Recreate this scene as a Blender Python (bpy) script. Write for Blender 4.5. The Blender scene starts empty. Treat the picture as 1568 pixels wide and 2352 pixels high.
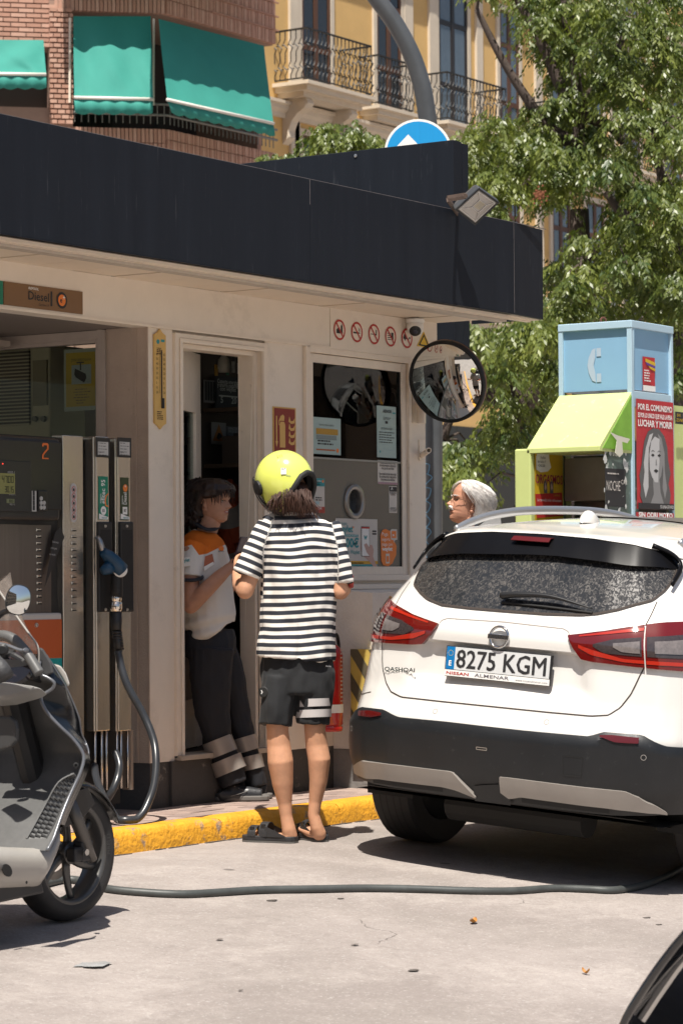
import bpy, bmesh, math, random
import numpy as np
from mathutils import Vector, Matrix, noise
scn = bpy.context.scene
F_ = 6240.0
YAW = math.radians(33.73); ROLL = math.radians(0.4); PITCH = math.atan(163 / 6240.0)
_f0 = np.array([math.cos(YAW), math.sin(YAW), 0]); _r0 = np.array([math.sin(YAW), -math.cos(YAW), 0]); _z = np.array([0, 0, 1.0])
FWD = _f0 * math.cos(PITCH) + _z * math.sin(PITCH)
_u0 = np.cross(_r0, FWD)
RGT = _r0 * math.cos(ROLL) - _u0 * math.sin(ROLL)
UPV = np.cross(RGT, FWD)
CAM = np.array([-10.753, -7.659, 1.22])
FH = np.array([_f0[0], _f0[1], 0])            # horizontal forward
cam_d = bpy.data.cameras.new('camera'); cam = bpy.data.objects.new('camera', cam_d)
scn.collection.objects.link(cam); scn.camera = cam
cam_d.sensor_fit = 'HORIZONTAL'; cam_d.sensor_width = 24.0; cam_d.lens = F_ / 1568 * 24
cam_d.clip_start = 0.1; cam_d.clip_end = 1000
cam.matrix_world = Matrix(((RGT[0], UPV[0], -FWD[0], CAM[0]), (RGT[1], UPV[1], -FWD[1], CAM[1]), (RGT[2], UPV[2], -FWD[2], CAM[2]), (0, 0, 0, 1)))
cam_d.dof.use_dof = True; cam_d.dof.focus_distance = 13.2; cam_d.dof.aperture_fstop = 9.0
scn.render.resolution_x = 682; scn.render.resolution_y = 1024
SUN = Vector((0.417, 0.19, -1.0)).normalized()
w = bpy.data.worlds.new('World'); scn.world = w; w.use_nodes = True
nt = w.node_tree; nt.nodes.clear()
sky = nt.nodes.new('ShaderNodeTexSky'); sky.sky_type = 'NISHITA'; sky.sun_disc = False
sky.sun_elevation = math.asin(-SUN.z); sky.sun_rotation = math.atan2(-SUN.x, -SUN.y)
sky.air_density = 1.0; sky.dust_density = 2.0; sky.ozone_density = 0.6
bg = nt.nodes.new('ShaderNodeBackground'); bg.inputs[1].default_value = 0.062
wo = nt.nodes.new('ShaderNodeOutputWorld')
nt.links.new(sky.outputs[0], bg.inputs[0]); nt.links.new(bg.outputs[0], wo.inputs[0])
sd = bpy.data.lights.new('sun', 'SUN'); sd.energy = 5.0; sd.angle = math.radians(0.53); sd.color = (1, 0.945, 0.86)
so = bpy.data.objects.new('sun', sd); scn.collection.objects.link(so)
so.rotation_euler = SUN.to_track_quat('-Z', 'Y').to_euler()
vs = scn.view_settings; vs.view_transform = 'Standard'; vs.look = 'None'; vs.gamma = 1; vs.use_curve_mapping = False; vs.exposure = 0.57
scn.render.engine = 'CYCLES'
def ray(px, py): return FWD + RGT * ((px - 784) / F_) + UPV * ((1176 - py) / F_)
def at_y(px, py, y): r = ray(px, py); return CAM + r * ((y - CAM[1]) / r[1])
def at_x(px, py, x): r = ray(px, py); return CAM + r * ((x - CAM[0]) / r[0])
def at_z(px, py, z): r = ray(px, py); return CAM + r * ((z - CAM[2]) / r[2])
def at_d(px, py, d): return CAM + ray(px, py) * d
def gz(x, y): return 0.075 * min(0.0, max(y, -14) + 0.5)     # the forecourt falls away from the kerb
def at_g(px, py):
    p = at_z(px, py, 0)
    for _ in range(12): p = at_z(px, py, gz(p[0], p[1]))
    return p
_mats = {}
def mat(name, col, rough=0.6, metal=0.0, var=0.0, scale=8.0, bump=0.0, bscale=60.0, spec=0.5, coat=0.0, trans=0.0, stretch=None, emit=None, alpha=1.0,
        dirt=None, dirt_amt=0.5, dirt_scale=3.0, dirt_thr=0.5, sheen=0.0):
    if name in _mats: return _mats[name]
    m = bpy.data.materials.new(name); m.use_nodes = True; _mats[name] = m
    t = m.node_tree; b = t.nodes['Principled BSDF']
    c = (*col, 1)
    b.inputs['Base Color'].default_value = c; b.inputs['Roughness'].default_value = rough; b.inputs['Metallic'].default_value = metal
    b.inputs['Specular IOR Level'].default_value = spec; b.inputs['Coat Weight'].default_value = coat; b.inputs['Coat Roughness'].default_value = 0.05
    b.inputs['Transmission Weight'].default_value = trans; b.inputs['Alpha'].default_value = alpha
    if sheen: b.inputs['Sheen Weight'].default_value = sheen
    if emit: b.inputs['Emission Color'].default_value = (*emit[:3], 1); b.inputs['Emission Strength'].default_value = emit[3]
    tc = t.nodes.new('ShaderNodeTexCoord'); src = tc.outputs['Object']
    if stretch:
        mp = t.nodes.new('ShaderNodeMapping'); mp.inputs['Scale'].default_value = stretch; t.links.new(src, mp.inputs[0]); src = mp.outputs[0]
    last = None
    if var:
        n = t.nodes.new('ShaderNodeTexNoise'); n.inputs['Scale'].default_value = scale; n.inputs['Detail'].default_value = 6; n.inputs['Roughness'].default_value = 0.65
        t.links.new(src, n.inputs['Vector'])
        mr = t.nodes.new('ShaderNodeMapRange'); mr.inputs[1].default_value = 0.25; mr.inputs[2].default_value = 0.75; mr.inputs[3].default_value = 1 - var; mr.inputs[4].default_value = 1 + var
        t.links.new(n.outputs[0], mr.inputs[0])
        mx = t.nodes.new('ShaderNodeMix'); mx.data_type = 'RGBA'; mx.blend_type = 'MULTIPLY'; mx.inputs[0].default_value = 1; mx.inputs[6].default_value = c
        t.links.new(mr.outputs[0], mx.inputs[7]); last = mx.outputs[2]
    if dirt:
        n = t.nodes.new('ShaderNodeTexNoise'); n.inputs['Scale'].default_value = dirt_scale; n.inputs['Detail'].default_value = 8; n.inputs['Roughness'].default_value = 0.7
        t.links.new(src, n.inputs['Vector'])
        mr = t.nodes.new('ShaderNodeMapRange'); mr.inputs[1].default_value = dirt_thr; mr.inputs[2].default_value = dirt_thr + 0.08; mr.inputs[3].default_value = 0; mr.inputs[4].default_value = dirt_amt
        t.links.new(n.outputs[0], mr.inputs[0])
        mx = t.nodes.new('ShaderNodeMix'); mx.data_type = 'RGBA'; mx.inputs[6].default_value = c; mx.inputs[7].default_value = (*dirt, 1)
        if last: t.links.new(last, mx.inputs[6])
        t.links.new(mr.outputs[0], mx.inputs[0]); last = mx.outputs[2]
    if last: t.links.new(last, b.inputs['Base Color'])
    if bump:
        n = t.nodes.new('ShaderNodeTexNoise'); n.inputs['Scale'].default_value = bscale; n.inputs['Detail'].default_value = 5
        t.links.new(src, n.inputs['Vector'])
        bp = t.nodes.new('ShaderNodeBump'); bp.inputs['Strength'].default_value = bump; bp.inputs['Distance'].default_value = 0.01
        t.links.new(n.outputs[0], bp.inputs['Height']); t.links.new(bp.outputs[0], b.inputs['Normal'])
    return m
def glass(name, tint=(1, 1, 1), ior=1.5, rough=0.0, add=0.0, dust=None):
    """thin pane: fresnel mix of clear and mirror"""
    m = bpy.data.materials.new(name); m.use_nodes = True; t = m.node_tree; t.nodes.clear()
    out = t.nodes.new('ShaderNodeOutputMaterial'); tr = t.nodes.new('ShaderNodeBsdfTransparent'); tr.inputs[0].default_value = (*tint, 1)
    gl = t.nodes.new('ShaderNodeBsdfGlossy'); gl.inputs['Roughness'].default_value = rough
    fr = t.nodes.new('ShaderNodeFresnel'); fr.inputs[0].default_value = ior
    ma = t.nodes.new('ShaderNodeMath'); ma.operation = 'ADD'; ma.inputs[1].default_value = add; ma.use_clamp = True
    mx = t.nodes.new('ShaderNodeMixShader'); L = t.links.new
    L(fr.outputs[0], ma.inputs[0]); L(ma.outputs[0], mx.inputs[0]); L(tr.outputs[0], mx.inputs[1]); L(gl.outputs[0], mx.inputs[2])
    L(mx.outputs[0], out.inputs[0])
    return m
COL = scn.collection
def wloc(o):
    p = Vector((0, 0, 0))
    while o: p += o.location; o = o.parent
    return p
def thing(name, label, cat, loc, group=None, kind=None):
    o = bpy.data.objects.new(name, None); COL.objects.link(o); o.location = Vector([float(v) for v in loc]); o.empty_display_size = 0.1
    o['label'] = label; o['category'] = cat
    if group: o['group'] = group
    if kind: o['kind'] = kind
    return o
def tag(o, label=None, cat=None, group=None, kind=None):
    if label: o['label'] = label
    if cat: o['category'] = cat
    if group: o['group'] = group
    if kind: o['kind'] = kind
    return o
def link_mesh(name, me, mats, parent=None, loc=None):
    o = bpy.data.objects.new(name, me); COL.objects.link(o)
    for m in (mats if isinstance(mats, (list, tuple)) else [mats]): me.materials.append(m)
    if parent:
        o.parent = parent; o.location = -wloc(parent)
    return o
class MB:
    def __init__(s): s.v = []; s.f = []; s.m = []
    def add(s, vs, fs, m=0):
        k = len(s.v); s.v += [tuple(float(c) for c in v) for v in vs]; s.f += [tuple(i + k for i in f) for f in fs]; s.m += [m] * len(fs); return s
    def obox(s, c, ax, h, m=0):
        c = np.array(c, float); ax = [np.array(a, float) for a in ax]
        vs = [c + ax[0] * h[0] * i + ax[1] * h[1] * j + ax[2] * h[2] * k for i in (-1, 1) for j in (-1, 1) for k in (-1, 1)]
        return s.add(vs, [(0, 1, 3, 2), (4, 6, 7, 5), (0, 4, 5, 1), (2, 3, 7, 6), (0, 2, 6, 4), (1, 5, 7, 3)], m)
    def box(s, x0, x1, y0, y1, z0, z1, m=0):
        return s.obox(((x0 + x1) / 2, (y0 + y1) / 2, (z0 + z1) / 2), ((1, 0, 0), (0, 1, 0), (0, 0, 1)), ((x1 - x0) / 2, (y1 - y0) / 2, (z1 - z0) / 2), m)
    def quad(s, a, b, c, d, m=0): return s.add([a, b, c, d], [(0, 1, 2, 3)], m)
    def prism(s, poly, vec, m=0):
        n = len(poly); vec = np.array(vec, float); P = [np.array(p, float) for p in poly]
        fs = [tuple(range(n)), tuple(range(2 * n - 1, n - 1, -1))] + [(i, i + n, (i + 1) % n + n, (i + 1) % n) for i in range(n)]
        return s.add(P + [p + vec for p in P], fs, m)
    def grid(s, P, m=0, cu=False, flip=False):
        nu = len(P); nv = len(P[0]); vs = [p for r in P for p in r]; fs = []
        for i in range(nu if cu else nu - 1):
            for j in range(nv - 1):
                a, b, c, d = i * nv + j, ((i + 1) % nu) * nv + j, ((i + 1) % nu) * nv + j + 1, i * nv + j + 1
                fs.append((d, c, b, a) if flip else (a, b, c, d))
        return s.add(vs, fs, m)
    def tube(s, path, r, seg=8, m=0, caps=True, flat=1.0, up=None, ax2=None):
        P = [np.array(p, float) for p in path]; n = len(P)
        R = r if isinstance(r, (list, tuple, np.ndarray)) else [r] * n
        T = []
        for i in range(n):
            t = P[min(i + 1, n - 1)] - P[max(i - 1, 0)]; l = np.linalg.norm(t); T.append(t / l if l > 1e-9 else np.array([0, 0, 1.0]))
        u = np.array(up, float) if up is not None else (np.array([0, 0, 1.0]) if abs(T[0][2]) < 0.9 else np.array([1.0, 0, 0]))
        rings = []
        for i in range(n):
            a = np.cross(u, T[i]); la = np.linalg.norm(a)
            if la < 1e-6: a = np.cross(np.array([0.3, 1, 0.2]), T[i]); la = np.linalg.norm(a)
            a /= la; b = np.cross(T[i], a)
            if up is None: u = b
            rr = R[i]; ra, rb = (rr if isinstance(rr, (tuple, list)) else (rr, rr * flat))
            rings.append([P[i] + a * ra * math.cos(2 * math.pi * k / seg) + b * rb * math.sin(2 * math.pi * k / seg) for k in range(seg)])
        vs = [p for rg in rings for p in rg]; fs = []
        for i in range(n - 1):
            for k in range(seg): fs.append((i * seg + k, i * seg + (k + 1) % seg, (i + 1) * seg + (k + 1) % seg, (i + 1) * seg + k))
        if caps: fs += [tuple(range(seg - 1, -1, -1)), tuple(range((n - 1) * seg, n * seg))]
        return s.add(vs, fs, m)
    def lathe(s, prof, c, ax=(0, 0, 1), seg=24, m=0, ref=None):
        """prof: list of (radius, height along ax)"""
        c = np.array(c, float); ax = np.array(ax, float); ax /= np.linalg.norm(ax)
        ref = np.array(ref if ref is not None else ((1, 0, 0) if abs(ax[0]) < 0.9 else (0, 1, 0)), float)
        a = np.cross(ax, ref); a /= np.linalg.norm(a); b = np.cross(ax, a)
        P = [[c + ax * h + (a * math.cos(2 * math.pi * k / seg) + b * math.sin(2 * math.pi * k / seg)) * r for r, h in prof] for k in range(seg)]
        return s.grid(P, m, cu=True)
    def disc(s, c, ax, r, seg=20, m=0, ref=None, r2=None):
        c = np.array(c, float); ax = np.array(ax, float); ax /= np.linalg.norm(ax)
        ref = np.array(ref if ref is not None else ((0, 0, 1) if abs(ax[2]) < 0.9 else (0, 1, 0)), float)
        a = np.cross(ax, ref); a /= np.linalg.norm(a); b = np.cross(ax, a)
        return s.add([c + a * r * math.cos(2 * math.pi * k / seg) + b * (r2 or r) * math.sin(2 * math.pi * k / seg) for k in range(seg)], [tuple(range(seg))], m)
    def ring(s, c, ax, r0, r1, seg=24, m=0, th=0.0):
        return s.lathe([(r0, 0), (r1, 0)] if th == 0 else [(r0, 0), (r0, th), (r1, th), (r1, 0), (r0, 0)], c, ax, seg, m)
    def sphere(s, c, r, seg=12, m=0, rings=8, sc=(1, 1, 1)):
        c = np.array(c, float)
        P = [[c + np.array([math.cos(t) * math.cos(f) * sc[0], math.sin(t) * math.cos(f) * sc[1], math.sin(f) * sc[2]]) * r
              for f in np.linspace(-math.pi / 2, math.pi / 2, rings + 1)] for t in np.linspace(0, 2 * math.pi, seg, endpoint=False)]
        return s.grid(P, m, cu=True)
    def mesh(s, name):
        me = bpy.data.meshes.new(name); me.from_pydata(s.v, [], s.f); me.polygons.foreach_set('material_index', s.m)
        bm = bmesh.new(); bm.from_mesh(me); bmesh.ops.remove_doubles(bm, verts=bm.verts, dist=1e-6); bmesh.ops.recalc_face_normals(bm, faces=bm.faces); bm.to_mesh(me); bm.free()
        return me
    def build(s, name, mats, parent=None, smooth=False, bevel=0.0, solid=0.0, subsurf=0, auto=None, bseg=2):
        me = s.mesh(name)
        if smooth: me.polygons.foreach_set('use_smooth', [True] * len(me.polygons))
        o = link_mesh(name, me, mats, parent)
        if solid:
            md = o.modifiers.new('s', 'SOLIDIFY'); md.thickness = solid; md.offset = 0
        if bevel:
            md = o.modifiers.new('b', 'BEVEL'); md.width = bevel; md.segments = bseg; md.limit_method = 'ANGLE'; md.angle_limit = math.radians(40)
        if subsurf:
            md = o.modifiers.new('ss', 'SUBSURF'); md.levels = subsurf; md.render_levels = subsurf
        if auto:
            try:
                me.polygons.foreach_set('use_smooth', [True] * len(me.polygons)); me.set_sharp_from_angle(angle=math.radians(auto))
            except Exception: pass
        return o
def realize(o):
    dg = bpy.context.evaluated_depsgraph_get(); dg.update()
    return bpy.data.meshes.new_from_object(o.evaluated_get(dg), depsgraph=dg)
def txt(s, o, xd, up, h, m, parent, w=None, bold=0.0, align='L', name='lettering', off=None, shear=0.0, space=1.0):
    """printed words: o = left end of the base line, h = capital height, w = total width"""
    cu = bpy.data.curves.new('t', 'FONT'); cu.body = s; cu.size = 1; cu.resolution_u = 2; cu.offset = bold; cu.shear = shear; cu.space_character = space
    ob = bpy.data.objects.new('t', cu); COL.objects.link(ob); me = realize(ob); bpy.data.objects.remove(ob)
    n = len(me.vertices)
    if not n: return None
    co = np.zeros(n * 3); me.vertices.foreach_get('co', co); co = co.reshape(-1, 3)
    lo, hi = co[:, 0].min(), co[:, 0].max(); sy = h / 0.69; sx = (w / (hi - lo)) if w else sy; W = (hi - lo) * sx
    a0 = {'L': 0, 'C': -W / 2, 'R': -W}[align]
    xd = np.array(xd, float); xd /= np.linalg.norm(xd); up = np.array(up, float); up /= np.linalg.norm(up); o = np.array(o, float)
    nn = np.cross(xd, up)
    P = o + ((co[:, 0] - lo) * sx + a0)[:, None] * xd + (co[:, 1] * sy)[:, None] * up
    me.vertices.foreach_set('co', P.astype(np.float32).ravel()); me.name = name; me.materials.clear()
    return link_mesh(name, me, m, parent)
def poly_flat(pts2, o, xd, up, m, parent, name, th=0.001):
    """flat print shape: pts2 in metres on the plane (o, xd, up)"""
    o = np.array(o, float); xd = np.array(xd, float); up = np.array(up, float)
    b = MB(); b.add([o + xd * p[0] + up * p[1] for p in pts2], [tuple(range(len(pts2)))]); return b.build(name, m, parent)
def lines_print(o, xd, up, w, n, lh, m, parent, fill=0.55, seed=0, center=False, name='small_print'):
    """rows of small unreadable print"""
    rnd = random.Random(seed); b = MB(); o = np.array(o, float); xd = np.array(xd, float); up = np.array(up, float)
    for i in range(n):
        L = w * rnd.uniform(0.6, 1.0); x = (w - L) / 2 if center else 0; y = -i * lh
        while x < L - 0.004:
            ww = min(rnd.uniform(0.006, 0.022) * (lh / 0.012), L - x)
            b.quad(o + xd * x + up * y, o + xd * (x + ww) + up * y, o + xd * (x + ww) + up * (y + lh * fill), o + xd * x + up * (y + lh * fill)); x += ww + 0.004 * lh / 0.012
    return b.build(name, m, parent)
X = np.array([1.0, 0, 0]); Y = np.array([0, 1.0, 0]); Z = np.array([0, 0, 1.0])
R = RGT; U = UPV
random.seed(7)
def ground_mat():
    m = bpy.data.materials.new('worn_concrete'); m.use_nodes = True; t = m.node_tree; b = t.nodes['Principled BSDF']; L = t.links.new
    tc = t.nodes.new('ShaderNodeTexCoord').outputs['Object']
    def noi(s, d=8, r=0.65, v=None, dist=0.0):
        n = t.nodes.new('ShaderNodeTexNoise'); n.inputs['Scale'].default_value = s; n.inputs['Detail'].default_value = d; n.inputs['Roughness'].default_value = r; n.inputs['Distortion'].default_value = dist
        L(v or tc, n.inputs['Vector']); return n.outputs[0]
    def ramp(x, a, b_, c0, c1):
        r = t.nodes.new('ShaderNodeMapRange'); r.inputs[1].default_value = a; r.inputs[2].default_value = b_; r.inputs[3].default_value = c0; r.inputs[4].default_value = c1; L(x, r.inputs[0]); return r.outputs[0]
    def mix(f, a, c, bt='MIX'):
        x = t.nodes.new('ShaderNodeMix'); x.data_type = 'RGBA'; x.blend_type = bt
        for sock, v in ((0, f), (6, a), (7, c)):
            if isinstance(v, tuple): x.inputs[sock].default_value = (*v, 1)
            elif isinstance(v, (int, float)): x.inputs[sock].default_value = v
            else: L(v, x.inputs[sock])
        return x.outputs[2]
    base = mix(ramp(noi(0.9, 10, 0.7), 0.35, 0.65, 0, 1), (0.355, 0.312, 0.288), (0.25, 0.216, 0.198))
    base = mix(ramp(noi(2.2, 12, 0.8, dist=0.4), 0.50, 0.70, 0, 0.6), base, (0.47, 0.42, 0.385))
    base = mix(ramp(noi(5.5, 10, 0.8, dist=0.3), 0.54, 0.72, 0, 0.6), base, (0.19, 0.165, 0.15))
    base = mix(ramp(noi(17, 8, 0.85), 0.50, 0.66, 0, 0.45), base, (0.22, 0.185, 0.165))
    base = mix(ramp(noi(0.8, 10, 0.72), 0.49, 0.60, 0, 0.55), base, (0.235, 0.205, 0.185))
    base = mix(ramp(noi(80, 4, 0.7), 0.56, 0.70, 0, 0.45), base, (0.12, 0.105, 0.10))
    base = mix(ramp(noi(60, 4, 0.7), 0.32, 0.44, 0.35, 0), base, (0.60, 0.57, 0.54))
    vo = t.nodes.new('ShaderNodeTexVoronoi'); vo.inputs['Scale'].default_value = 1.7; vo.inputs['Randomness'].default_value = 1; L(tc, vo.inputs['Vector'])
    base = mix(ramp(vo.outputs['Distance'], 0.035, 0.055, 0.7, 0), base, (0.07, 0.06, 0.055))
    vc = t.nodes.new('ShaderNodeTexVoronoi'); vc.feature = 'DISTANCE_TO_EDGE'; vc.inputs['Scale'].default_value = 0.33
    nv = t.nodes.new('ShaderNodeTexNoise'); nv.inputs['Scale'].default_value = 2.2; nv.inputs['Detail'].default_value = 8; L(tc, nv.inputs['Vector'])
    va = t.nodes.new('ShaderNodeVectorMath'); va.operation = 'MULTIPLY_ADD'; va.inputs[1].default_value = (0.55, 0.55, 0); L(nv.outputs['Color'], va.inputs[0]); L(tc, va.inputs[2]); L(va.outputs[0], vc.inputs['Vector'])
    crk = ramp(vc.outputs['Distance'], 0.0, 0.0022, 1, 0)
    brk = ramp(noi(1.3, 3), 0.55, 0.62, 0, 0.75)
    mm = t.nodes.new('ShaderNodeMath'); mm.operation = 'MULTIPLY'; L(crk, mm.inputs[0]); L(brk, mm.inputs[1])
    base = mix(mm.outputs[0], base, (0.10, 0.085, 0.075))
    L(base, b.inputs['Base Color']); b.inputs['Roughness'].default_value = 0.85
    bp = t.nodes.new('ShaderNodeBump'); bp.inputs['Strength'].default_value = 0.5; bp.inputs['Distance'].default_value = 0.012
    hh = t.nodes.new('ShaderNodeMath'); hh.operation = 'SUBTRACT'; L(noi(70, 4, 0.6), hh.inputs[0]); L(mm.outputs[0], hh.inputs[1]); L(hh.outputs[0], bp.inputs['Height']); L(bp.outputs[0], b.inputs['Normal'])
    return m
b = MB()
xs_ = [-300, -40, -20, -14] + [-13 + 1.0 * i for i in range(24)] + [14, 20, 40, 300]
ys_ = [-300, -40, -14.01, -14] + [-13.5 + 0.5 * i for i in range(27)] + [2, 10, 40, 300]
def gnd(x, y):
    z = gz(x, y)
    if -12 < x < 9 and -12 < y < -0.6: z += 0.006 * noise.noise(Vector((x * 0.8, y * 0.8, 0)))
    return (x, y, z)
b.grid([[gnd(x, y) for y in ys_] for x in xs_])
tag(b.build('forecourt_ground', ground_mat(), smooth=True), kind='structure')
M_kerb = mat('yellow_kerb_paint', (0.70, 0.335, 0.022), 0.6, var=0.22, scale=9, bump=0.9, bscale=45, dirt=(0.25, 0.20, 0.17), dirt_amt=0.9, dirt_scale=8, dirt_thr=0.565)
kroot = None
for i in range(14):
    x0 = -6.3 + i * 1.0; b = MB(); n = 14; rows = []
    for j in range(n + 1):
        x = x0 + 0.004 + (0.992) * j / n
        nz = noise.noise(Vector((x * 3.1, 0, 4))) * 0.006 + noise.noise(Vector((x * 11, 2, 4))) * 0.004
        e = 0.0 if 0 < j < n else 0.006
        rows.append([(x, 0.0 - nz * .6, -0.05), (x, 0.003 + nz + e, 0.02), (x, 0.008 + nz + e, 0.072), (x, 0.018 + nz + e, 0.095 + nz * .5 - e), (x, 0.036, 0.106 - e + nz * .4), (x, 0.09, 0.109 - e), (x, 0.138, 0.109 - e), (x, 0.138, -0.05)])
    b.grid(rows); b.add([r for r in rows[0]], [tuple(range(8))]); b.add([r for r in rows[-1]], [tuple(range(8))])
    if kroot is None:
        kroot = bpy.data.objects.new('kerb', None); COL.objects.link(kroot); kroot['kind'] = 'structure'
    b.build('kerb_block', M_kerb, kroot, smooth=False, auto=45)
b = MB(); rr = random.Random(3)
for i in range(120):
    x = rr.uniform(-2.4, 1.6); l = rr.uniform(0.02, 0.09); d = rr.uniform(0.004, 0.012); y = -0.006 - rr.random() * 0.012
    b.box(x, x + l, y - d, y, -0.004, 0.003 + rr.random() * .003)
tag(b.build('kerb_grit', mat('grit', (0.10, 0.085, 0.07), 0.9, var=0.3)), kind='stuff', label=None)
M_tile = [mat('paver_a', (0.31, 0.225, 0.19), 0.8, var=0.2, scale=12, bump=0.2), mat('paver_b', (0.35, 0.262, 0.222), 0.8, var=0.2, scale=12, bump=0.2), mat('paver_c', (0.265, 0.195, 0.17), 0.8, var=0.2, scale=12, bump=0.2)]
b = MB(); b.box(-6.3, 7.7, 0.14, 6.0, -0.1, 0.100)
pave = b.build('pavement', mat('mortar', (0.26, 0.21, 0.18), 0.9, var=0.2)); tag(pave, kind='structure')
tb = MB(); tb.box(-0.0975, 0.0975, -0.0725, 0.0725, 0, 0.007); tms = [tb.mesh('paver') for _ in range(3)]
for k in range(3): tms[k].materials.append(M_tile[k])
for i in range(26):
    for j in range(3):
        o = bpy.data.objects.new('paver', tms[(i * 7 + j * 5 + (i * j) % 3) % 3]); COL.objects.link(o); o.parent = pave
        o.location = (-2.5 + i * 0.2 + (0.1 if j % 2 else 0), 0.216 + j * 0.15, 0.1 + 0.001 * ((i * 13 + j * 7) % 4))
WY = 0.60
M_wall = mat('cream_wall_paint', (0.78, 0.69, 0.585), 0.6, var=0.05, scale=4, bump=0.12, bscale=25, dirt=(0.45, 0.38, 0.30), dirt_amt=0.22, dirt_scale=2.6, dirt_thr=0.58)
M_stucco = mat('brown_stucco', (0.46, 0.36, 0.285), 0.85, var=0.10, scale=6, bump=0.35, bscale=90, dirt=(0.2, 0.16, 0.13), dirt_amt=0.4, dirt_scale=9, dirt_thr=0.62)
M_trim = mat('cream_trim', (0.80, 0.70, 0.585), 0.45, var=0.05, scale=10, dirt=(0.35, 0.28, 0.22), dirt_amt=0.35, dirt_scale=6, dirt_thr=0.62)
M_soff = mat('soffit_panel', (0.78, 0.67, 0.55), 0.5, var=0.05, scale=3, dirt=(0.4, 0.32, 0.25), dirt_amt=0.3, dirt_scale=4, dirt_thr=0.6)
M_fascia = mat('black_fascia', (0.015, 0.018, 0.0245), 0.5, var=0.16, scale=2.5, stretch=(4, 4, 0.25), spec=0.10, dirt=(0.07, 0.075, 0.085), dirt_amt=0.4, dirt_scale=14, dirt_thr=0.60)
M_plinth = mat('charcoal_plinth', (0.055, 0.05, 0.047), 0.7, var=0.15, scale=6, bump=0.3, dirt=(0.33, 0.29, 0.25), dirt_amt=0.75, dirt_scale=5.5, dirt_thr=0.63)
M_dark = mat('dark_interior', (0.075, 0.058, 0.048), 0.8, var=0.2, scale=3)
M_blk = mat('black_plastic', (0.012, 0.012, 0.013), 0.45)
M_gasket = mat('black_rubber', (0.01, 0.01, 0.01), 0.7)
M_glass = glass('window_pane', (0.82, 0.88, 0.86), 1.5)
M_alu = mat('aluminium', (0.55, 0.54, 0.52), 0.35, metal=0.9, var=0.08, scale=20)
M_white = mat('white_print', (0.80, 0.79, 0.76), 0.6)
M_ink = mat('black_ink', (0.02, 0.02, 0.022), 0.6)
M_red = mat('red_print', (0.45, 0.03, 0.025), 0.5)
M_orange = mat('orange_print', (0.78, 0.20, 0.03), 0.5)
M_teal = mat('teal_print', (0.02, 0.27, 0.30), 0.5)
kio = thing('service_kiosk', 'cream petrol station kiosk with a wide black canopy fascia and open door', 'kiosk', (-0.1, WY, 0.1))
b = MB()
b.box(-0.098, 0.10, WY, WY + 0.12, 0.335, 2.6)            # pier left of the door
b.box(0.90, 1.25, WY, WY + 0.12, 0.335, 2.6)
b.box(1.25, 2.31, WY, WY + 0.12, 0.335, 1.25)
b.box(2.31, 2.49, WY, WY + 0.12, 0.335, 2.6)
b.box(1.25, 2.31, WY + .02, WY + 0.12, 2.50, 2.6); b.box(0.10, 0.90, WY + .02, WY + 0.12, 2.48, 2.6)
b.build('front_wall', M_wall, kio)
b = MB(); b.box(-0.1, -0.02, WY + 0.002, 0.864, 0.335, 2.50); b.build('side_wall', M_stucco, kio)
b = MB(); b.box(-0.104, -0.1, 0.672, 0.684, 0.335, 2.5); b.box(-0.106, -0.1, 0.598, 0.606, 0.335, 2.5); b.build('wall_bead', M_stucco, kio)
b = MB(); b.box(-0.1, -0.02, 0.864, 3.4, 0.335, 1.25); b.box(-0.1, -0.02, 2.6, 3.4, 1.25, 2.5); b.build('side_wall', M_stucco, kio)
b = MB(); b.box(2.41, 2.488, WY + .12, 3.4, 0.335, 2.6); b.box(-0.1, 2.49, 3.4, 3.5, 0.1, 2.6); b.build('rear_wall', M_wall, kio)
b = MB(); b.box(-0.095, 2.485, WY + .005, 3.4, 0.1, 0.335); b.build('plinth', M_plinth, kio)
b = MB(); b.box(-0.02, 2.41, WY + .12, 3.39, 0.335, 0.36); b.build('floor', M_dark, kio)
b = MB(); b.box(-6, -1.62, WY - .018, WY + .1, 2.497, 2.72); b.build('band_panel', M_wall, kio)
b = MB(); b.box(-1.616, 1.486, WY - .018, WY + .1, 2.497, 2.72); b.build('band_panel', M_wall, kio)
b = MB(); b.box(1.490, 2.593, WY - .020, WY + .1, 2.497, 2.72); b.build('band_panel', M_wall, kio)
b = MB(); b.box(-6, 1.486, WY - .024, WY - .018, 2.495, 2.507); b.build('band_edge', M_trim, kio)
b = MB(); b.box(-6, -0.105, WY + .1, 3.4, 2.50, 2.53); b.build('bay_ceiling', mat('perforated_metal', (0.23, 0.19, 0.165), 0.6, var=0.4, scale=160), kio)
me = MB().box(-0.1425, 0.1425, 0.0, 0.408, 0, 0.012).mesh('soffit_panel'); me.materials.append(M_soff)
for i in range(28):
    x = 2.593 - 0.149 - 0.299 * i
    o = bpy.data.objects.new('soffit_panel', me); COL.objects.link(o); o.parent = kio; o.location = Vector((x, 0.185, 2.719 + 0.0015 * ((i * 5) % 3))) - kio.location
b = MB(); b.box(-6, 2.6, 0.1, 3.4, 2.745, 2.78); b.build('soffit_backing', M_gasket, kio)
b = MB(); b.box(-6, 2.60, 0.118, 0.186, 2.700, 2.735); b.build('gutter_lip', mat('grey_lip', (0.50, 0.44, 0.38), 0.5, var=0.12, scale=9), kio)
b = MB(); b.box(-6, 2.55, 0.070, 0.116, 2.712, 2.738); b.box(-6, 2.55, 0.058, 0.069, 2.716, 2.742); b.build('gutter_strip', M_trim, kio)
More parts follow.
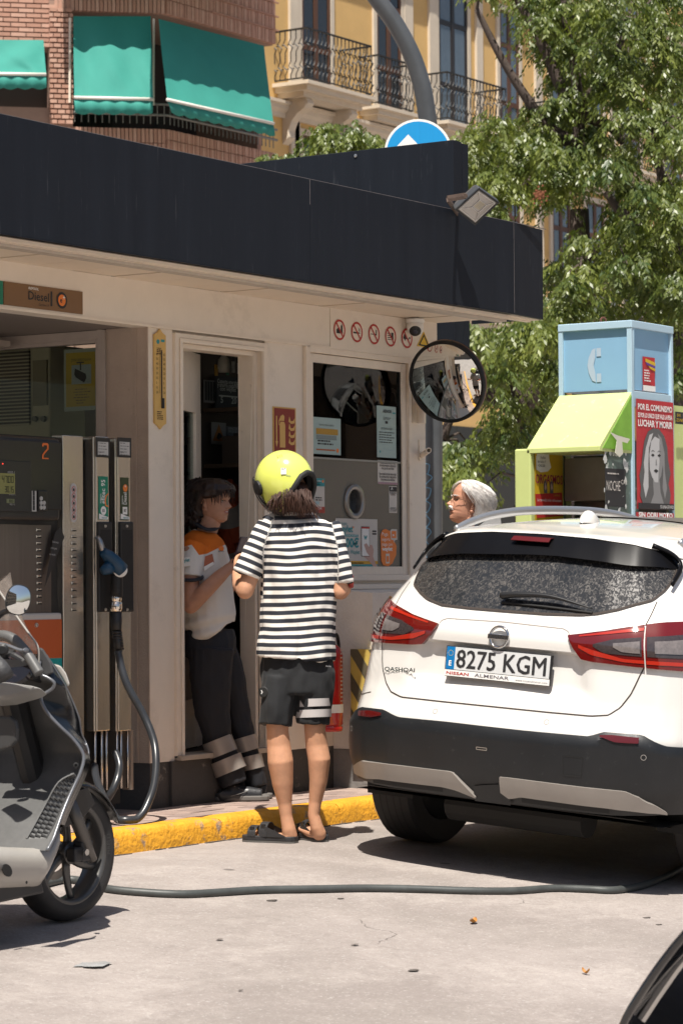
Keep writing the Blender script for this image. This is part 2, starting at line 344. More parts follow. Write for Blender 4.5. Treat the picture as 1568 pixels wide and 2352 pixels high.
b = MB(); b.box(-6, 2.52, 0.022, 0.056, 2.728, 2.75); b.build('gutter_channel', mat('shadow_gap_metal', (0.20, 0.18, 0.16), 0.5, var=0.3, scale=5), kio)
for (x0, x1) in ((-6.0, 0.452), (0.455, 2.484),):
    b = MB(); b.box(x0, x1, 0.0, 0.02, 2.732, 3.240); b.box(x0, x1, 0.0, 0.06, 3.240, 3.246); b.box(x0, x1, 0.0, 0.04, 2.728, 2.733); b.build('fascia_panel', M_fascia, kio)
b = MB(); b.prism([(2.486, 0.0, 2.728), (2.866, 0.03, 2.728), (2.866, 0.03, 3.246), (2.486, 0.0, 3.246)], (0, 0.02, 0)); b.box(2.849, 2.866, 0.03, 0.5, 2.728, 3.246); b.build('fascia_panel', M_fascia, kio)
b = MB(); b.box(0.4525, 0.4545, -0.001, 0.01, 3.12, 3.244); b.box(2.4842, 2.4858, -0.001, 0.01, 2.735, 3.244); b.box(-6, 2.86, 0.002, 0.012, 3.246, 3.249); b.build('fascia_cap', mat('worn_cap', (0.20, 0.18, 0.18), 0.5, metal=0.3, var=0.4, scale=20), kio)
b = MB(); b.box(2.50, 2.86, 0.05, 0.16, 2.724, 2.734); b.box(2.55, 2.84, 0.10, 0.13, 2.715, 2.724); b.build('gutter_end', M_trim, kio)
b = MB(); b.box(-6, 2.59, 0.3, 3.6, 2.8, 3.1); b.build('roof_deck', mat('roof_felt', (0.16, 0.15, 0.14), 0.9, var=0.2), kio)
SX, _, SZ = at_y(1040, 320, 0.66)
b = MB(); b.box(SX, SX + .10, 0.66, 2.45, 2.575, SZ); b.build('sign_box', M_fascia, kio, bevel=0.004)
b = MB(); b.box(SX + .106, SX + .18, 0.665, 2.44, 2.572, SZ - .007); b.box(SX + .09, SX + .11, 0.68, 2.43, 2.6, SZ - .03); b.build('sign_box_rear', M_fascia, kio)
b = MB()
p = at_x(817, 357, SX); b.lathe([(0, 0), (0.009, 0), (0.011, .004), (0, .006)], p - X * 0.001, (-1, 0, 0), 10); b.build('bolt', M_alu, kio)
FR = mat('cream_frame_gloss', (0.79, 0.69, 0.575), 0.35, var=0.05, scale=14, dirt=(0.3, 0.23, 0.18), dirt_amt=0.4, dirt_scale=9, dirt_thr=0.63)
def frame(x0, x1, z0, z1, wd, y0, y1, m, parent, name, bottom=True):
    b = MB(); b.box(x0, x0 + wd, y0, y1, z0, z1); b.box(x1 - wd, x1, y0, y1, z0, z1); b.box(x0 + wd, x1 - wd, y0, y1, z1 - wd, z1)
    if bottom: b.box(x0 + wd, x1 - wd, y0, y1, z0, z0 + wd)
    return b.build(name, m, parent, bevel=0.004)
frame(0.100, 0.900, 0.345, 2.484, 0.045, WY - .020, WY + .02, FR, kio, 'door_frame', False)
frame(0.128, 0.872, 0.345, 2.458, 0.022, WY - .030, WY - .0205, FR, kio, 'door_moulding', False)
frame(0.145, 0.855, 0.345, 2.440, 0.026, WY + .02, WY + .12, FR, kio, 'door_jamb', False)
b = MB(); b.box(0.10, 0.90, WY - .045, WY + .12, 0.337, 0.362); b.build('door_sill', mat('sill_strip', (0.42, 0.36, 0.30), 0.5, metal=0.3, var=0.2), kio, bevel=0.003)
b = MB(); b.box(0.06, 1.0, WY - .012, WY + .004, 0.11, 0.336); b.build('step_riser', M_plinth, kio)
th = math.radians(23); dx = np.array([math.cos(th), math.sin(th), 0]); dn = np.array([-math.sin(th), math.cos(th), 0]); hp = np.array([0.174, WY + .075, 0])
def dbox(a0, a1, z0, z1, t0, t1, bb):
    bb.obox(hp + dx * (a0 + a1) / 2 + dn * (t0 + t1) / 2 + Z * (z0 + z1) / 2, (dx, dn, Z), ((a1 - a0) / 2, (t1 - t0) / 2, (z1 - z0) / 2))
b = MB(); W_ = 0.66
dbox(0, W_, 2.12, 2.435, 0, .04, b); dbox(0, .05, 0.37, 2.12, 0, .04, b); dbox(W_ - .11, W_, 0.37, 2.12, 0, .04, b); dbox(.05, W_ - .11, 0.37, 0.62, 0, .04, b); dbox(.05, W_ - .11, 1.28, 1.34, 0, .04, b)
door = b.build('door', FR, kio, bevel=0.003)
b = MB(); dbox(.05, W_ - .11, 1.34, 2.12, .016, .022, b); b.build('pane', M_glass, door)
b = MB(); dbox(.05, W_ - .11, .62, 1.28, .012, .026, b); b.build('lower_panel', mat('door_panel_metal', (0.42, 0.38, 0.33), 0.35, metal=0.5, var=0.1), door)
b = MB(); dbox(W_ - .08, W_ - .04, 1.30, 1.50, -.006, 0, b); dbox(W_ - .07, W_ - .055, 1.38, 1.395, -.05, -.006, b); dbox(W_ - .17, W_ - .055, 1.38, 1.395, -.06, -.048, b); b.build('handle', M_alu, door)
frame(1.252, 2.309, 1.232, 2.497, 0.032, WY - .024, WY + .02, FR, kio, 'window_frame')
frame(1.286, 2.275, 1.262, 2.462, 0.048, WY - .008, WY + .02, FR, kio, 'window_frame')
frame(1.330, 2.231, 1.300, 2.424, 0.010, WY + .000, WY + .02, M_gasket, kio, 'window_gasket')
b = MB(); b.box(1.338, 2.223, WY + .010, WY + .014, 1.90, 2.416); b.build('pane', M_glass, kio)
M_frost = mat('grey_security_glass', (0.175, 0.17, 0.145), 0.12, var=0.04, scale=2, spec=0.6, coat=0.6)
b = MB()
cx, cz = at_y(813, 1152, WY)[0], at_y(813, 1152, WY)[2]; ro = 0.085; n = 40
outer = []
for k in range(n):
    a = 2 * math.pi * k / n; c, s_ = math.cos(a), math.sin(a)
    tx = ((2.223 - cx) if c > 0 else (cx - 1.338)) / max(abs(c), 1e-6); tz = ((1.896 - cz) if s_ > 0 else (cz - 1.308)) / max(abs(s_), 1e-6); q = min(tx, tz)
    outer.append((cx + c * q, WY + .006, cz + s_ * q))
inner = [(cx + ro * math.cos(2 * math.pi * k / n), WY + .006, cz + ro * math.sin(2 * math.pi * k / n)) for k in range(n)]
b.grid([[outer[k], inner[k], (inner[k][0], WY + .02, inner[k][2])] for k in range(n)], cu=True)
b.build('security_pane', M_frost, kio)
for (qx, qz) in ((1.338, 1.308), (2.223, 1.308), (1.338, 1.896), (2.223, 1.896)):
    sx = 1 if qx < cx else -1; sz = 1 if qz < cz else -1; b = MB()
    b.add([(qx, WY + .007, qz), (qx + sx * .12, WY + .007, qz), (qx, WY + .007, qz + sz * .12)], [(0, 1, 2)]); b.build('security_pane', M_frost, kio)
b = MB(); b.lathe([(0.066, .03), (0.066, -.004), (0.070, -.012), (0.094, -.012), (0.098, -.004), (0.098, .004)], (cx, WY, cz), (0, 1, 0), 36)
b.build('speaking_ring', mat('ring_metal', (0.30, 0.29, 0.28), 0.35, metal=0.8), kio, smooth=True)
b = MB(); b.lathe([(0.066, .03), (0.06, .06), (0, .062)], (cx, WY, cz), (0, 1, 0), 30); b.build('speaking_grille', mat('grille', (0.10, 0.10, 0.10), 0.6, var=0.5, scale=200), kio)
b = MB(); b.box(1.338, 2.223, WY + .0, WY + .016, 1.893, 1.903); b.build('glazing_bar', mat('bar', (0.3, 0.3, 0.27), 0.4), kio)
b = MB(); b.box(1.20, 2.52, WY - .035, WY + .0, 1.185, 1.212); b.build('window_sill', M_trim, kio, bevel=0.003)
b = MB(); b.box(-0.112, -0.02, 0.866, 0.908, 1.2, 2.498); b.box(-0.112, -0.02, 0.908, 2.6, 2.455, 2.498); b.box(-0.106, -0.04, 0.908, 0.928, 1.2, 2.455); b.box(-0.106, -0.04, 0.928, 2.6, 2.436, 2.455); b.box(-.112, -.02, .9, 2.6, 1.2, 1.25)
b.build('side_window_frame', mat('taupe_frame', (0.40, 0.335, 0.285), 0.5, var=0.1, scale=9), kio, bevel=0.003)
b = MB(); b.box(-0.072, -0.066, 0.928, 2.6, 1.25, 2.436); b.build('pane', glass('side_pane', (.85, .88, .85), 1.22), kio)
b = MB(); b.box(-0.3, -0.15, 1.45, 3.0, 2.44, 2.47); b.box(-0.26, -0.18, 1.5, 3.0, 2.41, 2.44); b.build('ceiling_lamp_housing', mat('lamp_h', (0.5, 0.42, 0.36), 0.5), kio)
b = MB(); b.prism([(1.52, 0.34, 0.32), (1.52, 0.598, 0.32), (1.52, 0.598, 1.185), (1.52, 0.34, 1.165)], (0.9, 0, 0)); b.build('low_wall', mat('white_wall_render', (0.72, 0.68, 0.63), 0.7, var=0.08, scale=6, bump=0.3), kio)
b = MB(); b.box(1.525, 2.42, 0.345, 0.603, 0.105, 0.318); b.build('plinth', mat('chipped_plinth', (0.20, 0.19, 0.18), 0.8, var=0.2, bump=0.5, bscale=20, dirt=(0.03, 0.03, 0.03), dirt_amt=0.9, dirt_scale=14, dirt_thr=0.62), kio)
M_hz = mat('hazard_yellow', (0.55, 0.40, 0.09), 0.7, var=0.15); M_hb = mat('hazard_black', (0.10, 0.085, 0.05), 0.7, var=0.3)
gb = thing('hazard_board', 'yellow and black striped guard board on the low wall beside the white car', 'guard board', (1.50, 0.4, 0.27))
y0, y1, z0, z1 = 0.27, 0.455, 0.262, 0.862
b = MB(); b.box(1.478, 1.516, y0, y1, z0, z1); b.build('board', M_hz, gb)
b = MB()
for k in range(-2, 7):
    zc = z0 + k * 0.19
    pl = [(y1, zc + .0), (y1, zc + .095), (y0, zc + .095 - .26), (y0, zc - .26)]
    n = 8
    for i in range(n):
        f0, f1 = i / n, (i + 1) / n; ya, yb = y1 + (y0 - y1) * f0, y1 + (y0 - y1) * f1
        a0, a1 = zc - .26 * f0, zc + .095 - .26 * f0; c0, c1 = zc - .26 * f1, zc + .095 - .26 * f1
        q = [min(max(v, z0), z1) for v in (a0, a1, c1, c0)]
        if max(q) - min(q) > 1e-4: b.quad((1.4765, ya, q[0]), (1.4765, ya, q[1]), (1.4765, yb, q[2]), (1.4765, yb, q[3]))
b.build('stripe', M_hb, gb)
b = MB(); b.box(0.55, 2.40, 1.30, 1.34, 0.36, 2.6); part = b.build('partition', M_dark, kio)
sh = thing('wall_shelf', 'dark shelf with boxes seen through the kiosk window', 'shelf', (1.7, 1.2, 1.9))
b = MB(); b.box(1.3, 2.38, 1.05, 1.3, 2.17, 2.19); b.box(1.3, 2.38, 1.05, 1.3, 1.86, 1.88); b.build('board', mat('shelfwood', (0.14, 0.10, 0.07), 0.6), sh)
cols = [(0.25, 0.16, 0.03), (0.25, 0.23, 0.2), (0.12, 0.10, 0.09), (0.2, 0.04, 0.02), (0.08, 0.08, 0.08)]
rr = random.Random(5)
for i in range(9):
    x = 1.36 + i * .11; h = rr.uniform(.08, .2); k = rr.randrange(5)
    b = MB(); b.box(x, x + .085, 1.1, 1.22, 1.881, 1.881 + h); b.box(x + .01, x + .075, 1.097, 1.1, 1.89, 1.88 + h * .6)
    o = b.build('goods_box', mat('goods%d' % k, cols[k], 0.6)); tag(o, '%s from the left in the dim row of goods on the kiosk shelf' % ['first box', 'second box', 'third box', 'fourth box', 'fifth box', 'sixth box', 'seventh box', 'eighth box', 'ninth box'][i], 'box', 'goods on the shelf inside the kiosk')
def c4(x, y): return ((900 + x / 1.4255) / 1.7417, (1100 + y / 1.4255) / 1.7417)
def c3(x, y): return (x / 1.568 / 1.7417, (1000 + y / 1.568) / 1.7417)
def sheet(name, label, cat, c0, c1, m, y=WY - .004, th=0.002, edge=None, group=None):
    """flat notice on a plane facing the forecourt; returns thing, lower left corner, width, height"""
    p0 = at_y(*c0, y); p1 = at_y(*c1, y); x0, z1, x1, z0 = p0[0], p0[2], p1[0], p1[2]
    t = thing(name, label, cat, ((x0 + x1) / 2, y, z0), group)
    b = MB(); b.box(x0, x1, y, y + th, z0, z1); b.build('panel', m, t)
    return t, np.array([x0, y - .0012, z0]), x1 - x0, z1 - z0
def rect(t, o, x0, x1, z0, z1, m, name='printed_field', d=0.0):
    b = MB(); y = o[1] - d
    b.quad((o[0] + x0, y, o[2] + z0), (o[0] + x1, y, o[2] + z0), (o[0] + x1, y, o[2] + z1), (o[0] + x0, y, o[2] + z1)); return b.build(name, m, t)
def T(s, o, fx, fz, h, m, t, w=None, align='L', **k): return txt(s, (o[0] + fx, o[1] - .0006, o[2] + fz), X, Z, h, m, t, w, align=align, **k)
syms = ['camera and telephone', 'cigarette', 'burning match', 'headlamp', 'running car engine']
cen = [(652, 312), (751, 325), (849, 337), (943, 350), (1036, 360)]
for i, c in enumerate(cen):
    y = WY - .0225; p = at_y(*c4(*c), y); r = 0.057
    t = thing('prohibition_sign', 'round red barred sign showing a %s, on the cream band above the window' % syms[i], 'sign', (p[0], y, p[2]), 'red prohibition signs along the band')
    b = MB(); b.disc(p, (0, -1, 0), r, 28); b.build('disc', M_wall, t)
    b = MB(); b.ring(p - Y * .001, (0, -1, 0), r * .80, r, 28); b.build('red_ring', M_red, t)
    b = MB(); q = p - Y * .0022; u1 = np.array([1, 0, -1.15]) / 1.524; u2 = np.array([1.15, 0, 1]) / 1.524
    b.add([q + u1 * r * .84 + u2 * r * .09, q + u1 * r * .84 - u2 * r * .09, q - u1 * r * .84 - u2 * r * .09, q - u1 * r * .84 + u2 * r * .09], [(0, 1, 2, 3)]); b.build('red_bar', M_red, t)
    b = MB(); q = p - Y * .0015
    def bx(x0, x1, z0, z1): b.quad(q + X * x0 * r + Z * z0 * r, q + X * x1 * r + Z * z0 * r, q + X * x1 * r + Z * z1 * r, q + X * x0 * r + Z * z1 * r)
    if i == 0: bx(-.55, .1, -.35, .05); bx(-.4, -.1, .05, .15); bx(.2, .5, -.35, .45); bx(.4, .47, .45, .6)
    if i == 1: bx(-.65, .3, -.15, 0); bx(.36, .5, -.15, 0); bx(.45, .52, .05, .35); bx(.3, .36, .1, .45)
    if i == 2: bx(-.65, .2, -.05, .02); bx(.2, .42, -.1, .08); bx(.3, .46, .1, .45)
    if i == 3: bx(.1, .5, -.35, .4); bx(-.6, 0, .25, .32); bx(-.6, 0, .05, .12); bx(-.6, 0, -.15, -.08); bx(-.6, 0, -.35, -.28)
    if i == 4: bx(-.7, 0, -.1, .12); bx(-.6, -.15, .12, .35); bx(-.5, -.3, -.25, -.1); bx(.1, .3, -.15, .0); bx(.35, .6, -.05, .15)
    b.build('pictogram', M_ink, t)
y = WY - .0225; t = thing('warning_sign', 'yellow warning triangle on the band, half hidden by the round mirror', 'sign', at_y(*c4(1133, 392), y))
a, b1, c_ = at_y(*c4(1133, 322), y), at_y(*c4(1172, 418), y), at_y(*c4(1094, 404), y)
b = MB(); b.prism([a, b1, c_], (0, .002, 0)); b.build('panel', mat('warning_yellow', (0.75, 0.48, 0.03), 0.5), t)
g = (a + b1 + c_) / 3; b = MB()
pa = [g + (q - g) * .80 - Y * .001 for q in (a, b1, c_)]; pb = [g + (q - g) * .55 - Y * .001 for q in (a, b1, c_)]
for k in range(3): b.add([pa[k], pa[(k + 1) % 3], pb[(k + 1) % 3], pb[k]], [(0, 1, 2, 3)])
b.build('black_border', M_ink, t)
M_fs = mat('fire_sign_red', (0.24, 0.025, 0.015), 0.5); M_fy = mat('fire_sign_yellow', (0.66, 0.40, 0.12), 0.5)
t, o, w_, h_ = sheet('fire_extinguisher_sign', 'dark red and yellow fire extinguisher sign on the wall between door and window', 'sign', c4(272, 748), c4(405, 1020), M_fy)
rect(t, o, w_ * .05, w_ * .95, h_ * .03, h_ * .97, M_fs, 'red_field', .0004)
o2 = o - Y * .001
def fpoly(pts, m, name): b = MB(); b.add([(o2[0] + a * w_, o2[1], o2[2] + c * h_) for a, c in pts], [tuple(range(len(pts)))]); return b.build(name, m, t)
fpoly([(.28, .12), (.52, .12), (.52, .62), (.47, .68), (.33, .68), (.28, .62)], M_fy, 'pictogram')
fpoly([(.33, .70), (.47, .70), (.49, .80), (.42, .84), (.32, .80), (.24, .70), (.24, .60), (.27, .60), (.28, .70)], M_fy, 'pictogram')
fpoly([(.12, .80), (.17, .80), (.17, .25), (.20, .25), (.145, .12), (.09, .25), (.12, .25)], M_fy, 'arrow')
for k in range(4):
    z = .18 + k * .155; fpoly([(.66, z + .05), (.78, z), (.92, z + .02), (.95, z + .14), (.86, z + .07), (.76, z + .06), (.70, z + .17), (.68, z + .10)], M_fy, 'flame')
T('NM', o2, w_ * .55, h_ * .05, .012, M_fy, t)
M_th = mat('thermometer_yellow', (0.66, 0.42, 0.13), 0.45, var=0.04, scale=20)
y = WY - .012; p0 = at_y(368, 755, y); p1 = at_y(369, 986, y); hx = .047
t = thing('wall_thermometer', 'tall yellow enamel thermometer on the pier left of the door', 'thermometer', p1)
x0, x1, z0, z1 = p0[0] - hx, p0[0] + hx, p1[2], p0[2]; xc = p0[0]
pl = [(x0, z0 + .03), (xc - .02, z0 + .018), (xc, z0), (xc + .02, z0 + .018), (x1, z0 + .03), (x1, z1 - .03), (xc + .02, z1 - .018), (xc, z1), (xc - .02, z1 - .018), (x0, z1 - .03)]
b = MB(); b.prism([(a, y, c) for a, c in pl], (0, .011, 0)); b.build('board', M_th, t, bevel=.002)
H = z1 - z0; b = MB(); b.tube([(xc + .006, y - .004, z0 + H * .22), (xc + .006, y - .004, z0 + H * .78)], .0035, 6); b.build('glass_tube', mat('tube_dark', (0.07, 0.05, 0.04), 0.3), t)
b = MB(); b.tube([(xc + .012, y - .006, z0 + H * .21), (xc + .012, y - .006, z0 + H * .31)], .008, 8); b.build('bulb', M_blk, t)
M_brn = mat('brown_ink', (0.09, 0.05, 0.02), 0.6)
for i, s in enumerate(['60', '50', '40', '30', '20', '10', '0', '10', '20']):
    z = z0 + H * (.735 - .0475 * i)
    txt(s, (xc - .036, y - .001, z), X, Z, .012, M_brn, t); txt(s, (xc + .022, y - .001, z), X, Z, .012, M_brn, t)
b = MB()
for i in range(37):
    z = z0 + H * (.74 - .0105 * i); b.quad((xc - .012, y - .0008, z), (xc - .004, y - .0008, z), (xc - .004, y - .0008, z + .0014), (xc - .012, y - .0008, z + .0014))
b.build('scale', M_brn, t)
txt('C  C', (xc - .03, y - .001, z0 + H * .775), X, Z, .010, M_brn, t)
b = MB(); b.quad((xc + .004, y - .001, z1 - .065), (xc + .034, y - .001, z1 - .065), (xc + .034, y - .001, z1 - .052), (xc + .004, y - .001, z1 - .052)); b.disc((xc - .02, y - .001, z1 - .065), (0, -1, 0), .012, 14, ref=(0, 0, 1)); b.build('emblem', M_teal, t)
lines_print((xc - .03, y - .001, z1 - .10), X, Z, .06, 4, .009, M_brn, t, seed=4); lines_print((xc - .03, y - .001, z0 + .085), X, Z, .055, 5, .009, M_brn, t, seed=8)
y = WY - .024
M_bs = mat('fuel_sign_brown', (0.20, 0.105, 0.045), 0.45); M_gs = mat('fuel_sign_green', (0.0, 0.17, 0.10), 0.45)
a0 = at_y(9, 673.5, y); zb, zt = at_y(9, 673.5, y)[2] - .098, at_y(9, 673.5, y)[2] + .082
xr = at_y(190, 700, y)[0]; xl = at_y(9, 670, y)[0]; zc_ = (at_y(190, 668, y)[2] + at_y(9, 647, y)[2]) / 2; zd_ = (at_y(190, 722, y)[2] + at_y(9, 699, y)[2]) / 2
t = thing('fuel_sign', 'brown diesel sign with a black 10 on the cream band over the pump', 'sign', ((xl + xr) / 2, y, zd_))
b = MB(); b.box(xl, xr, y, y + .004, zd_, zc_); b.build('panel', M_bs, t); hh = zc_ - zd_; ww = xr - xl
o = np.array([xl, y - .001, zd_])
T('Diesel', o, ww * .30, hh * .36, hh * .36, M_ink, t, w=ww * .26, bold=.012); T('REPSOL', o, ww * .30, hh * .80, hh * .10, M_white, t, w=ww * .13, bold=.02, shear=.2); T('Gasóleo A', o, ww * .43, hh * .14, hh * .11, M_ink, t, w=ww * .13)
T('1', o, ww * .58, hh * .20, hh * .62, M_ink, t, bold=.02)
b = MB(); b.ring((xl + ww * .725, y - .002, zd_ + hh * .50), (0, -1, 0), hh * .25, hh * .36, 28); b.build('numeral', M_ink, t)
b = MB(); b.disc((xl + ww * .725, y - .0022, zd_ + hh * .50), (0, -1, 0), hh * .25, 24); b.build('orange_ball', M_orange, t)
txt('e', (xl + ww * .70, y - .003, zd_ + hh * .40), X, Z, hh * .22, M_ink, t, bold=.02); txt('+', (xl + ww * .735, y - .003, zd_ + hh * .52), X, Z, hh * .22, M_white, t, bold=.02)
t = thing('fuel_sign', 'green fuel sign at the left edge, beside the brown diesel sign', 'sign', (xl - .5, y, zd_))
b = MB(); b.box(xl - 1.6, xl - .006, y, y + .004, zd_, zc_); b.build('panel', M_gs, t)
yi = WY + .0035
M_paper = mat('paper_behind_glass', (0.36, 0.47, 0.45), 0.7, var=0.04); M_pw = mat('notice_paper', (0.60, 0.56, 0.51), 0.7, var=0.03)
t, o, w_, h_ = sheet('notice', 'pale notice with a gold block, left side of the kiosk window', 'notice', c4(492, 807), c4(660, 1028), M_paper, yi + .004)
rect(t, o, w_ * .15, w_ * .90, h_ * .54, h_ * .70, mat('gold_print', (0.42, 0.24, 0.03), .6)); rect(t, o, w_ * .15, w_ * .85, h_ * .40, h_ * .52, mat('grey_print', (0.20, 0.25, 0.25), .6)); rect(t, o, w_ * .15, w_ * .80, h_ * .10, h_ * .14, mat('rust_print', (0.40, 0.11, 0.03), .6))
T('ESTACIÓN DE SERVICIO OPERATIVA', o, w_ * .26, h_ * .77, .010, M_ink, t, w=w_ * .5); lines_print(o + X * w_ * .2 + Z * h_ * .34, X, Z, w_ * .65, 2, .016, M_ink, t, seed=1)
b = MB(); b.disc(o + X * w_ * .88 + Z * h_ * .12 - Y * .0004, (0, -1, 0), .012, 14); b.build('emblem', M_orange, t)
t, o, w_, h_ = sheet('certificate', 'pale green certificate headed AENOR, upper right of the kiosk window', 'notice', c4(865, 743), c4(976, 1045), M_paper, yi + .004)
T('AENOR', o, w_ * .3, h_ * .87, .018, M_ink, t, bold=.02); T('Certificado de', o, w_ * .32, h_ * .76, .009, M_ink, t); T('Calidad Comercial', o, w_ * .3, h_ * .73, .009, M_ink, t, w=w_ * .34)
rect(t, o, w_ * .42, w_ * .56, h_ * .66, h_ * .71, M_ink); T('GAS TURIANOS DE DEBBET', o, w_ * .2, h_ * .54, .012, M_ink, t, w=w_ * .6); lines_print(o + X * w_ * .1 + Z * h_ * .48, X, Z, w_ * .8, 5, .014, M_ink, t, seed=2, fill=.35)
rect(t, o, w_ * .12, w_ * .18, h_ * .09, h_ * .13, M_teal); rect(t, o, w_ * .82, w_ * .96, h_ * .86, h_ * .89, M_teal)
t, o, w_, h_ = sheet('notice', 'white bilingual complaints notice in black print, right edge of the window', 'notice', c4(870, 1055), c4(982, 1197), M_pw, yi)
for i, s in enumerate(['Aquest establiment té fulls', 'de reclamacions a disposició', 'de qui els sol·licite', '', 'Este establecimiento tiene hojas', 'de reclamaciones a disposición', 'de quienes las solicitan']):
    if s: T(s, o, w_ * .5, h_ * (.86 - .118 * i), .014, M_ink, t, w=w_ * .86 * min(1, len(s) / 29), align='C', bold=.01)
rect(t, o, 0, w_, 0, h_ * .09, mat('mauve_print', (0.35, 0.22, 0.26), .6))
t, o, w_, h_ = sheet('sticker', 'narrow white consumer arbitration sticker with a black top, right edge of the window', 'sticker', c4(935, 1203), c4(980, 1358), M_pw, yi)
rect(t, o, w_ * .03, w_ * .97, h_ * .80, h_ * .97, M_ink); T('ESTABLIMENT', o, w_ * .5, h_ * .71, .012, M_ink, t, w=w_ * .85, align='C'); T('ADHERIT', o, w_ * .5, h_ * .64, .012, M_ink, t, w=w_ * .6, align='C'); T('ARBITRATGE', o, w_ * .5, h_ * .13, .012, M_ink, t, w=w_ * .85, align='C'); T('DE CONSUM', o, w_ * .5, h_ * .05, .012, M_ink, t, w=w_ * .8, align='C'); T('A', o, w_ * .2, h_ * .85, .02, M_white, t)
t, o, w_, h_ = sheet('sticker', 'small white sticker with teal top and red foot, left edge of the window', 'sticker', c4(508, 1158), c4(568, 1358), M_pw, yi)
rect(t, o, 0, w_, h_ * .77, h_, M_teal); rect(t, o, 0, w_, 0, h_ * .18, mat('brick_print', (0.40, 0.06, 0.04), .6)); T('¡Te escuchamos!', o, w_ * .08, h_ * .9, .011, M_white, t, w=w_ * .6); lines_print(o + X * w_ * .1 + Z * h_ * .86, X, Z, w_ * .6, 2, .012, M_white, t, seed=3); lines_print(o + X * w_ * .1 + Z * h_ * .42, X, Z, w_ * .7, 2, .012, M_ink, t, seed=5)
rect(t, o, w_ * .08, w_ * .45, h_ * .24, h_ * .33, mat('pale_blue_print', (0.35, 0.5, 0.55), .6)); b = MB(); b.disc(o + X * w_ * .82 + Z * h_ * .92 - Y * .0008, (0, -1, 0), .009, 12); b.build('emblem', M_orange, t); T('200€', o, w_ * .3, h_ * .10, .013, M_white, t)
t, o, w_, h_ = sheet('poster', 'white payment app poster with a hand holding a phone, bottom of the window', 'poster', c4(630, 1387), c4(870, 1697), M_pw, yi - .003)
rect(t, o, 0, w_, 0, h_ * .155, M_teal); rect(t, o, 0, w_, h_ * .155, h_ * .215, mat('amber_print', (0.62, 0.33, 0.03), .6)); rect(t, o, w_ * .04, w_ * .53, h_ * .665, h_ * .705, M_teal, d=.0004)
T('Descárgate', o, w_ * .04, h_ * .885, .016, M_teal, t, w=w_ * .22); T('waylet', o, w_ * .04, h_ * .75, .036, M_teal, t, w=w_ * .36, bold=.03); T('Participa en el sorteo mensual de', o, w_ * .06, h_ * .675, .010, M_white, t, w=w_ * .45, off=.001)
T('6000€', o, w_ * .04, h_ * .47, .048, M_teal, t, w=w_ * .50, bold=.04); T('en saldo Waylet', o, w_ * .06, h_ * .345, .022, M_teal, t, w=w_ * .5, bold=.01); lines_print(o + X * w_ * .1 + Z * h_ * .165, X, Z, w_ * .6, 1, .012, M_teal, t, seed=6); lines_print(o + X * w_ * .1 + Z * h_ * .10, X, Z, w_ * .7, 3, .013, M_white, t, seed=7)
b = MB(); b.disc(o + X * w_ * .41 + Z * h_ * .84 - Y * .001, (0, -1, 0), .006, 10); b.build('red_dot', M_orange, t)
def wpoly(pts, m, name, d=.001): b = MB(); b.add([(o[0] + a * w_, o[1] - d, o[2] + c * h_) for a, c in pts], [tuple(range(len(pts)))]); return b.build(name, m, t)
M_hand = mat('hand_print', (0.52, 0.33, 0.28), .6)
wpoly([(.60, .62), (.66, .68), (.66, .5), (.86, .52), (.90, .42), (.88, .30), (.95, .16), (.99, .12), (.92, .08), (.80, .20), (.72, .26), (.62, .32), (.58, .45)], M_hand, 'printed_hand', .0006)
wpoly([(.60, .30), (.80, .30), (.80, .86), (.60, .86)], M_ink, 'printed_phone', .0010); wpoly([(.61, .31), (.79, .31), (.79, .82), (.61, .82)], M_white, 'printed_phone', .0014); wpoly([(.60, .82), (.80, .82), (.80, .85), (.60, .85)], M_red, 'printed_phone', .0016)
wpoly([(.66, .52), (.72, .55), (.82, .44), (.88, .34), (.80, .30), (.72, .38)], M_hand, 'printed_hand', .0018)
txt('w', (o[0] + w_ * .655, o[1] - .002, o[2] + h_ * .62), X, Z, .030, M_teal, t, bold=.04); rect(t, o, w_ * .87, w_ * .97, h_ * .76, h_ * .79, M_ink); rect(t, o, w_ * .87, w_ * .97, h_ * .71, h_ * .74, M_ink)
y = yi; A_ = at_y(*c4(886, 1662), y); B_ = at_y(*c4(980, 1450), y); w_, h_ = B_[0] - A_[0], B_[2] - A_[2]; o = np.array([A_[0], y - .0012, A_[2]])
t = thing('sticker', 'orange rounded payment app sticker, bottom right corner of the window', 'sticker', (A_[0] + w_ / 2, y, A_[2]))
wpoly([(.0, .85), (.12, .97), (.3, 1.0), (.62, .94), (.62, .72), (.78, .72), (.95, .55), (.92, .3), (.7, .08), (.45, 0), (.15, .03), (.03, .15)], M_orange, 'panel', 0)
wpoly([(.62, .72), (.58, .96), (.66, 1.0), (.98, 1.0), (1, .72), (.85, .70), (.80, .62), (.78, .70)], M_pw, 'speech_bubble', .0004); wpoly([(.66, .76), (.66, .95), (.93, .95), (.93, .76)], M_orange, 'speech_bubble', .0008)
txt('w', (o[0] + w_ * .70, o[1] - .0016, o[2] + h_ * .81), X, Z, .016, M_white, t, bold=.04)
for i, (s, ww2) in enumerate([('Paga', .36), ('seguro,', .5), ('paga con', .62)]): T(s, o, w_ * .08, h_ * (.82 - .135 * i), .019, M_white, t, w=w_ * ww2)
T('waylet', o, w_ * .08, h_ * .42, .022, M_white, t, w=w_ * .62, bold=.03); wpoly([(.3, .08), (.3, .34), (.52, .34), (.52, .08)], M_pw, 'printed_phone', .0006); wpoly([(.34, .12), (.34, .28), (.48, .28), (.48, .12)], M_orange, 'printed_phone', .001)
yp = 1.27
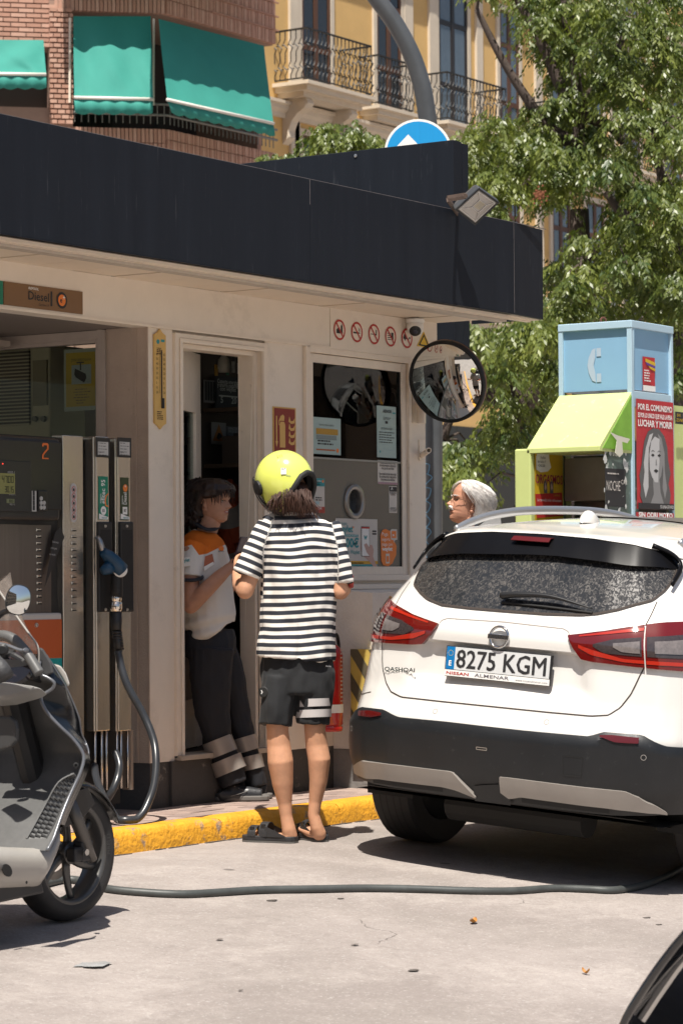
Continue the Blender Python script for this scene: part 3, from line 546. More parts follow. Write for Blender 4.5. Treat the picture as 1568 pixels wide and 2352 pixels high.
t, o, w_, h_ = sheet('poster', 'black poster about saving energy, hanging inside the open doorway', 'poster', c3(1345, 785), c3(1512, 1030), mat('black_poster', (0.03, 0.03, 0.035), .5), yp)
G_ = mat('grey_print_light', (0.5, 0.5, 0.48), .6)
for i, (s, q) in enumerate([('Conecta energías', .80), ('y ahorra pagando', .80), ('con waylet', .60)]): T(s, o, w_ * .5, h_ * (.80 - .10 * i), .024, G_, t, w=w_ * q, align='C', bold=.01)
rect(t, o, w_ * .15, w_ * .85, h_ * .44, h_ * .48, G_, d=.001); T('5', o, w_ * .22, h_ * .27, .035, G_, t, bold=.02); T('20', o, w_ * .62, h_ * .27, .035, G_, t, bold=.02)
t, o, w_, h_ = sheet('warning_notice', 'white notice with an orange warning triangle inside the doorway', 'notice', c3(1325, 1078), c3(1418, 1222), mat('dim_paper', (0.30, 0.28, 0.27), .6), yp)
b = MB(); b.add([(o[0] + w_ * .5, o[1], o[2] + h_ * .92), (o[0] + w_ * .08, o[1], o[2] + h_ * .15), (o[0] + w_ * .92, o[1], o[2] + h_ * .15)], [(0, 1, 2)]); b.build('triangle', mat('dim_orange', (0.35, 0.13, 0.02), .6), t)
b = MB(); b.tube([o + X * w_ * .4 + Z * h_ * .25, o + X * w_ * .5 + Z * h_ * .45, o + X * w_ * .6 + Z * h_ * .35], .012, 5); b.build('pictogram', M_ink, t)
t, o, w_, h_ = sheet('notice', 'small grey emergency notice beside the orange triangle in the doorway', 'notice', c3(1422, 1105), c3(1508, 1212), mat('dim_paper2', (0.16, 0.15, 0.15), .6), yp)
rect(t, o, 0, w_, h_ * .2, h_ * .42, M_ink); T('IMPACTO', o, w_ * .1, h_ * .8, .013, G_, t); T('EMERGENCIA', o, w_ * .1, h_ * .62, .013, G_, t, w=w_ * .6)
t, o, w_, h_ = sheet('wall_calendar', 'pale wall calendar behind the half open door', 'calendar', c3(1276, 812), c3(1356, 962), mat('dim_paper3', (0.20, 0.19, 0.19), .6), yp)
b = MB()
for i in range(5):
    for j in range(4): b.quad(*[(o[0] + w_ * (.1 + .21 * j) + a, o[1], o[2] + h_ * (.1 + .16 * i) + c) for a, c in ((0, 0), (.02, 0), (.02, .025), (0, .025))])
b.build('printed_days', M_ink, t)
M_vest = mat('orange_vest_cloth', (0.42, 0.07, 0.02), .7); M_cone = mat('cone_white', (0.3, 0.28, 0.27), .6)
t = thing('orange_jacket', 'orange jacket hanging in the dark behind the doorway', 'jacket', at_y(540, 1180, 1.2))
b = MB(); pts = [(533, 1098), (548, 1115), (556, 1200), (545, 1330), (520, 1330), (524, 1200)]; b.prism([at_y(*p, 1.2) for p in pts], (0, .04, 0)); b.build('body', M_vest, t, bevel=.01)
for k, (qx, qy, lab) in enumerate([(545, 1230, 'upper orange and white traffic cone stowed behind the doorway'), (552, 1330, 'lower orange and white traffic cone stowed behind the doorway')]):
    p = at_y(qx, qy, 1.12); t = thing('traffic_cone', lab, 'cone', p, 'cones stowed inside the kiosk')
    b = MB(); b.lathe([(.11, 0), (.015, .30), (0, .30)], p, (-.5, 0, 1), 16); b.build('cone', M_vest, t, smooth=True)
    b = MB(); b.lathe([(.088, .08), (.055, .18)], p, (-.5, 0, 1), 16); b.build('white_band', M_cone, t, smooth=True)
rr = random.Random(2)
for k in range(6):
    p = at_y(497 + 13 * k, 815 + rr.uniform(0, 10), 1.05); cc = rr.choice([(0.45, 0.25, 0.03), (0.35, 0.33, 0.3), (0.05, 0.2, 0.12), (0.4, 0.1, 0.04)])
    t = thing('key_fob', '%s tagged key from the left hanging at the top of the doorway' % ['first', 'second', 'third', 'fourth', 'fifth', 'sixth'][k], 'key', p, 'keys hanging inside the doorway')
    b = MB(); b.box(p[0] - .012, p[0] + .012, 1.05, 1.055, p[2] - .09, p[2] - .03); b.build('tag', mat('fob%d' % k, cc, .5), t)
    b = MB(); b.tube([p, p - Z * .03], .002, 5); b.build('cord', M_blk, t)
p = at_y(514, 842, 1.0); b = MB(); b.lathe([(0, 0), (.03, .0), (.034, .03), (.03, .07), (.012, .09), (.010, .11), (0, .11)], p - Z * .03, (0, 0, 1), 12)
tag(b.build('air_freshener', mat('pale_plastic', (0.45, 0.43, 0.36), .5), smooth=True), 'pale small bottle hanging on a cord inside the doorway', 'bottle')
xs = 0.02
t = thing('air_conditioner', 'beige louvred window air conditioner behind the pump bay glass', 'air conditioner', at_x(40, 1010, xs))
p0 = at_x(118, 815, xs); M_ac = mat('ac_beige', (0.42, 0.37, 0.25), .5)
A_ = at_x(-30, 800, xs); B_ = at_x(112, 1005, xs)
b = MB(); b.box(xs + .01, xs + .3, B_[1], A_[1], B_[2], A_[2]); b.build('case', M_ac, t, bevel=.01)
n = 22; lv0 = at_x(70, 850, xs)
C_ = at_x(-30, 812, xs); D_ = at_x(68, 975, xs)
me = MB().box(-.006, .012, 0, C_[1] - D_[1], 0, .007).mesh('louvre'); me.materials.append(M_ac)
for i in range(n):
    o = bpy.data.objects.new('louvre', me); COL.objects.link(o); o.parent = t; z = D_[2] + (C_[2] - D_[2]) * i / (n - 1)
    o.location = Vector((xs + .0, D_[1], z)) - t.location
b = MB(); b.box(xs - .002, xs + .009, D_[1], C_[1], D_[2], C_[2]); b.build('grille_back', M_dark, t)
q0 = at_x(76, 828, xs); q1 = at_x(108, 930, xs); b = MB(); b.box(xs - .004, xs + .009, q1[1], q0[1], q1[2], q0[2]); b.build('vent', mat('ac_dark', (0.20, 0.17, 0.10), .6), t)
for k in (82, 102): b = MB(); b.lathe([(.016, 0), (.014, .015), (0, .015)], at_x(k, 962, xs), (-1, 0, 0), 14); b.build('knob', mat('ac_knob', (0.12, 0.10, 0.07), .4), t)
xg = -0.062
P0 = at_x(*c3(400, 625), xg); P1 = at_x(*c3(603, 1003), xg); t = thing('video_notice', 'yellow video surveillance notice with a camera picture behind the side window', 'notice', P1)
def xp(fy, fz, d=0): return np.array([xg - d, P0[1] + (P1[1] - P0[1]) * fy, P1[2] + (P0[2] - P1[2]) * fz])
def xq(a, b_, c, d_, m, name, d): q = MB(); q.quad(xp(a, c, d), xp(b_, c, d), xp(b_, d_, d), xp(a, d_, d)); return q.build(name, m, t)
b = MB(); b.box(xg, xg + .002, P1[1], P0[1], P1[2], P0[2]); b.build('panel', mat('grey_sleeve', (0.33, 0.36, 0.31), .4), t)
xq(.07, .98, .07, .94, mat('yellow_paper', (0.46, 0.32, 0.02), .6), 'yellow_field', .001)
xq(.25, .86, .43, .74, mat('pic_blue', (0.33, 0.38, 0.38), .6), 'picture', .002)
yd = np.array([0, -1.0, 0])
txt('ZONA VIDEOVIGILADA', xp(.24, .80, .002), yd, Z, .013, M_ink, t, w=abs(P1[1] - P0[1]) * .62)
b = MB(); c = xp(.55, .59, .003); b.add([c + yd * a + Z * e for a, e in ((-.04, .03), (.03, .0), (.035, -.02), (.02, -.045), (-.035, -.015), (-.045, .0))], [(0, 1, 2, 3, 4, 5)]); b.quad(*[c + yd * a + Z * e for a, e in ((-.008, .02), (.0, .02), (.0, .06), (-.008, .06))]); b.quad(*[c + yd * a + Z * e for a, e in ((-.03, .055), (.02, .055), (.02, .062), (-.03, .062))]); b.build('picture', M_ink, t)
lines_print(xp(.3, .34, .002), yd, Z, abs(P1[1] - P0[1]) * .55, 6, .014, mat('brown_ink', (0, 0, 0)), t, fill=.3, seed=9, center=True)
def cp(x, y): return (x / 3.9014, 947.4 + y / 3.9014)
def cq(x, y): return (x / 1.621 / 1.7417, (2300 + y / 1.621) / 1.7417)
PY = 0.50
M_st = mat('brushed_steel', (0.66, 0.62, 0.55), 0.27, metal=0.95, var=0.10, scale=3, stretch=(30, 30, 0.5), bump=0.05, bscale=200)
M_pb = mat('pump_black', (0.013, 0.013, 0.014), 0.35, var=0.1)
M_bez = mat('pump_bezel', (0.014, 0.014, 0.015), 0.4, var=0.15)
def py_(px, y, yy=PY): return at_y(px, y, yy)
X_ = lambda px, y=1300: at_y(px, y, PY)[0]
Zt = at_y(160, 1000, PY)[2]
pump = thing('fuel_pump', 'stainless steel fuel pump number 2 with two hose columns and orange door', 'fuel pump', (X_(100), PY + .2, 0.1))
b = MB(); b.box(X_(-230), X_(143), PY + .03, PY + .42, 0.28, Zt - .01); b.box(X_(190), X_(203), PY + .03, PY + .3, .2, Zt - .01); b.box(X_(240, 1500), X_(252), PY + .025, PY + .3, .28, Zt - .012); b.box(X_(203), X_(290), PY + .10, PY + .3, .1, Zt - .02)
b.build('cabinet', M_pb, pump)
b = MB(); b.box(X_(-230), X_(122), PY + .012, PY + .03, 0.16, at_y(60, 1205, PY)[2]); b.build('front_panel', mat('dull_steel', (0.16, 0.14, 0.125), 0.4, metal=0.85, var=0.15, scale=2, stretch=(20, 20, .5)), pump)
b = MB(); b.box(X_(143), X_(190), PY - .005, PY + .06, 0.15, Zt); b.build('steel_panel', M_st, pump, bevel=.003)
b = MB(); b.box(X_(-230), X_(300), PY + .10, PY + .40, 0.1, 0.19); b.build('pump_base', M_gasket, pump)
me = MB()
me.add([(-.017, 0, 0), (.017, 0, 0), (.017, 0, .014), (-.017, 0, .014), (-.013, -.004, .011), (.013, -.004, .011), (-.013, -.004, .003), (.013, -.004, .003)], [(3, 2, 5, 4), (4, 5, 7, 6), (2, 1, 7, 5), (0, 3, 4, 6)])
lm = me.mesh('louvre_slot'); lm.materials.append(M_st)
lb = MB().quad((-.016, -.0045, .0), (.016, -.0045, .0), (.015, -.0045, .006), (-.015, -.0045, .006)).mesh('slot'); lb.materials.append(M_gasket)
for k in range(13):
    for (px, yy) in ((660, PY - .0055), (345, PY + .0115)):
        if px == 345 and k > 11: continue
        p = at_y(*cp(px + (5 if px == 345 and k > 4 else 0), 1052 + 59.5 * k + 14), yy)
        for q, dz in ((lm, 0), (lb, .0)):
            o = bpy.data.objects.new('louvre_slot', q); COL.objects.link(o); o.parent = pump; o.location = Vector(p) - pump.location
A_ = at_y(*cp(634, 985), PY - .008); B_ = at_y(*cp(686, 635), PY - .008); xc = (A_[0] + B_[0]) / 2; r = (B_[0] - A_[0]) / 2
strip = MB(); pts = [(xc + r * math.cos(a), PY - .008, B_[2] - r * 1.0 + r * math.sin(a)) for a in np.linspace(0, math.pi, 10)] + [(xc + r * math.cos(a), PY - .008, A_[2] + r + r * math.sin(a)) for a in np.linspace(math.pi, 2 * math.pi, 10)]
strip.prism(pts, (0, .002, 0)); stp = strip.build('pictogram_strip', mat('strip_grey', (0.50, 0.48, 0.46), .5), pump)
for k in range(5):
    c = np.array([xc, PY - .009, B_[2] - r * 1.3 - k * (B_[2] - A_[2] - 2.6 * r) / 4]); b = MB(); b.ring(c, (0, -1, 0), r * .56, r * .68, 18); b.quad(c + Z * .008 - X * .010, c + Z * .010 - X * .008, c - Z * .008 + X * .010, c - Z * .010 + X * .008); b.build('red_ring', M_red, stp)
    b = MB(); b.box(c[0] - .007, c[0] + .006, c[1] - .0005, c[1], c[2] - .008, c[2] + .004); b.build('pictogram', M_ink, stp)
hx0, hx1 = X_(-230), X_(121, 1100); hz0, hz1 = at_y(100, 1196, PY)[2], at_y(100, 1006, PY)[2]
b = MB(); b.box(hx0, hx1, PY - .05, PY + .03, hz0, hz1); head = b.build('display_head', M_bez, pump, bevel=.02, bseg=3)
b = MB(); b.box(hx0, hx1 - .006, PY - .058, PY - .05, hz0 + .05, hz1 - .02); b.build('display_face', M_pb, head, bevel=.006)
yf = PY - .0585
b = MB(); A_ = at_y(*cp(-200, 880), yf); B_ = at_y(*cp(272, 440), yf); b.box(A_[0], B_[0], yf - .006, yf, A_[2], B_[2]); scr = b.build('screen', mat('screen_black', (0.012, 0.012, 0.014), .4), head, bevel=.003)
ys2 = yf - .0068
A_ = at_y(*cp(-160, 722), ys2); B_ = at_y(*cp(134, 548), ys2); b = MB(); b.quad((A_[0], ys2, A_[2]), (B_[0], ys2, A_[2]), (B_[0], ys2, B_[2]), (A_[0], ys2, B_[2])); b.build('lcd', mat('lcd_green', (0.20, 0.20, 0.07), .3), scr)
M_lcd = mat('lcd_ink', (0.02, 0.025, 0.012), .5)
def seg7(s, o, h, w, sp, par):
    S = {'0': 'abcdef', '1': 'bc', '3': 'abgcd', '4': 'fgbc', '5': 'afgcd', '7': 'abc'}
    b = MB(); x = 0; th_ = h * .11
    for ch in s:
        if ch == '.': b.box(o[0] + x - sp * .5, o[0] + x - sp * .5 + th_, o[1] - .0004, o[1], o[2], o[2] + th_); continue
        if ch == ' ': x += w + sp; continue
        for q in S[ch]:
            a = {'a': (0, w, h - th_, h), 'g': (0, w, h / 2 - th_ / 2, h / 2 + th_ / 2), 'd': (0, w, 0, th_), 'f': (0, th_, h / 2, h), 'e': (0, th_, 0, h / 2), 'b': (w - th_, w, h / 2, h), 'c': (w - th_, w, 0, h / 2)}[q]
            b.box(o[0] + x + a[0], o[0] + x + a[1], o[1] - .0004, o[1], o[2] + a[2], o[2] + a[3])
        x += w + sp
    return b.build('digits', M_lcd, par)
h7 = at_y(*cp(20, 565), ys2)[2] - at_y(*cp(20, 628), ys2)[2]; dw = (at_y(*cp(122, 600), ys2)[0] - at_y(*cp(18, 600), ys2)[0])
seg7('47.00', at_y(*cp(18, 628), ys2 - .0006), h7, dw * .20, dw * .065, scr)
seg7('30.15', at_y(*cp(44, 715), ys2 - .0006), h7 * .88, dw * .155, dw * .045, scr)
A_ = at_y(*cp(58, 812), ys2); B_ = at_y(*cp(130, 775), ys2); b = MB(); b.quad((A_[0], ys2, A_[2]), (B_[0], ys2, A_[2]), (B_[0], ys2, B_[2]), (A_[0], ys2, B_[2])); b.build('lcd', mat('lcd_small', (0.13, 0.15, 0.08), .3), scr)
seg7('1.555', at_y(*cp(78, 806), ys2 - .0006), h7 * .40, dw * .075, dw * .03, scr)
Gd = mat('grey_letter', (0.42, 0.42, 0.42), .5)
txt('IMPORTE - €', at_y(*cp(70, 545), ys2), X, Z, .010, Gd, scr, w=dw * .62); txt('LITROS - L', at_y(*cp(82, 740), ys2), X, Z, .010, Gd, scr, w=dw * .55); txt('PRECIO - €/L', at_y(*cp(88, 830), ys2), X, Z, .007, Gd, scr, w=dw * .45)
b = MB(); b.sphere(at_y(*cp(24, 459), ys2), .003, 6); b.build('led', mat('led_red', (0.6, 0.02, 0.02), .4, emit=(1, .05, .03, 1.5)), scr)
A_ = at_y(*cp(376, 416), yf); B_ = at_y(*cp(434, 275), yf); h2 = B_[2] - A_[2]; w2 = B_[0] - A_[0]; b = MB(); tq = w2 * .24
pts = [(0, h2 * .78), (0, h2 * .9), (.15 * w2, h2), (.85 * w2, h2), (w2, .9 * h2), (w2, .62 * h2), (.45 * w2, .36 * h2), (tq, .22 * h2), (tq, tq * .55), (w2, tq * .55), (w2, 0), (0, 0), (0, .26 * h2), (.28 * w2, .42 * h2), (.76 * w2, .66 * h2), (.76 * w2, .86 * h2), (.24 * w2, .86 * h2), (.24 * w2, .78 * h2)]
b.add([(A_[0] + a, yf - .001, A_[2] + c) for a, c in pts], [tuple(range(len(pts)))]); b.build('numeral', mat('number_orange', (0.62, 0.13, 0.02), .5), head)
A_ = at_y(*cp(284, 887), yf); B_ = at_y(*cp(324, 703), yf); b = MB(); b.box(A_[0], B_[0], yf - .0015, yf, A_[2], B_[2]); kl = b.build('key_label', mat('label_grey', (0.42, 0.41, 0.39), .5), head)
b = MB()
for k in range(4): zz = A_[2] + (B_[2] - A_[2]) * (.06 + .24 * k); b.box(A_[0] + .006, A_[0] + .020, yf - .0022, yf - .0016, zz, zz + .022)
b.build('pictogram', M_ink, kl)
A_ = at_y(*cp(335, 887), yf); B_ = at_y(*cp(414, 700), yf); b = MB(); b.box(A_[0], B_[0], yf - .008, yf, A_[2], B_[2]); kp = b.build('keypad', M_pb, head, bevel=.004)
me = MB().lathe([(.0105, 0), (.0095, .004), (0, .004)], (0, 0, 0), (0, -1, 0), 12).mesh('key'); me.materials.append(mat('key_grey', (0.40, 0.40, 0.39), .5))
for (a, c) in ((367, 770), (367, 810), (393, 810), (367, 851), (393, 851)):
    o = bpy.data.objects.new('key', me); COL.objects.link(o); o.parent = kp; o.location = Vector(at_y(*cp(a, c), yf - .009)) - wloc(kp)
yo = PY - .012; A_ = at_y(*cq(-300, 585), yo); B_ = at_y(*cq(404, 245), yo); Zo = B_[2]
b = MB(); b.box(A_[0], B_[0], yo, PY + .02, 0.35, Zo); od = b.build('lower_door', mat('door_white', (0.45, 0.42, 0.39), .4), pump, bevel=.012, bseg=3)
zo1 = at_y(*cq(300, 290), yo)[2]; zt1 = at_y(*cq(370, 540), yo)[2]
b = MB(); b.box(A_[0], B_[0] - .006, yo - .002, yo - .0005, zt1, zo1); b.build('orange_field', mat('pump_orange', (0.40, 0.075, 0.015), .4, var=.05), od)
b = MB(); b.box(A_[0], B_[0] - .006, yo - .002, yo - .0005, 0.4, zt1); b.build('teal_field', mat('pump_teal', (0.0, 0.24, 0.24), .4), od)
b = MB(); b.lathe([(.011, 0), (.010, .006), (.004, .006), (.004, .003), (0, .003)], at_y(*cq(234, 326), yo - .002), (0, -1, 0), 14); b.build('lock', M_alu, od)
t = thing('torn_leaflet', 'torn black leaflet hanging between the steel panels of the pump', 'leaflet', at_y(*cp(480, 1500), PY - .01))
b = MB(); b.add([at_y(*cp(*q), PY - .012) for q in ((545, 1025), (565, 1085), (577, 1115), (545, 1200), (400, 1565), (430, 1400), (490, 1080))], [tuple(range(7))]); b.build('sheet', M_bez, t, solid=.001)
ld = np.array(at_y(*cp(535, 1140), PY)) - np.array(at_y(*cp(420, 1450), PY))
for k, s in enumerate(['Conecta energías', 'y ahorra pagando', 'con waylet']):
    txt(s, at_y(*cp(468 - 14 * k, 1165 + 55 * k), PY - .014), X * 1 - Z * .1, Z + X * .25, .010, Gd, t, w=.045)
G95 = mat('label_green', (0.0, 0.20, 0.12), .4)
def column(px0, px1, pxs0, lab):
    """px0..px1 steel face, pxs0 left side"""
    x0, x1, xs0 = X_(px0, 1100), X_(px1, 1100), X_(pxs0, 1100); xs0 = x0 - .03
    zt_ = at_y((px0 + px1) / 2, 1003 if px0 < 240 else 1007, PY)[2]; zb_ = at_y(px1, 1678, PY)[2]
    b = MB(); b.box(x0, x1, PY - .03, PY + .02, zb_, zt_); b.box(x0 - .012, x0 - .0005, PY - .024, PY + .05, zb_, zt_ - .003)
    col = b.build('hose_column', M_st, pump, bevel=.004)
    yc = PY - .031
    zz = lambda cy: at_y(*cp(870 if px0 < 240 else 1060, cy), yc)[2]
    w_ = x1 - x0
    b = MB(); b.box(x0 - .004, x1 + .004, yc - .003, yc, zz(400), zz(222)); cf = b.build('certificate_frame', M_bez, col)
    b = MB(); b.quad(*[(x0 + w_ * a, yc - .0036, zz(c)) for a, c in ((.10, 380), (.90, 380), (.90, 260), (.10, 260))]); b.build('certificate', mat('cert_white', (0.48, 0.47, 0.45), .6), cf)
    lines_print((x0 + w_ * .15, yc - .0042, zz(275)), X, Z, w_ * .7, 5, .014, M_ink, cf, fill=.2, seed=px0)
    txt('ingein', (x0 + w_ * .14, yc - .0042, zz(360)), X, Z, .008, M_ink, cf, w=w_ * .3)
    if px0 < 240:
        b = MB(); b.quad(*[(x0 + w_ * a, yc - .001, zz(c)) for a, c in ((.17, 958), (.90, 958), (.90, 570), (.17, 570))]); lb = b.build('fuel_label', G95, col)
        txt('efitec 95', (x0 + w_ * .66, yc - .002, zz(815)), Z, -X, .030, M_white, lb, w=zz(600) - zz(815), bold=.01); txt('REPSOL', (x0 + w_ * .38, yc - .002, zz(812)), Z, -X, .010, M_white, lb, bold=.01)
        b = MB(); b.tube([(x0 + w_ * a, yc - .002, zz(c)) for a, c in ((.88, 725), (.74, 745), (.66, 790), (.70, 830), (.88, 838))], .004, 4); b.build('orange_arc', M_orange, lb)
    else:
        b = MB(); b.quad(*[(x0 + w_ * a, yc - .001, zz(c)) for a, c in ((.20, 965), (.85, 965), (.85, 580), (.20, 580))]); lb = b.build('fuel_label', mat('label_dark', (0.03, 0.05, 0.015), .4), col)
        txt('Diesel', (x0 + w_ * .66, yc - .002, zz(822)), Z, -X, .024, M_white, lb, w=zz(715) - zz(822), bold=.01); txt('REPSOL', (x0 + w_ * .38, yc - .002, zz(820)), Z, -X, .009, M_white, lb, bold=.01)
        b = MB(); b.disc((x0 + w_ * .56, yc - .002, zz(675)), (0, -1, 0), .018, 18); b.build('orange_ball', M_orange, lb); txt('+', (x0 + w_ * .50, yc - .003, zz(672)), X, Z, .014, M_white, lb, bold=.03)
    b = MB(); c = np.array([x0 + w_ * .53, yc - .002, zz(878)])
    if px0 < 240: b.disc(c, (0, -1, 0), .021, 20)
    else: b.quad(c + X * -.018 - Z * .018, c + X * .018 - Z * .018, c + X * .018 + Z * .018, c - X * .018 + Z * .018)
    b.build('octane_mark', M_white, lb); txt('E5' if px0 < 240 else 'B7', c - Z * .006 - Y * .001, X, Z, .013, M_ink, lb, align='C', bold=.02)
    b = MB(); b.add([(x0 + w_ * a, yc - .0018, zz(c)) for a, c in ((.19, 955), (.88, 955), (.88, 935), (.19, 905))], [(0, 1, 2, 3)]); b.build('white_corner', M_white, lb)
    txt('NeoTech', (x0 + w_ * .40, yc - .0026, zz(948)), X, Z, .007, M_teal, lb, w=w_ * .4, bold=.02)
    b = MB(); b.box(x0 + .001, x1 + .006, yc - .014, yc + .002, zz(1790), zz(978)); hb = b.build('nozzle_holder', M_pb, col, bevel=.006)
    b = MB(); b.box(x0 + .012, x1 - .004, yc - .0145, yc - .005, zz(1770), zz(1050)); b.build('holder_recess', M_gasket, hb)
    for cy, dx_ in ((1018, .5), (1768, .5)): b = MB(); b.lathe([(.008, 0), (.006, .005), (0, .005)], (x0 + w_ * dx_, yc - .0145, zz(cy)), (0, -1, 0), 10); b.build('bolt', M_alu, hb)
    for a in (x0 + .006, x1 - .008, x0 + .055 if px0 < 240 else x1 - .06):
        b = MB(); b.tube([(a, PY - .012, zb_), (a, PY - .012, .24)], .0075, 8); b.build('guide_rod', mat('rod_steel', (0.6, 0.58, 0.54), .25, metal=1.0), col, smooth=True)
    return col
column(209, 239, 203, '')
column(259, 288, 252, '')
b = MB(); b.box(X_(203, 1300), X_(296, 1300), PY + .06, PY + .25, .16, at_y(250, 1680, PY)[2]); b.build('hose_shaft', M_gasket, pump)
b = MB(); b.box(X_(288, 1300) - .004, X_(288, 1300) + .016, PY - .03, PY + .02, .23, at_y(288, 1678, PY)[2]); b.build('side_guide', mat('guide_brown', (0.30, 0.25, 0.21), .5, metal=.4), pump)
nz = thing('fuel_nozzle', 'blue fuel nozzle hung in the first column of the pump, with its black hose', 'fuel nozzle', at_y(262, 1300, PY - .1))
N = lambda x, y, d=.10: at_y(*cp(x, y), PY - d)
b = MB(); b.tube([N(868, 1110, .05), N(895, 1150, .06), N(925, 1240, .08)], [.011, .013, .014], 12); b.build('spout', mat('spout_metal', (0.30, 0.31, 0.33), .3, metal=.9), nz, smooth=True)
b = MB(); b.tube([N(925, 1250, .09), N(960, 1275, .09), N(1000, 1320, .10), N(1045, 1380, .11), N(1085, 1418, .12)], [(.022, .022), (.034, .026), (.050, .030), (.052, .036), (.046, .038)], 14)
b.tube([N(1010, 1370, .10), N(960, 1400, .09), N(915, 1425, .08)], [.034, .030, .020], 10); b.build('body', mat('nozzle_blue', (0.004, 0.045, 0.10), .45, var=.1), nz, smooth=True)
c = N(1078, 1413, .13); b = MB(); nn_ = (CAM - c) / np.linalg.norm(CAM - c); b.lathe([(.034, -.015), (.034, .004), (.030, .008), (0, .008)], c, nn_, 24); b.build('cap', mat('cap_white', (0.72, 0.72, 0.70), .4), nz, smooth=True)
b = MB(); q = c + nn_ * .0085; b.add([q + RGT * a * .024 + UPV * (e * .024 + .002) for a, e in ((-1, 0), (1, 0), (.8, .6), (.4, .9), (-.4, .9), (-.8, .6))], [tuple(range(6))]); b.build('green_print', mat('cap_green', (0.05, 0.45, 0.30), .5), nz)
txt('95', q - RGT * .002 + UPV * .005 + nn_ * .001, RGT, UPV, .010, M_white, nz, bold=.02)
b = MB(); pth = [N(1045, 1450, .10), N(1046, 1550, .10), N(1040, 1660, .10)]; b.tube(pth, .029, 14); b.build('hose_grip', M_gasket, nz, smooth=True)
b = MB()
for k in range(16): b.ring(N(1046, 1470 + 12 * k, .10), (0, 0, 1), .029, .031, 14, th=.004)
b.build('grip_ribs', M_blk, nz)
b = MB(); b.lathe([(.020, 0), (.027, .005), (.030, .02), (.030, .045), (.022, .05), (.028, .055), (.028, .075), (.022, .08)], N(1040, 1790, .10), (0, 0, 1), 16); b.build('swivel', mat('chrome', (0.75, 0.68, 0.60), .12, metal=1.0), nz, smooth=True)
b = MB(); b.tube([N(1040, 1790, .10), N(1042, 1880, .10), N(1046, 1960, .11)], [.028, .028, .024], 14); b.build('sleeve', M_blk, nz, smooth=True)
b = MB()
for k in range(7): b.lathe([(.018, 0), (.026, .003), (.026, .010), (.018, .013)], N(1048 + 3 * k, 1985 + 24 * k, .11), (0.05, 0, 1), 14)
b.tube([N(1046, 1960, .11), N(1066, 2150, .12)], .018, 12); b.build('bend_guard', M_blk, nz, smooth=True)
hp_ = [(765, 495, .38), (785, 590, .36), (815, 690, .33), (858, 780, .30), (905, 860, .27), (945, 940, .24), (975, 1010, .21), (1000, 1090, .18), (1011, 1180, .15), (1010, 1280, .13), (995, 1380, .12), (968, 1460, .12), (930, 1540, .12), (880, 1590, .13), (820, 1610, .15), (765, 1590, .19), (715, 1520, .24), (670, 1440, .30), (640, 1370, .36), (620, 1300, .42), (612, 1240, .48)]
P = [at_y(*cq(a, c), yy) for a, c, yy in hp_]
def smooth_path(P, n=6):
    P = [np.array(p, float) for p in P]; out = []
    for i in range(len(P) - 1):
        p0, p1, p2, p3 = P[max(i - 1, 0)], P[i], P[i + 1], P[min(i + 2, len(P) - 1)]
        for k in range(n):
            t = k / n; out.append(0.5 * ((2 * p1) + (-p0 + p2) * t + (2 * p0 - 5 * p1 + 4 * p2 - p3) * t * t + (-p0 + 3 * p1 - 3 * p2 + p3) * t ** 3))
    out.append(P[-1]); return out
M_hose = mat('hose_rubber', (0.030, 0.032, 0.036), .28, var=.2, scale=20)
P = smooth_path(P, 4)
for q in P: q[2] = max(q[2], .132 if q[1] > .04 else .13)
b = MB(); b.tube(P, .0185, 12); b.build('hose', M_hose, nz, smooth=True)
P = smooth_path([at_y(*cq(a, c), yy) for a, c, yy in ((748, 1150, .45), (768, 1200, .42), (775, 1250, .40), (762, 1320, .38), (735, 1390, .38), (705, 1440, .40), (672, 1490, .44))], 5)
b = MB(); b.tube(P, .0185, 12); b.build('second_hose', M_hose, pump, smooth=True)
def at_plane(px, py, p, n): r = ray(px, py); p = np.array(p, float); return CAM + r * (np.dot(p - CAM, n) / np.dot(r, n))
c = at_y(1025, 877, 0.30); toc = (CAM - c) / np.linalg.norm(CAM - c); n = math.cos(math.radians(31)) * toc + math.sin(math.radians(31)) * (-0.90 * RGT - 0.44 * UPV); n /= np.linalg.norm(n)
mir = thing('traffic_mirror', 'round convex traffic mirror in a brown rim on the kiosk corner', 'mirror', c)
r = .222; Rc = .62
b = MB(); prof = []
for k in range(13):
    a = math.asin(r / Rc) * (1 - k / 12); prof.append((Rc * math.sin(a), Rc * math.cos(a) - Rc * math.cos(math.asin(r / Rc))))
b.lathe(prof, c, n, 48)
m = mat('mirror_glass', (0.80, 0.82, 0.80), 0.02, metal=1.0); b.build('mirror_face', m, mir, smooth=True)
b = MB(); b.lathe([(r - .004, .004), (r + .008, .012), (r + .014, .004), (r + .014, -.02), (r + .006, -.03)], c, n, 48); b.build('rim', M_gasket, mir, smooth=True)
b = MB(); b.lathe([(r + .010, -.005), (r + .016, -.03), (r - .03, -.06), (.08, -.075), (0, -.075)], c, n, 48); b.build('back_shell', mat('mirror_brown', (0.16, 0.075, 0.04), .45, var=.1), mir, smooth=True)
bp_ = at_y(960, 935, WY - .01); b = MB()
pts = smooth_path([bp_ + Z * .02, bp_ - Y * .09 + Z * .02, bp_ - Y * .13 + Z * .10 + X * .01, c - n * .09], 6); b.tube(pts, .013, 10); b.build('arm', M_trim, mir, smooth=True)
b = MB(); p = at_y(952, 915, WY - .006); b.box(p[0] - .03, p[0] + .03, WY - .012, WY, p[2] - .14, p[2] + .10); b.tube([at_y(967, 925, WY - .05), at_y(967, 972, WY - .05)], .026, 12); b.build('bracket', M_trim, mir)
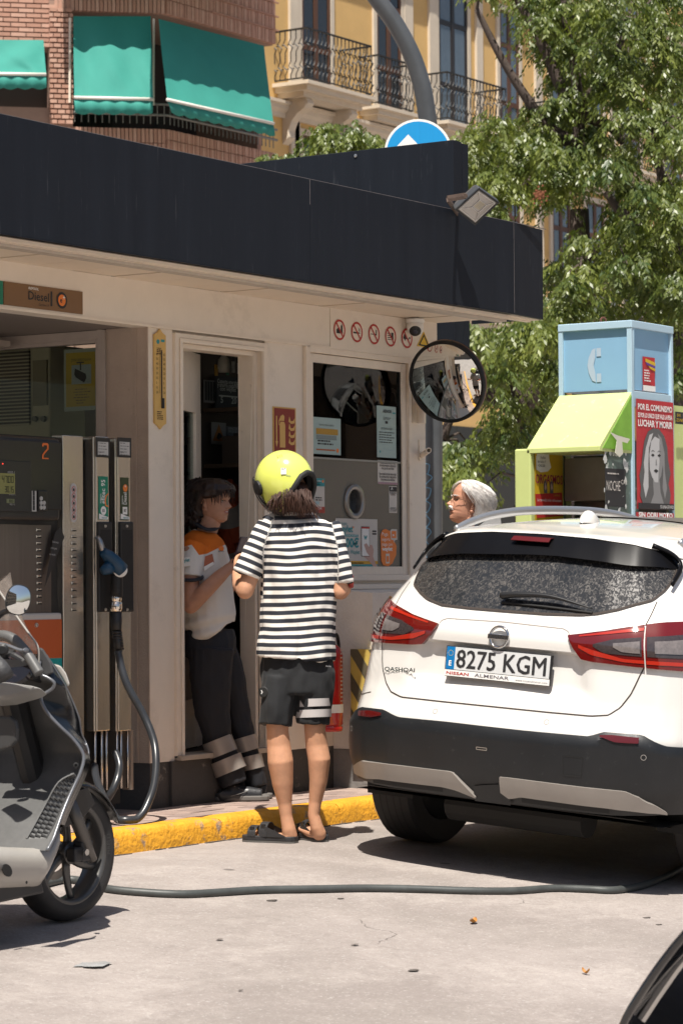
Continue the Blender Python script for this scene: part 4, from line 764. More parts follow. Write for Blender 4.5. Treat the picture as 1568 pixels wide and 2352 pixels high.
t = thing('pipe_bracket', 'small cream pipe stub on a plate below the round mirror', 'bracket', at_y(968, 1035, WY))
p = at_y(968, 1034, WY - .004); b = MB(); b.box(p[0] - .03, p[0] + .03, WY - .008, WY, p[2] - .06, p[2] + .06); b.build('plate', M_trim, t)
b = MB(); q = at_y(990, 1030, .42); b.lathe([(.016, 0), (.016, .19), (.011, .19), (.011, .12)], p - Z * .03, q - (p - Z * .03), 12); b.build('pipe', M_trim, t, smooth=False)
c = at_y(953, 737, .52); c[2] = 2.712; cc = thing('security_camera', 'white dome security camera under the soffit above the mirror', 'security camera', c)
b = MB(); b.lathe([(.052, 0), (.052, -.018), (.048, -.022)], c, (0, 0, 1), 24); b.build('base', M_white, cc, smooth=False)
nn_ = (CAM - c) / np.linalg.norm(CAM - c); d_ = nn_ * .8 - Z * .5; d_ /= np.linalg.norm(d_); hc = c - Z * .045
b = MB(); b.lathe([(.047, -.03), (.047, .01), (.043, .03), (.034, .042)], hc, d_, 24); b.sphere(hc, .047, 18); b.build('housing', M_white, cc, smooth=True)
b = MB(); b.lathe([(.035, .040), (.030, .047), (.0, .050)], hc, d_, 20); b.build('lens_ring', M_blk, cc, smooth=True)
b = MB(); b.lathe([(.016, .05), (.012, .056), (0, .057)], hc, d_, 16); b.build('lens', mat('lens', (0.05, 0.05, 0.07), .05), cc, smooth=True)
pc = at_y(1094, 471, -.16); toc = (CAM - pc) / np.linalg.norm(CAM - pc); n = toc * .80 + RGT * .35 - UPV * .48; n /= np.linalg.norm(n)
fl = thing('floodlight', 'dark square floodlight with a pale lens tilted over the canopy corner', 'floodlight', pc)
C4 = [at_plane(*q, pc, n) for q in ((1099, 430), (1146, 463), (1090, 516), (1044, 480))]; ce = sum(C4) / 4
b = MB(); back = [ce + (q - ce) * 1.0 - n * .035 for q in C4]; back2 = [ce + (q - ce) * .78 - n * .075 for q in C4]
b.add(C4 + back + back2, [(0, 1, 5, 4), (1, 2, 6, 5), (2, 3, 7, 6), (3, 0, 4, 7), (4, 5, 9, 8), (5, 6, 10, 9), (6, 7, 11, 10), (7, 4, 8, 11), (8, 9, 10, 11), (3, 2, 1, 0)]); b.build('housing', mat('flood_grey', (0.06, 0.062, 0.066), .45, var=.15), fl, bevel=.004)
b = MB(); b.add([ce + (q - ce) * .86 + n * .0045 for q in C4], [(0, 1, 2, 3)]); b.build('lens', mat('flood_lens', (0.42, 0.38, 0.34), .12, var=.06, scale=12, coat=.5), fl)
b = MB(); I = [ce + (q - ce) * .78 + n * .006 for q in C4]; J = [ce + (q - ce) * .34 + n * .0055 + RGT * .01 for q in C4]
for k in range(4): b.tube([I[k], J[k]], .0018, 4); b.tube([J[k], J[(k + 1) % 4]], .0018, 4); b.tube([I[k], I[(k + 1) % 4]], .0022, 4)
b.build('reflector_edges', mat('refl_edge', (0.70, 0.67, 0.62), .3), fl)
b = MB(); e1 = (C4[1] - C4[0]) / 9; e2 = (C4[3] - C4[0]) / 11; q0 = ce - e1 * 1.2 - e2 * 2.0
for i in range(6):
    for j in range(5): q = q0 + e1 * .45 * i + e2 * .55 * j + n * .0062; b.add([q, q + e1 * .25, q + e1 * .25 + e2 * .3, q + e2 * .3], [(0, 1, 2, 3)])
b.build('led_chips', mat('led_chip', (0.60, 0.52, 0.30), .4), fl)
b = MB(); b.add([ce + (q - ce) * s_ + n * h_ for s_, h_ in ((1.0, .001), (1.0, .007), (.88, .007), (.88, .001)) for q in C4], [(i * 4 + k, i * 4 + (k + 1) % 4, (i + 1) * 4 + (k + 1) % 4, (i + 1) * 4 + k) for i in range(3) for k in range(4)]); b.build('bezel', mat('flood_bezel', (0.02, 0.021, 0.022), .4), fl)
b = MB(); A_ = at_y(1050, 488, -.003); B_ = at_y(1027, 456, -.10); C_ = at_y(1068, 449, -.14)
b.tube([A_, A_ + (B_ - A_) * .5, B_], (.006), 6, flat=3.5); b.tube([B_, C_], .005, 6, flat=4); b.lathe([(.014, 0), (.012, .012), (0, .012)], C_, toc, 10); b.build('bracket', mat('rusty_bracket', (0.13, 0.09, 0.07), .6, metal=.3, var=.3), fl)
pe = at_y(757, 1680, .50); ex = thing('fire_extinguisher', 'red fire extinguisher hung on the wall behind the man in the striped shirt', 'extinguisher', pe)
zt = at_y(765, 1462, .5)[2]; zb_ = pe[2]; xc_ = pe[0]; hh = zt - zb_; c0 = np.array([xc_, .50, zb_])
M_ex = mat('extinguisher_red', (0.42, 0.012, 0.010), .25, coat=.5)
b = MB(); b.lathe([(0, .0), (.066, 0), (.070, .004), (.070, .025), (.064, .030), (.072, .04), (.073, hh * .80), (.060, hh * .88), (.03, hh * .93), (.02, hh * .97), (0, hh * .97)], c0, (0, 0, 1), 28); b.build('cylinder', M_ex, ex, smooth=True)
def wrap(a0, a1, z0, z1, m, name, n=10, r=.0738):
    b = MB(); b.grid([[c0 + np.array([r * math.cos(a), r * math.sin(a), z0]), c0 + np.array([r * math.cos(a), r * math.sin(a), z1])] for a in np.linspace(a0, a1, n)]); return b.build(name, m, ex, smooth=True)
wrap(-2.9, -.2, .10, .145, M_white, 'white_label')
rr = random.Random(4); b = MB()
for k in range(14):
    z = .16 + k * .021; a = -1.6
    while a < -.5:
        da = rr.uniform(.04, .16); b.grid([[c0 + np.array([.0745 * math.cos(q), .0745 * math.sin(q), z]), c0 + np.array([.0745 * math.cos(q), .0745 * math.sin(q), z + .008])] for q in (a, a + da / 2, a + da)]); a += da + .05
b.build('small_print', mat('print_pink', (0.62, 0.50, 0.46), .6), ex)
b = MB(); b.tube([c0 + Z * hh * .95, c0 + Z * (hh * 1.0)], .02, 10); b.box(xc_ - .05, xc_ + .06, .488, .512, zt - .012, zt + .004); b.build('valve', M_blk, ex)
b = MB(); b.tube(smooth_path([c0 + Z * hh * .97 + X * .02, c0 + Z * hh * 1.02 + X * .07, c0 + Z * hh * .85 + X * .095, c0 + Z * hh * .4 + X * .088], 5), .009, 8); b.build('hose', M_blk, ex, smooth=True)
pd = 21.6; M_pole = mat('pole_grey', (0.085, 0.09, 0.095), .35, metal=.2, var=.15, scale=6, dirt=(.25, .25, .25), dirt_amt=.4, dirt_scale=40, dirt_thr=.66)
foot = at_d(994, 1400, pd); P = [np.array([foot[0], foot[1], 0.0])] + [at_d(*q, pd) for q in ((994, 1250), (994, 1000), (994, 800), (994, 600), (992, 450), (988, 340), (980, 262), (967, 190), (942, 118), (905, 50), (868, 0), (838, -40), (800, -75))]
pole = thing('lamp_post', 'thick grey lamp post curving over to the left behind the canopy', 'lamp post', P[0])
b = MB(); Q = smooth_path(P, 4); b.tube(Q, [.078 - .010 * (i / len(Q)) for i in range(len(Q))], 20); b.build('pole', M_pole, pole, smooth=True)
b = MB(); b.lathe([(.20, 0), (.20, .03), (.10, .06), (.085, .25), (.078, .26)], P[0], (0, 0, 1), 20); b.build('base', M_pole, pole, smooth=True)
rr = random.Random(9); b = MB(); pts = []
for k in range(26):
    z = -.25 + k * .034; pts.append(at_d(983 + 6 * math.sin(k * 1.9) + rr.uniform(-5, 5), 1290 - k * 9 + rr.uniform(-6, 6), pd - .083))
b.tube(smooth_path(pts, 3), .0045, 4); b.build('blue_scrawl', mat('scrawl_blue', (0.10, 0.22, 0.32), .5), pole)
sdp = 21.0; c = at_d(960, 350, sdp); sg = thing('road_sign', 'round blue road sign with a white arrow, half hidden by the black sign box', 'road sign', c)
nn_ = -FH; rs = .262
nn_ = (CAM - c); nn_[2] = 0; nn_ /= np.linalg.norm(nn_)
b = MB(); b.lathe([(rs, -.02), (rs, .0), (rs * .92, .001)], c, nn_, 40); b.build('rim', mat('sign_white', (0.78, 0.76, 0.72), .5), sg)
b = MB(); b.disc(c + nn_ * .0015, nn_, rs * .93, 40); b.build('face', mat('sign_blue', (0.01, 0.28, 0.62), .4, var=.05, scale=60, stretch=(1, 1, .02)), sg)
rt = np.cross(Z, nn_); rt = -rt if np.dot(rt, RGT) < 0 else rt
tip = at_plane(937, 308, c + nn_ * .003, nn_)
b = MB(); b.add([tip, tip - Z * .14 + rt * .135, tip - Z * .14 + rt * .05, tip - Z * .4 + rt * .05, tip - Z * .4 - rt * .05, tip - Z * .14 - rt * .05, tip - Z * .14 - rt * .135], [(0, 1, 2, 3, 4, 5, 6)]); b.build('arrow', M_white, sg)
b = MB(); b.tube([c - nn_ * .04 - Z * c[2], c - nn_ * .04 + Z * .2], .03, 10); b.build('post', M_alu, sg)
hz = [(-60, 2060), (60, 2050), (150, 2030), (215, 2040), (250, 2052), (330, 2060), (420, 2064), (500, 2060), (600, 2054), (720, 2052), (840, 2050), (960, 2052), (1080, 2056), (1180, 2056), (1270, 2050), (1350, 2052), (1410, 2054), (1470, 2044), (1520, 2026), (1560, 2006), (1640, 1960)]
P = [at_g(x, y) for x, y in hz]
for q in P: q[2] += .016
b = MB(); b.tube(smooth_path(P, 5), .0165, 12); tag(b.build('air_hose', mat('air_hose_rubber', (0.055, 0.06, 0.058), .5, var=.3, scale=12), smooth=True), 'long dark rubber hose snaking across the forecourt from scooter to car', 'hose')
for k, (px, py, s, a, lab) in enumerate([(1087, 2123, .030, .3, 'curled dry orange leaf right of centre on the bright forecourt'), (1310 / 1.0, 3980 / 1.7417, .02, 1.2, 'tiny dry leaf at the very bottom edge of the forecourt')]):
    if k == 1: px, py = 1345, 2340 - 100
    p = at_g(px, py) + Z * .004; b = MB(); rows = []
    for i in range(7):
        u_ = i / 6 - .5; wv = s * .45 * math.sqrt(max(0.02, 1 - (2 * u_) ** 2)); rows.append([p + np.array([math.cos(a) * u_ * 2 * s + -math.sin(a) * v * wv, math.sin(a) * u_ * 2 * s + math.cos(a) * v * wv, .006 * abs(v) + .016 * u_ * u_ * 4]) for v in (-1, 0, 1)])
    b.grid(rows); tag(b.build('dry_leaf', mat('dry_leaf', (0.42, 0.19, 0.04), .7)), lab, 'leaf')
b = MB(); rr = random.Random(3); c = at_g(215, 2218)
ring = [c + np.array([math.cos(a) * .11 * rr.uniform(.5, 1.2), math.sin(a) * .05 * rr.uniform(.5, 1.3), .003 + rr.uniform(0, .002)]) for a in np.linspace(0, 2 * math.pi, 14, endpoint=False)]
b.add(ring + [c + Z * .006], [(i, (i + 1) % 14, 14) for i in range(14)]); tag(b.build('plastic_film', mat('clear_film', (0.46, 0.46, 0.46), .15, var=.2, scale=30)), 'crumpled scrap of clear plastic film lying on the forecourt', 'litter')
b = MB()
for (px, py, s) in ((625, 2070, .03), (782, 2066, .02), (814, 2172, .022), (950, 2231, .03), (1485, 2110, .025), (1512, 2126, .02), (505, 2160, .02), (553, 2277, .012)):
    p = at_g(px, py) + Z * .0035; b.add([p + np.array([math.cos(a) * s * rr.uniform(.6, 1.1), math.sin(a) * s * .7 * rr.uniform(.6, 1.1), 0]) for a in np.linspace(0, 2 * math.pi, 10, endpoint=False)], [tuple(range(10))])
tag(b.build('gum_spots', mat('gum', (0.10, 0.085, 0.075), .8)), kind='stuff')
dc = thing('dark_car', 'dark blurred car wing cutting into the bottom right corner', 'car', at_d(1560, 2400, 7.0))
M_dc = mat('dark_paint', (0.006, 0.008, 0.011), .12, coat=1.0)
edge = [(1400, 2420), (1420, 2352), (1442, 2310), (1478, 2255), (1520, 2195), (1568, 2135), (1640, 2060), (1760, 1990)]
b = MB(); rows = []
for k, d in enumerate((6.9, 6.75, 6.9, 7.3, 8.2)):
    off = [(-6, 4), (0, 0), (26, 16), (80, 70), (200, 220)][k]
    rows.append([at_d(x + off[0] * 1.0, y + off[1] * 1.6, d - .02 * i) for i, (x, y) in enumerate(edge)])
b.grid(rows); b.build('wing', M_dc, dc, smooth=True, subsurf=1)
p = at_d(1560, 2420, 7.2); b = MB(); b.lathe([(.33, -.1), (.33, .1), (.2, .11), (0, .11)], (p[0] + .6, p[1] - .3, gz(p[0], p[1]) + .33), (0, 1, 0), 24); b.build('wheel', M_gasket, dc, smooth=True)
b = MB(); rr_ = [at_d(x + 30, y + 34, 6.84) for x, y in edge[2:]]; b.tube(rr_, .012, 6); b.build('window_seal', M_alu, dc)
CT = math.atan(0.075); CO = np.array([-.55, -1.54, -.075])
CR = np.array([[1, 0, 0], [0, math.cos(CT), -math.sin(CT)], [0, math.sin(CT), math.cos(CT)]])
def cw(p): return CR @ np.array(p, float) + CO
ZS = [0.15, .22, .30, .45, .66, .72, .80, .95, 1.06, 1.12, 1.20, 1.45, 1.50, 1.56, 1.62]
XS = [.22, .12, .06, .01, .0, .03, .06, .085, .085, .11, .17, .37, .42, .6, 1.0]
WS = [.84, .86, .89, .90, .90, .90, .90, .89, .87, .85, .82, .68, .65, .60, .55]
PL = np.array([(0, 0), (.3, .008), (.55, .028), (.72, .07), (.83, .13), (.9, .21), (.955, .32), (.985, .45), (1.0, .62), (1.0, 1.1)])
SG = np.r_[0, np.cumsum(np.hypot(np.diff(PL[:, 0]) * .9, np.diff(PL[:, 1])))]
def smi(x, xs, ys):           # smoothed interpolation
    return (np.interp(x - .015, xs, ys) + np.interp(x, xs, ys) * 2 + np.interp(x + .015, xs, ys)) / 4
def smstep(a, b_, x): t = min(1, max(0, (x - a) / (b_ - a))); return t * t * (3 - 2 * t)
def recess(s, z):
    a = abs(s)
    if z > 1.02: d = 0
    else: d = smstep(1.018, 1.005, z) if z > 1.0 else 1.0
    wdt = .40 + (1.0 - z) * .25
    return .032 * d * smstep(wdt + .05, wdt - .06, a) * smstep(.80, .86, z)
def cs(s, z, off=0.0, rec=True):
    def q(s, z):
        a = abs(s); yn = np.interp(a, SG, PL[:, 0]); xo = (np.interp(a - .02, SG, PL[:, 1]) + np.interp(a, SG, PL[:, 1]) * 2 + np.interp(a + .02, SG, PL[:, 1])) / 4
        return np.array([smi(z, ZS, XS) + xo + (recess(s, z) if rec else 0), smi(z, ZS, WS) * yn * (1 if s > 0 else -1), z])
    p = q(s, z)
    if off:
        ds = q(s + .004, z) - q(s - .004, z); dz = q(s, z + .004) - q(s, z - .004); n = np.cross(dz, ds); n /= np.linalg.norm(n) + 1e-9
        if n[0] > 0 and abs(s) < 1.2: n = -n
        if abs(s) >= 1.2 and n[1] * s < 0: n = -n
        p = p + n * off
    return cw(p)
def interp_poly(pts, s): return float(np.interp(s, [p[0] for p in pts], [p[1] for p in pts]))
def cpatch(name, top, bot, m, parent, off=.003, thick=.0, ns=40, nz=8, rec=False, smooth=True, s0=None, s1=None):
    """surface patch between two lines z(s) laid on the body skin"""
    s0 = top[0][0] if s0 is None else s0; s1 = top[-1][0] if s1 is None else s1
    b = MB(); P = []
    for i in range(ns + 1):
        s = s0 + (s1 - s0) * i / ns; zt, zb = interp_poly(top, s), interp_poly(bot, s)
        col = [cs(s, zb + (zt - zb) * j / nz, off, rec) for j in range(nz + 1)]
        if thick: col = [cs(s, zb, off - thick, rec)] + col + [cs(s, zt, off - thick, rec)]
        P.append(col)
    b.grid(P)
    if thick:
        for row in (P[0], P[-1]): b.add([row[0]] + row[1:-1] + [row[-1]], [tuple(range(len(row)))])
    return b.build(name, m, parent, smooth=False, auto=35) if smooth else b.build(name, m, parent)
def strip_line(pts, w_, off, n=60, rec=False):
    """thin dark joint following points (s,z)"""
    b = MB(); L = [0]
    for i in range(1, len(pts)): L.append(L[-1] + math.dist(pts[i], pts[i - 1]))
    Q = []
    for k in range(n + 1): u = L[-1] * k / n; Q.append((np.interp(u, L, [p[0] for p in pts]), np.interp(u, L, [p[1] for p in pts])))
    rows = []
    for k, (s, z) in enumerate(Q):
        a = Q[max(0, k - 1)]; c = Q[min(n, k + 1)]; d = np.array([c[0] - a[0], c[1] - a[1]]); d /= np.linalg.norm(d) + 1e-9; nn = np.array([-d[1], d[0]]) * w_ / 2
        rows.append([cs(s + nn[0], z + nn[1], off, rec), cs(s - nn[0], z - nn[1], off, rec)])
    b.grid(rows); return b
M_cw = mat('pearl_white_paint', (0.70, 0.68, 0.645), .22, coat=.8, var=.015, scale=3)
M_cb = mat('bumper_plastic', (0.010, 0.0112, 0.013), .40, var=.2, scale=5, bump=.08, bscale=300, dirt=(0.06, 0.06, 0.06), dirt_amt=.3, dirt_scale=30, dirt_thr=.60)
M_cg = bpy.data.materials.new('dusty_rear_glass'); M_cg.use_nodes = True
def _dusty(m):
    t = m.node_tree; b = t.nodes['Principled BSDF']; L = t.links.new; tc = t.nodes.new('ShaderNodeTexCoord').outputs['Object']
    mp = t.nodes.new('ShaderNodeMapping'); mp.inputs['Rotation'].default_value = (0.5, 0, 0); mp.inputs['Scale'].default_value = (1, 1.0, 0.6); L(tc, mp.inputs[0])
    n1 = t.nodes.new('ShaderNodeTexNoise'); n1.inputs['Scale'].default_value = 70; n1.inputs['Detail'].default_value = 4; n1.inputs['Roughness'].default_value = .6; n1.inputs['Distortion'].default_value = 1.2; L(mp.outputs[0], n1.inputs['Vector'])
    n2 = t.nodes.new('ShaderNodeTexNoise'); n2.inputs['Scale'].default_value = 4; n2.inputs['Detail'].default_value = 3; L(tc, n2.inputs['Vector'])
    r = t.nodes.new('ShaderNodeMapRange'); r.inputs[1].default_value = .44; r.inputs[2].default_value = .68; r.inputs[3].default_value = .16; r.inputs[4].default_value = 1; L(n1.outputs[0], r.inputs[0])
    r2 = t.nodes.new('ShaderNodeMapRange'); r2.inputs[1].default_value = .3; r2.inputs[2].default_value = .7; r2.inputs[3].default_value = .35; r2.inputs[4].default_value = .75; L(n2.outputs[0], r2.inputs[0])
    mu = t.nodes.new('ShaderNodeMath'); mu.operation = 'MULTIPLY'; L(r.outputs[0], mu.inputs[0]); L(r2.outputs[0], mu.inputs[1])
    mx = t.nodes.new('ShaderNodeMix'); mx.data_type = 'RGBA'; mx.inputs[6].default_value = (.008, .011, .015, 1); mx.inputs[7].default_value = (.15, .135, .12, 1); L(mu.outputs[0], mx.inputs[0]); L(mx.outputs[2], b.inputs['Base Color'])
    rr_ = t.nodes.new('ShaderNodeMapRange'); rr_.inputs[3].default_value = .06; rr_.inputs[4].default_value = .7; L(mu.outputs[0], rr_.inputs[0]); L(rr_.outputs[0], b.inputs['Roughness'])
_dusty(M_cg)
M_lr = mat('lamp_red', (0.12, 0.004, 0.003), .10, coat=1, spec=.7); M_lr2 = mat('lamp_red_bright', (0.40, 0.02, 0.008), .15, coat=1); M_ld = mat('lamp_smoked', (0.045, 0.035, 0.035), .08, coat=1, var=.3, scale=60); M_lc = mat('lamp_clear', (0.16, 0.14, 0.135), .10, coat=1, var=.3, scale=50)
M_gap = mat('panel_gap', (0.035, 0.025, 0.02), .8); M_chr = mat('chrome_badge', (0.62, 0.63, 0.64), .10, metal=1.0)
car = thing('white_crossover_car', 'white crossover car seen from behind with a dusty rear window', 'car', cw((2.2, 0, 0)))
b = MB(); P = []
sl = list(np.linspace(-1.296, 1.296, 97)); zl = list(np.linspace(.60, 1.0, 22)) + [1.003, 1.006, 1.010, 1.014, 1.018, 1.022] + list(np.linspace(1.03, 1.515, 30))
for s in sl: P.append([cs(s, z) for z in zl])
b.grid(P)
def xedge(y):
    a = abs(y) / .643; return smi(1.515, ZS, XS) + float(np.interp(a, PL[:, 0], PL[:, 1]))
P = []
for s in sl:
    p0 = CR.T @ (cs(s, 1.515) - CO); y = p0[1]; a = abs(y) / .643; col = []
    for t_ in np.linspace(0, 1, 22):
        x = p0[0] + (3.0 - p0[0]) * t_; d = x - p0[0]; zz = 1.515 + .085 * (1 - math.exp(-d / .35)) * (1 - 1.25 * a ** 2.6)
        if x > 2.1: zz -= (x - 2.1) ** 2 * .42
        col.append(cw((x, y * (1 - .0 * t_), zz)))
    P.append(col)
b.grid(P)
body_z = np.linspace(.30, 1.02, 19)
AX = (.83, 3.47)
def side_y(x, z): return float(smi(z, ZS, WS)) * (1 - .05 * smstep(3.3, 4.3, x) - .10 * smstep(3.9, 4.4, x))
for sg_ in (1, -1):
    xsn = np.linspace(0, 1, 70)
    for (za, zb, nz_) in ((.30, 1.04, 26),):
        zz = np.linspace(za, zb, nz_); G = []
        for t_ in xsn: G.append([])
        verts = {}
        for i, t_ in enumerate(xsn):
            for j, z in enumerate(zz):
                x0 = float(smi(z, ZS, XS)) + .60; x1 = 4.30 - .25 * abs(z - .55); x = x0 + (x1 - x0) * t_
                verts[i, j] = (x, side_y(x, z) * sg_, z)
        vl = []; idx = {}
        for k_, v_ in verts.items(): idx[k_] = len(vl); vl.append(cw(v_))
        fs = []
        for i in range(69):
            for j in range(nz_ - 1):
                c_ = np.mean([verts[i, j], verts[i + 1, j + 1]], axis=0)
                if any(math.hypot(c_[0] - ax, c_[2] - .36) < .385 for ax in AX): continue
                if c_[0] > 3.1 and c_[2] > 1.04 - .16 * (c_[0] - 3.1): continue
                fs.append((idx[i, j], idx[i + 1, j], idx[i + 1, j + 1], idx[i, j + 1]))
        b.add(vl, fs)
    for (x0, x1, x2, x3) in ((.98, 1.18, .80, .92), (1.98, 2.04, 1.98, 2.06), (2.95, 3.05, 3.30, 3.42)):
        b.grid([[cw((x2, side_y(x2, 1.04) * sg_, 1.04)), cw((x0, side_y(x0, 1.50) * sg_, 1.50))], [cw((x3, side_y(x3, 1.04) * sg_, 1.04)), cw((x1, side_y(x1, 1.50) * sg_, 1.50))]])
    b.grid([[cw((x, side_y(x, 1.46) * sg_ - .0, 1.46)), cw((x, .643 * sg_, 1.515 if x < 2.6 else 1.515 - (x - 2.6) * .4))] for x in (1.0, 1.5, 2.0, 2.6, 3.0)])
P = []
for x, z, hwf in ((3.05, 1.15, .80), (3.4, 1.08, .80), (3.8, 1.0, .80), (4.15, .90, .78), (4.32, .78, .74), (4.37, .6, .72), (4.34, .35, .72)):
    P.append([cw((x - .12 * (abs(y)) ** 3, y * hwf / .8, z - .05 * abs(y) ** 3)) for y in np.linspace(-.82, .82, 17)])
b.grid(P)
body = b.build('body', M_cw, car, auto=38)
M_sg = mat('car_side_glass', (0.015, 0.018, 0.02), .05, coat=.5)
b = MB(); b.grid([[cw((3.42, y, 1.08 - .05 * abs(y))), cw((2.62, y * .85, 1.50 - .06 * abs(y)))] for y in np.linspace(-.72, .72, 9)]); b.build('windscreen', M_sg, car, smooth=True)
for sg_ in (1, -1):
    b = MB(); b.grid([[cw((xa, (side_y(xa, 1.03) - .012) * sg_, 1.03)), cw((xb, (side_y(xb, 1.47) - .012) * sg_, 1.48))] for xa, xb in ((.86, 1.08), (1.4, 1.5), (2.0, 2.0), (2.6, 2.5), (3.35, 2.98))]); b.build('side_window', M_sg, car)
b = MB(); b.add([cw(p) for p in ((.2, -.78, .30), (4.2, -.7, .30), (4.2, .7, .30), (.2, .78, .30))], [(0, 1, 2, 3)]); b.add([cw(p) for p in ((.12, -.70, .33), (.12, .70, .33), (.5, .7, .26), (.5, -.7, .26))], [(0, 1, 2, 3)])
b.add([cw(p) for p in ((.5, -.7, .26), (.5, .7, .26), (4.1, .7, .24), (4.1, -.7, .24))], [(0, 1, 2, 3)])
b.tube([cw((.35, -.35, .27)), cw((.35, .35, .27))], .08, 12); b.tube([cw((.83, -.72, .30)), cw((.83, .72, .30))], .05, 10); b.build('underbody', mat('underbody_black', (.015, .014, .013), .8), car)
M_ty = mat('tyre_rubber', (0.022, 0.021, 0.021), .7, var=.2, scale=20)
for ax in AX:
    for sg_ in (1, -1):
        c = cw((ax, .79 * sg_, .345)); axv = CR @ np.array([0, sg_, 0.])
        if sg_ == 1: c = c + np.array([0.0, 0.0, 0.0])
        w0 = thing('tmp', '', '', c); bpy.data.objects.remove(w0)
        b = MB(); b.lathe([(.23, -.10), (.325, -.112), (.342, -.095), (.345, -.06), (.345, .06), (.342, .095), (.325, .112), (.23, .10)], c, axv, 44); wh = b.build('wheel', M_ty, car, smooth=False, auto=30)
        b = MB()
        for dd in (-.055, -.02, .02, .055): b.lathe([(.3455, dd - .004), (.3455, dd + .004)], c, axv, 44)
        b.build('tread_groove', M_gasket, wh)
        b = MB(); b.lathe([(.228, -.1), (.225, 0.07), (.20, .09), (.05, .08), (0, .08)], c, axv, 30); b.build('rim', mat('alloy', (.35, .35, .35), .35, metal=.8), wh, smooth=True)
        b = MB(); b.grid([[c + CR @ np.array([.39 * math.cos(a), -.16 * sg_, .39 * math.sin(a)]), c + CR @ np.array([.39 * math.cos(a), .09 * sg_, .39 * math.sin(a)])] for a in np.linspace(-.25, math.pi + .25, 20)]); b.build('wheel_arch', mat('arch_black', (.012, .012, .012), .8), car, smooth=True)
gb_ = [(-.84, 1.395), (-.82, 1.35), (-.78, 1.305), (-.72, 1.258), (-.64, 1.236), (-.56, 1.210), (-.46, 1.186), (-.38, 1.176), (-.2, 1.168), (0, 1.166), (.2, 1.165), (.38, 1.168), (.48, 1.187), (.57, 1.214), (.66, 1.246), (.70, 1.275), (.74, 1.31), (.78, 1.34)]
gt_ = [(-.84, 1.40), (-.78, 1.45), (-.6, 1.47), (.6, 1.47), (.72, 1.40), (.78, 1.345)]
b_ = cpatch('rear_window', gt_, gb_, M_cg, car, off=.004, thick=.01, ns=60, nz=14)
strip = strip_line(gb_, .008, .0062, 90); strip.build('window_seal', M_gap, b_)
sb = [(-.85, 1.395), (-.78, 1.402), (-.60, 1.402), (-.45, 1.412), (-.18, 1.422), (0, 1.420), (.23, 1.410), (.45, 1.402), (.60, 1.388), (.68, 1.375), (.76, 1.36)]
stp_ = [(-.90, 1.44), (-.86, 1.447), (-.78, 1.472), (-.63, 1.493), (-.37, 1.508), (0, 1.513), (.37, 1.508), (.63, 1.490), (.72, 1.470), (.80, 1.44)]
M_sp = mat('gloss_black', (0.005, 0.005, 0.006), .3, spec=.15)
def cx_(s, z, d): return cs(s, z) - CR @ np.array([d, 0, 0])
b = MB(); P = []
for i in range(61):
    s = -.86 + 1.64 * i / 60; zt, zb = interp_poly(stp_, s), interp_poly(sb, s); e = smstep(.86, .70, abs(s + .03))
    P.append([cs(s, zb, .004), cx_(s, zb, .012 + .03 * e), cx_(s, zb + (zt - zb) * .5, .012 + .035 * e), cx_(s, zt - .004, .012 + .045 * e)])
b.grid(P); spo = b.build('spoiler', M_sp, car, auto=40)
b = MB(); P = []
for i in range(61):
    s = -.90 + 1.72 * i / 60; zt = interp_poly(stp_, s); e = smstep(.90, .74, abs(s + .03))
    p1 = cx_(s, zt, .01 + .048 * e); p2 = cx_(s, zt + .008, .012 + .052 * e); p3 = cx_(s, min(zt + .02, 1.516), .006 + .025 * e); l = CR.T @ (cs(s, 1.515, 0) - CO); x_ = l[0] + .16; a = abs(l[1]) / .643
    d = .16; p4 = cw((x_, l[1], 1.515 + .085 * (1 - math.exp(-d / .35)) * (1 - 1.25 * a ** 2.6) + .003))
    P.append([cs(s, zt, 0), p1, p2, p3 + (p4 - p3) * .3, p4])
b.grid(P); b.build('roof_lip', M_cw, car, auto=50)
b = MB(); b.grid([[cx_(q, z, .074) for z in (1.478, 1.495)] + [cx_(q, 1.497, .03)] for q in np.linspace(-.11, .155, 12)]); b.build('brake_light', mat('brake_red', (.09, .005, .004), .3, coat=.3), spo, solid=.004)
for sg_ in (1, -1):
    b = MB()
    Q = [(.70 * sg_, 1.47), (.80 * sg_, 1.44), (.85 * sg_, 1.39), (.80 * sg_, 1.31)] if sg_ < 0 else [(.70, 1.46), (.77, 1.42), (.80, 1.37), (.745, 1.30)]
    b.tube(smooth_path([cs(s, z, .03) for s, z in Q], 4), [.026 - .0012 * i for i in range(13)], 8, flat=.5); b.build('spoiler_fin', M_sp, spo, smooth=True)
wz = [cs(.05, 1.215, .03), cs(-.05, 1.220, .04), cs(-.23, 1.222, .04), cs(-.44, 1.196, .022)]
b = MB(); b.tube(smooth_path(wz, 5), [.020, .020, .019, .019, .018, .018, .017, .016, .015, .014, .013, .011, .009, .007, .005, .004], 8, flat=.75); wp = b.build('wiper', M_blk, car, smooth=True)
b = MB(); b.tube([cs(.05, 1.198, .010), cs(-.2, 1.194, .012), cs(-.44, 1.186, .010)], .006, 6); b.build('wiper_blade', M_gasket, wp)
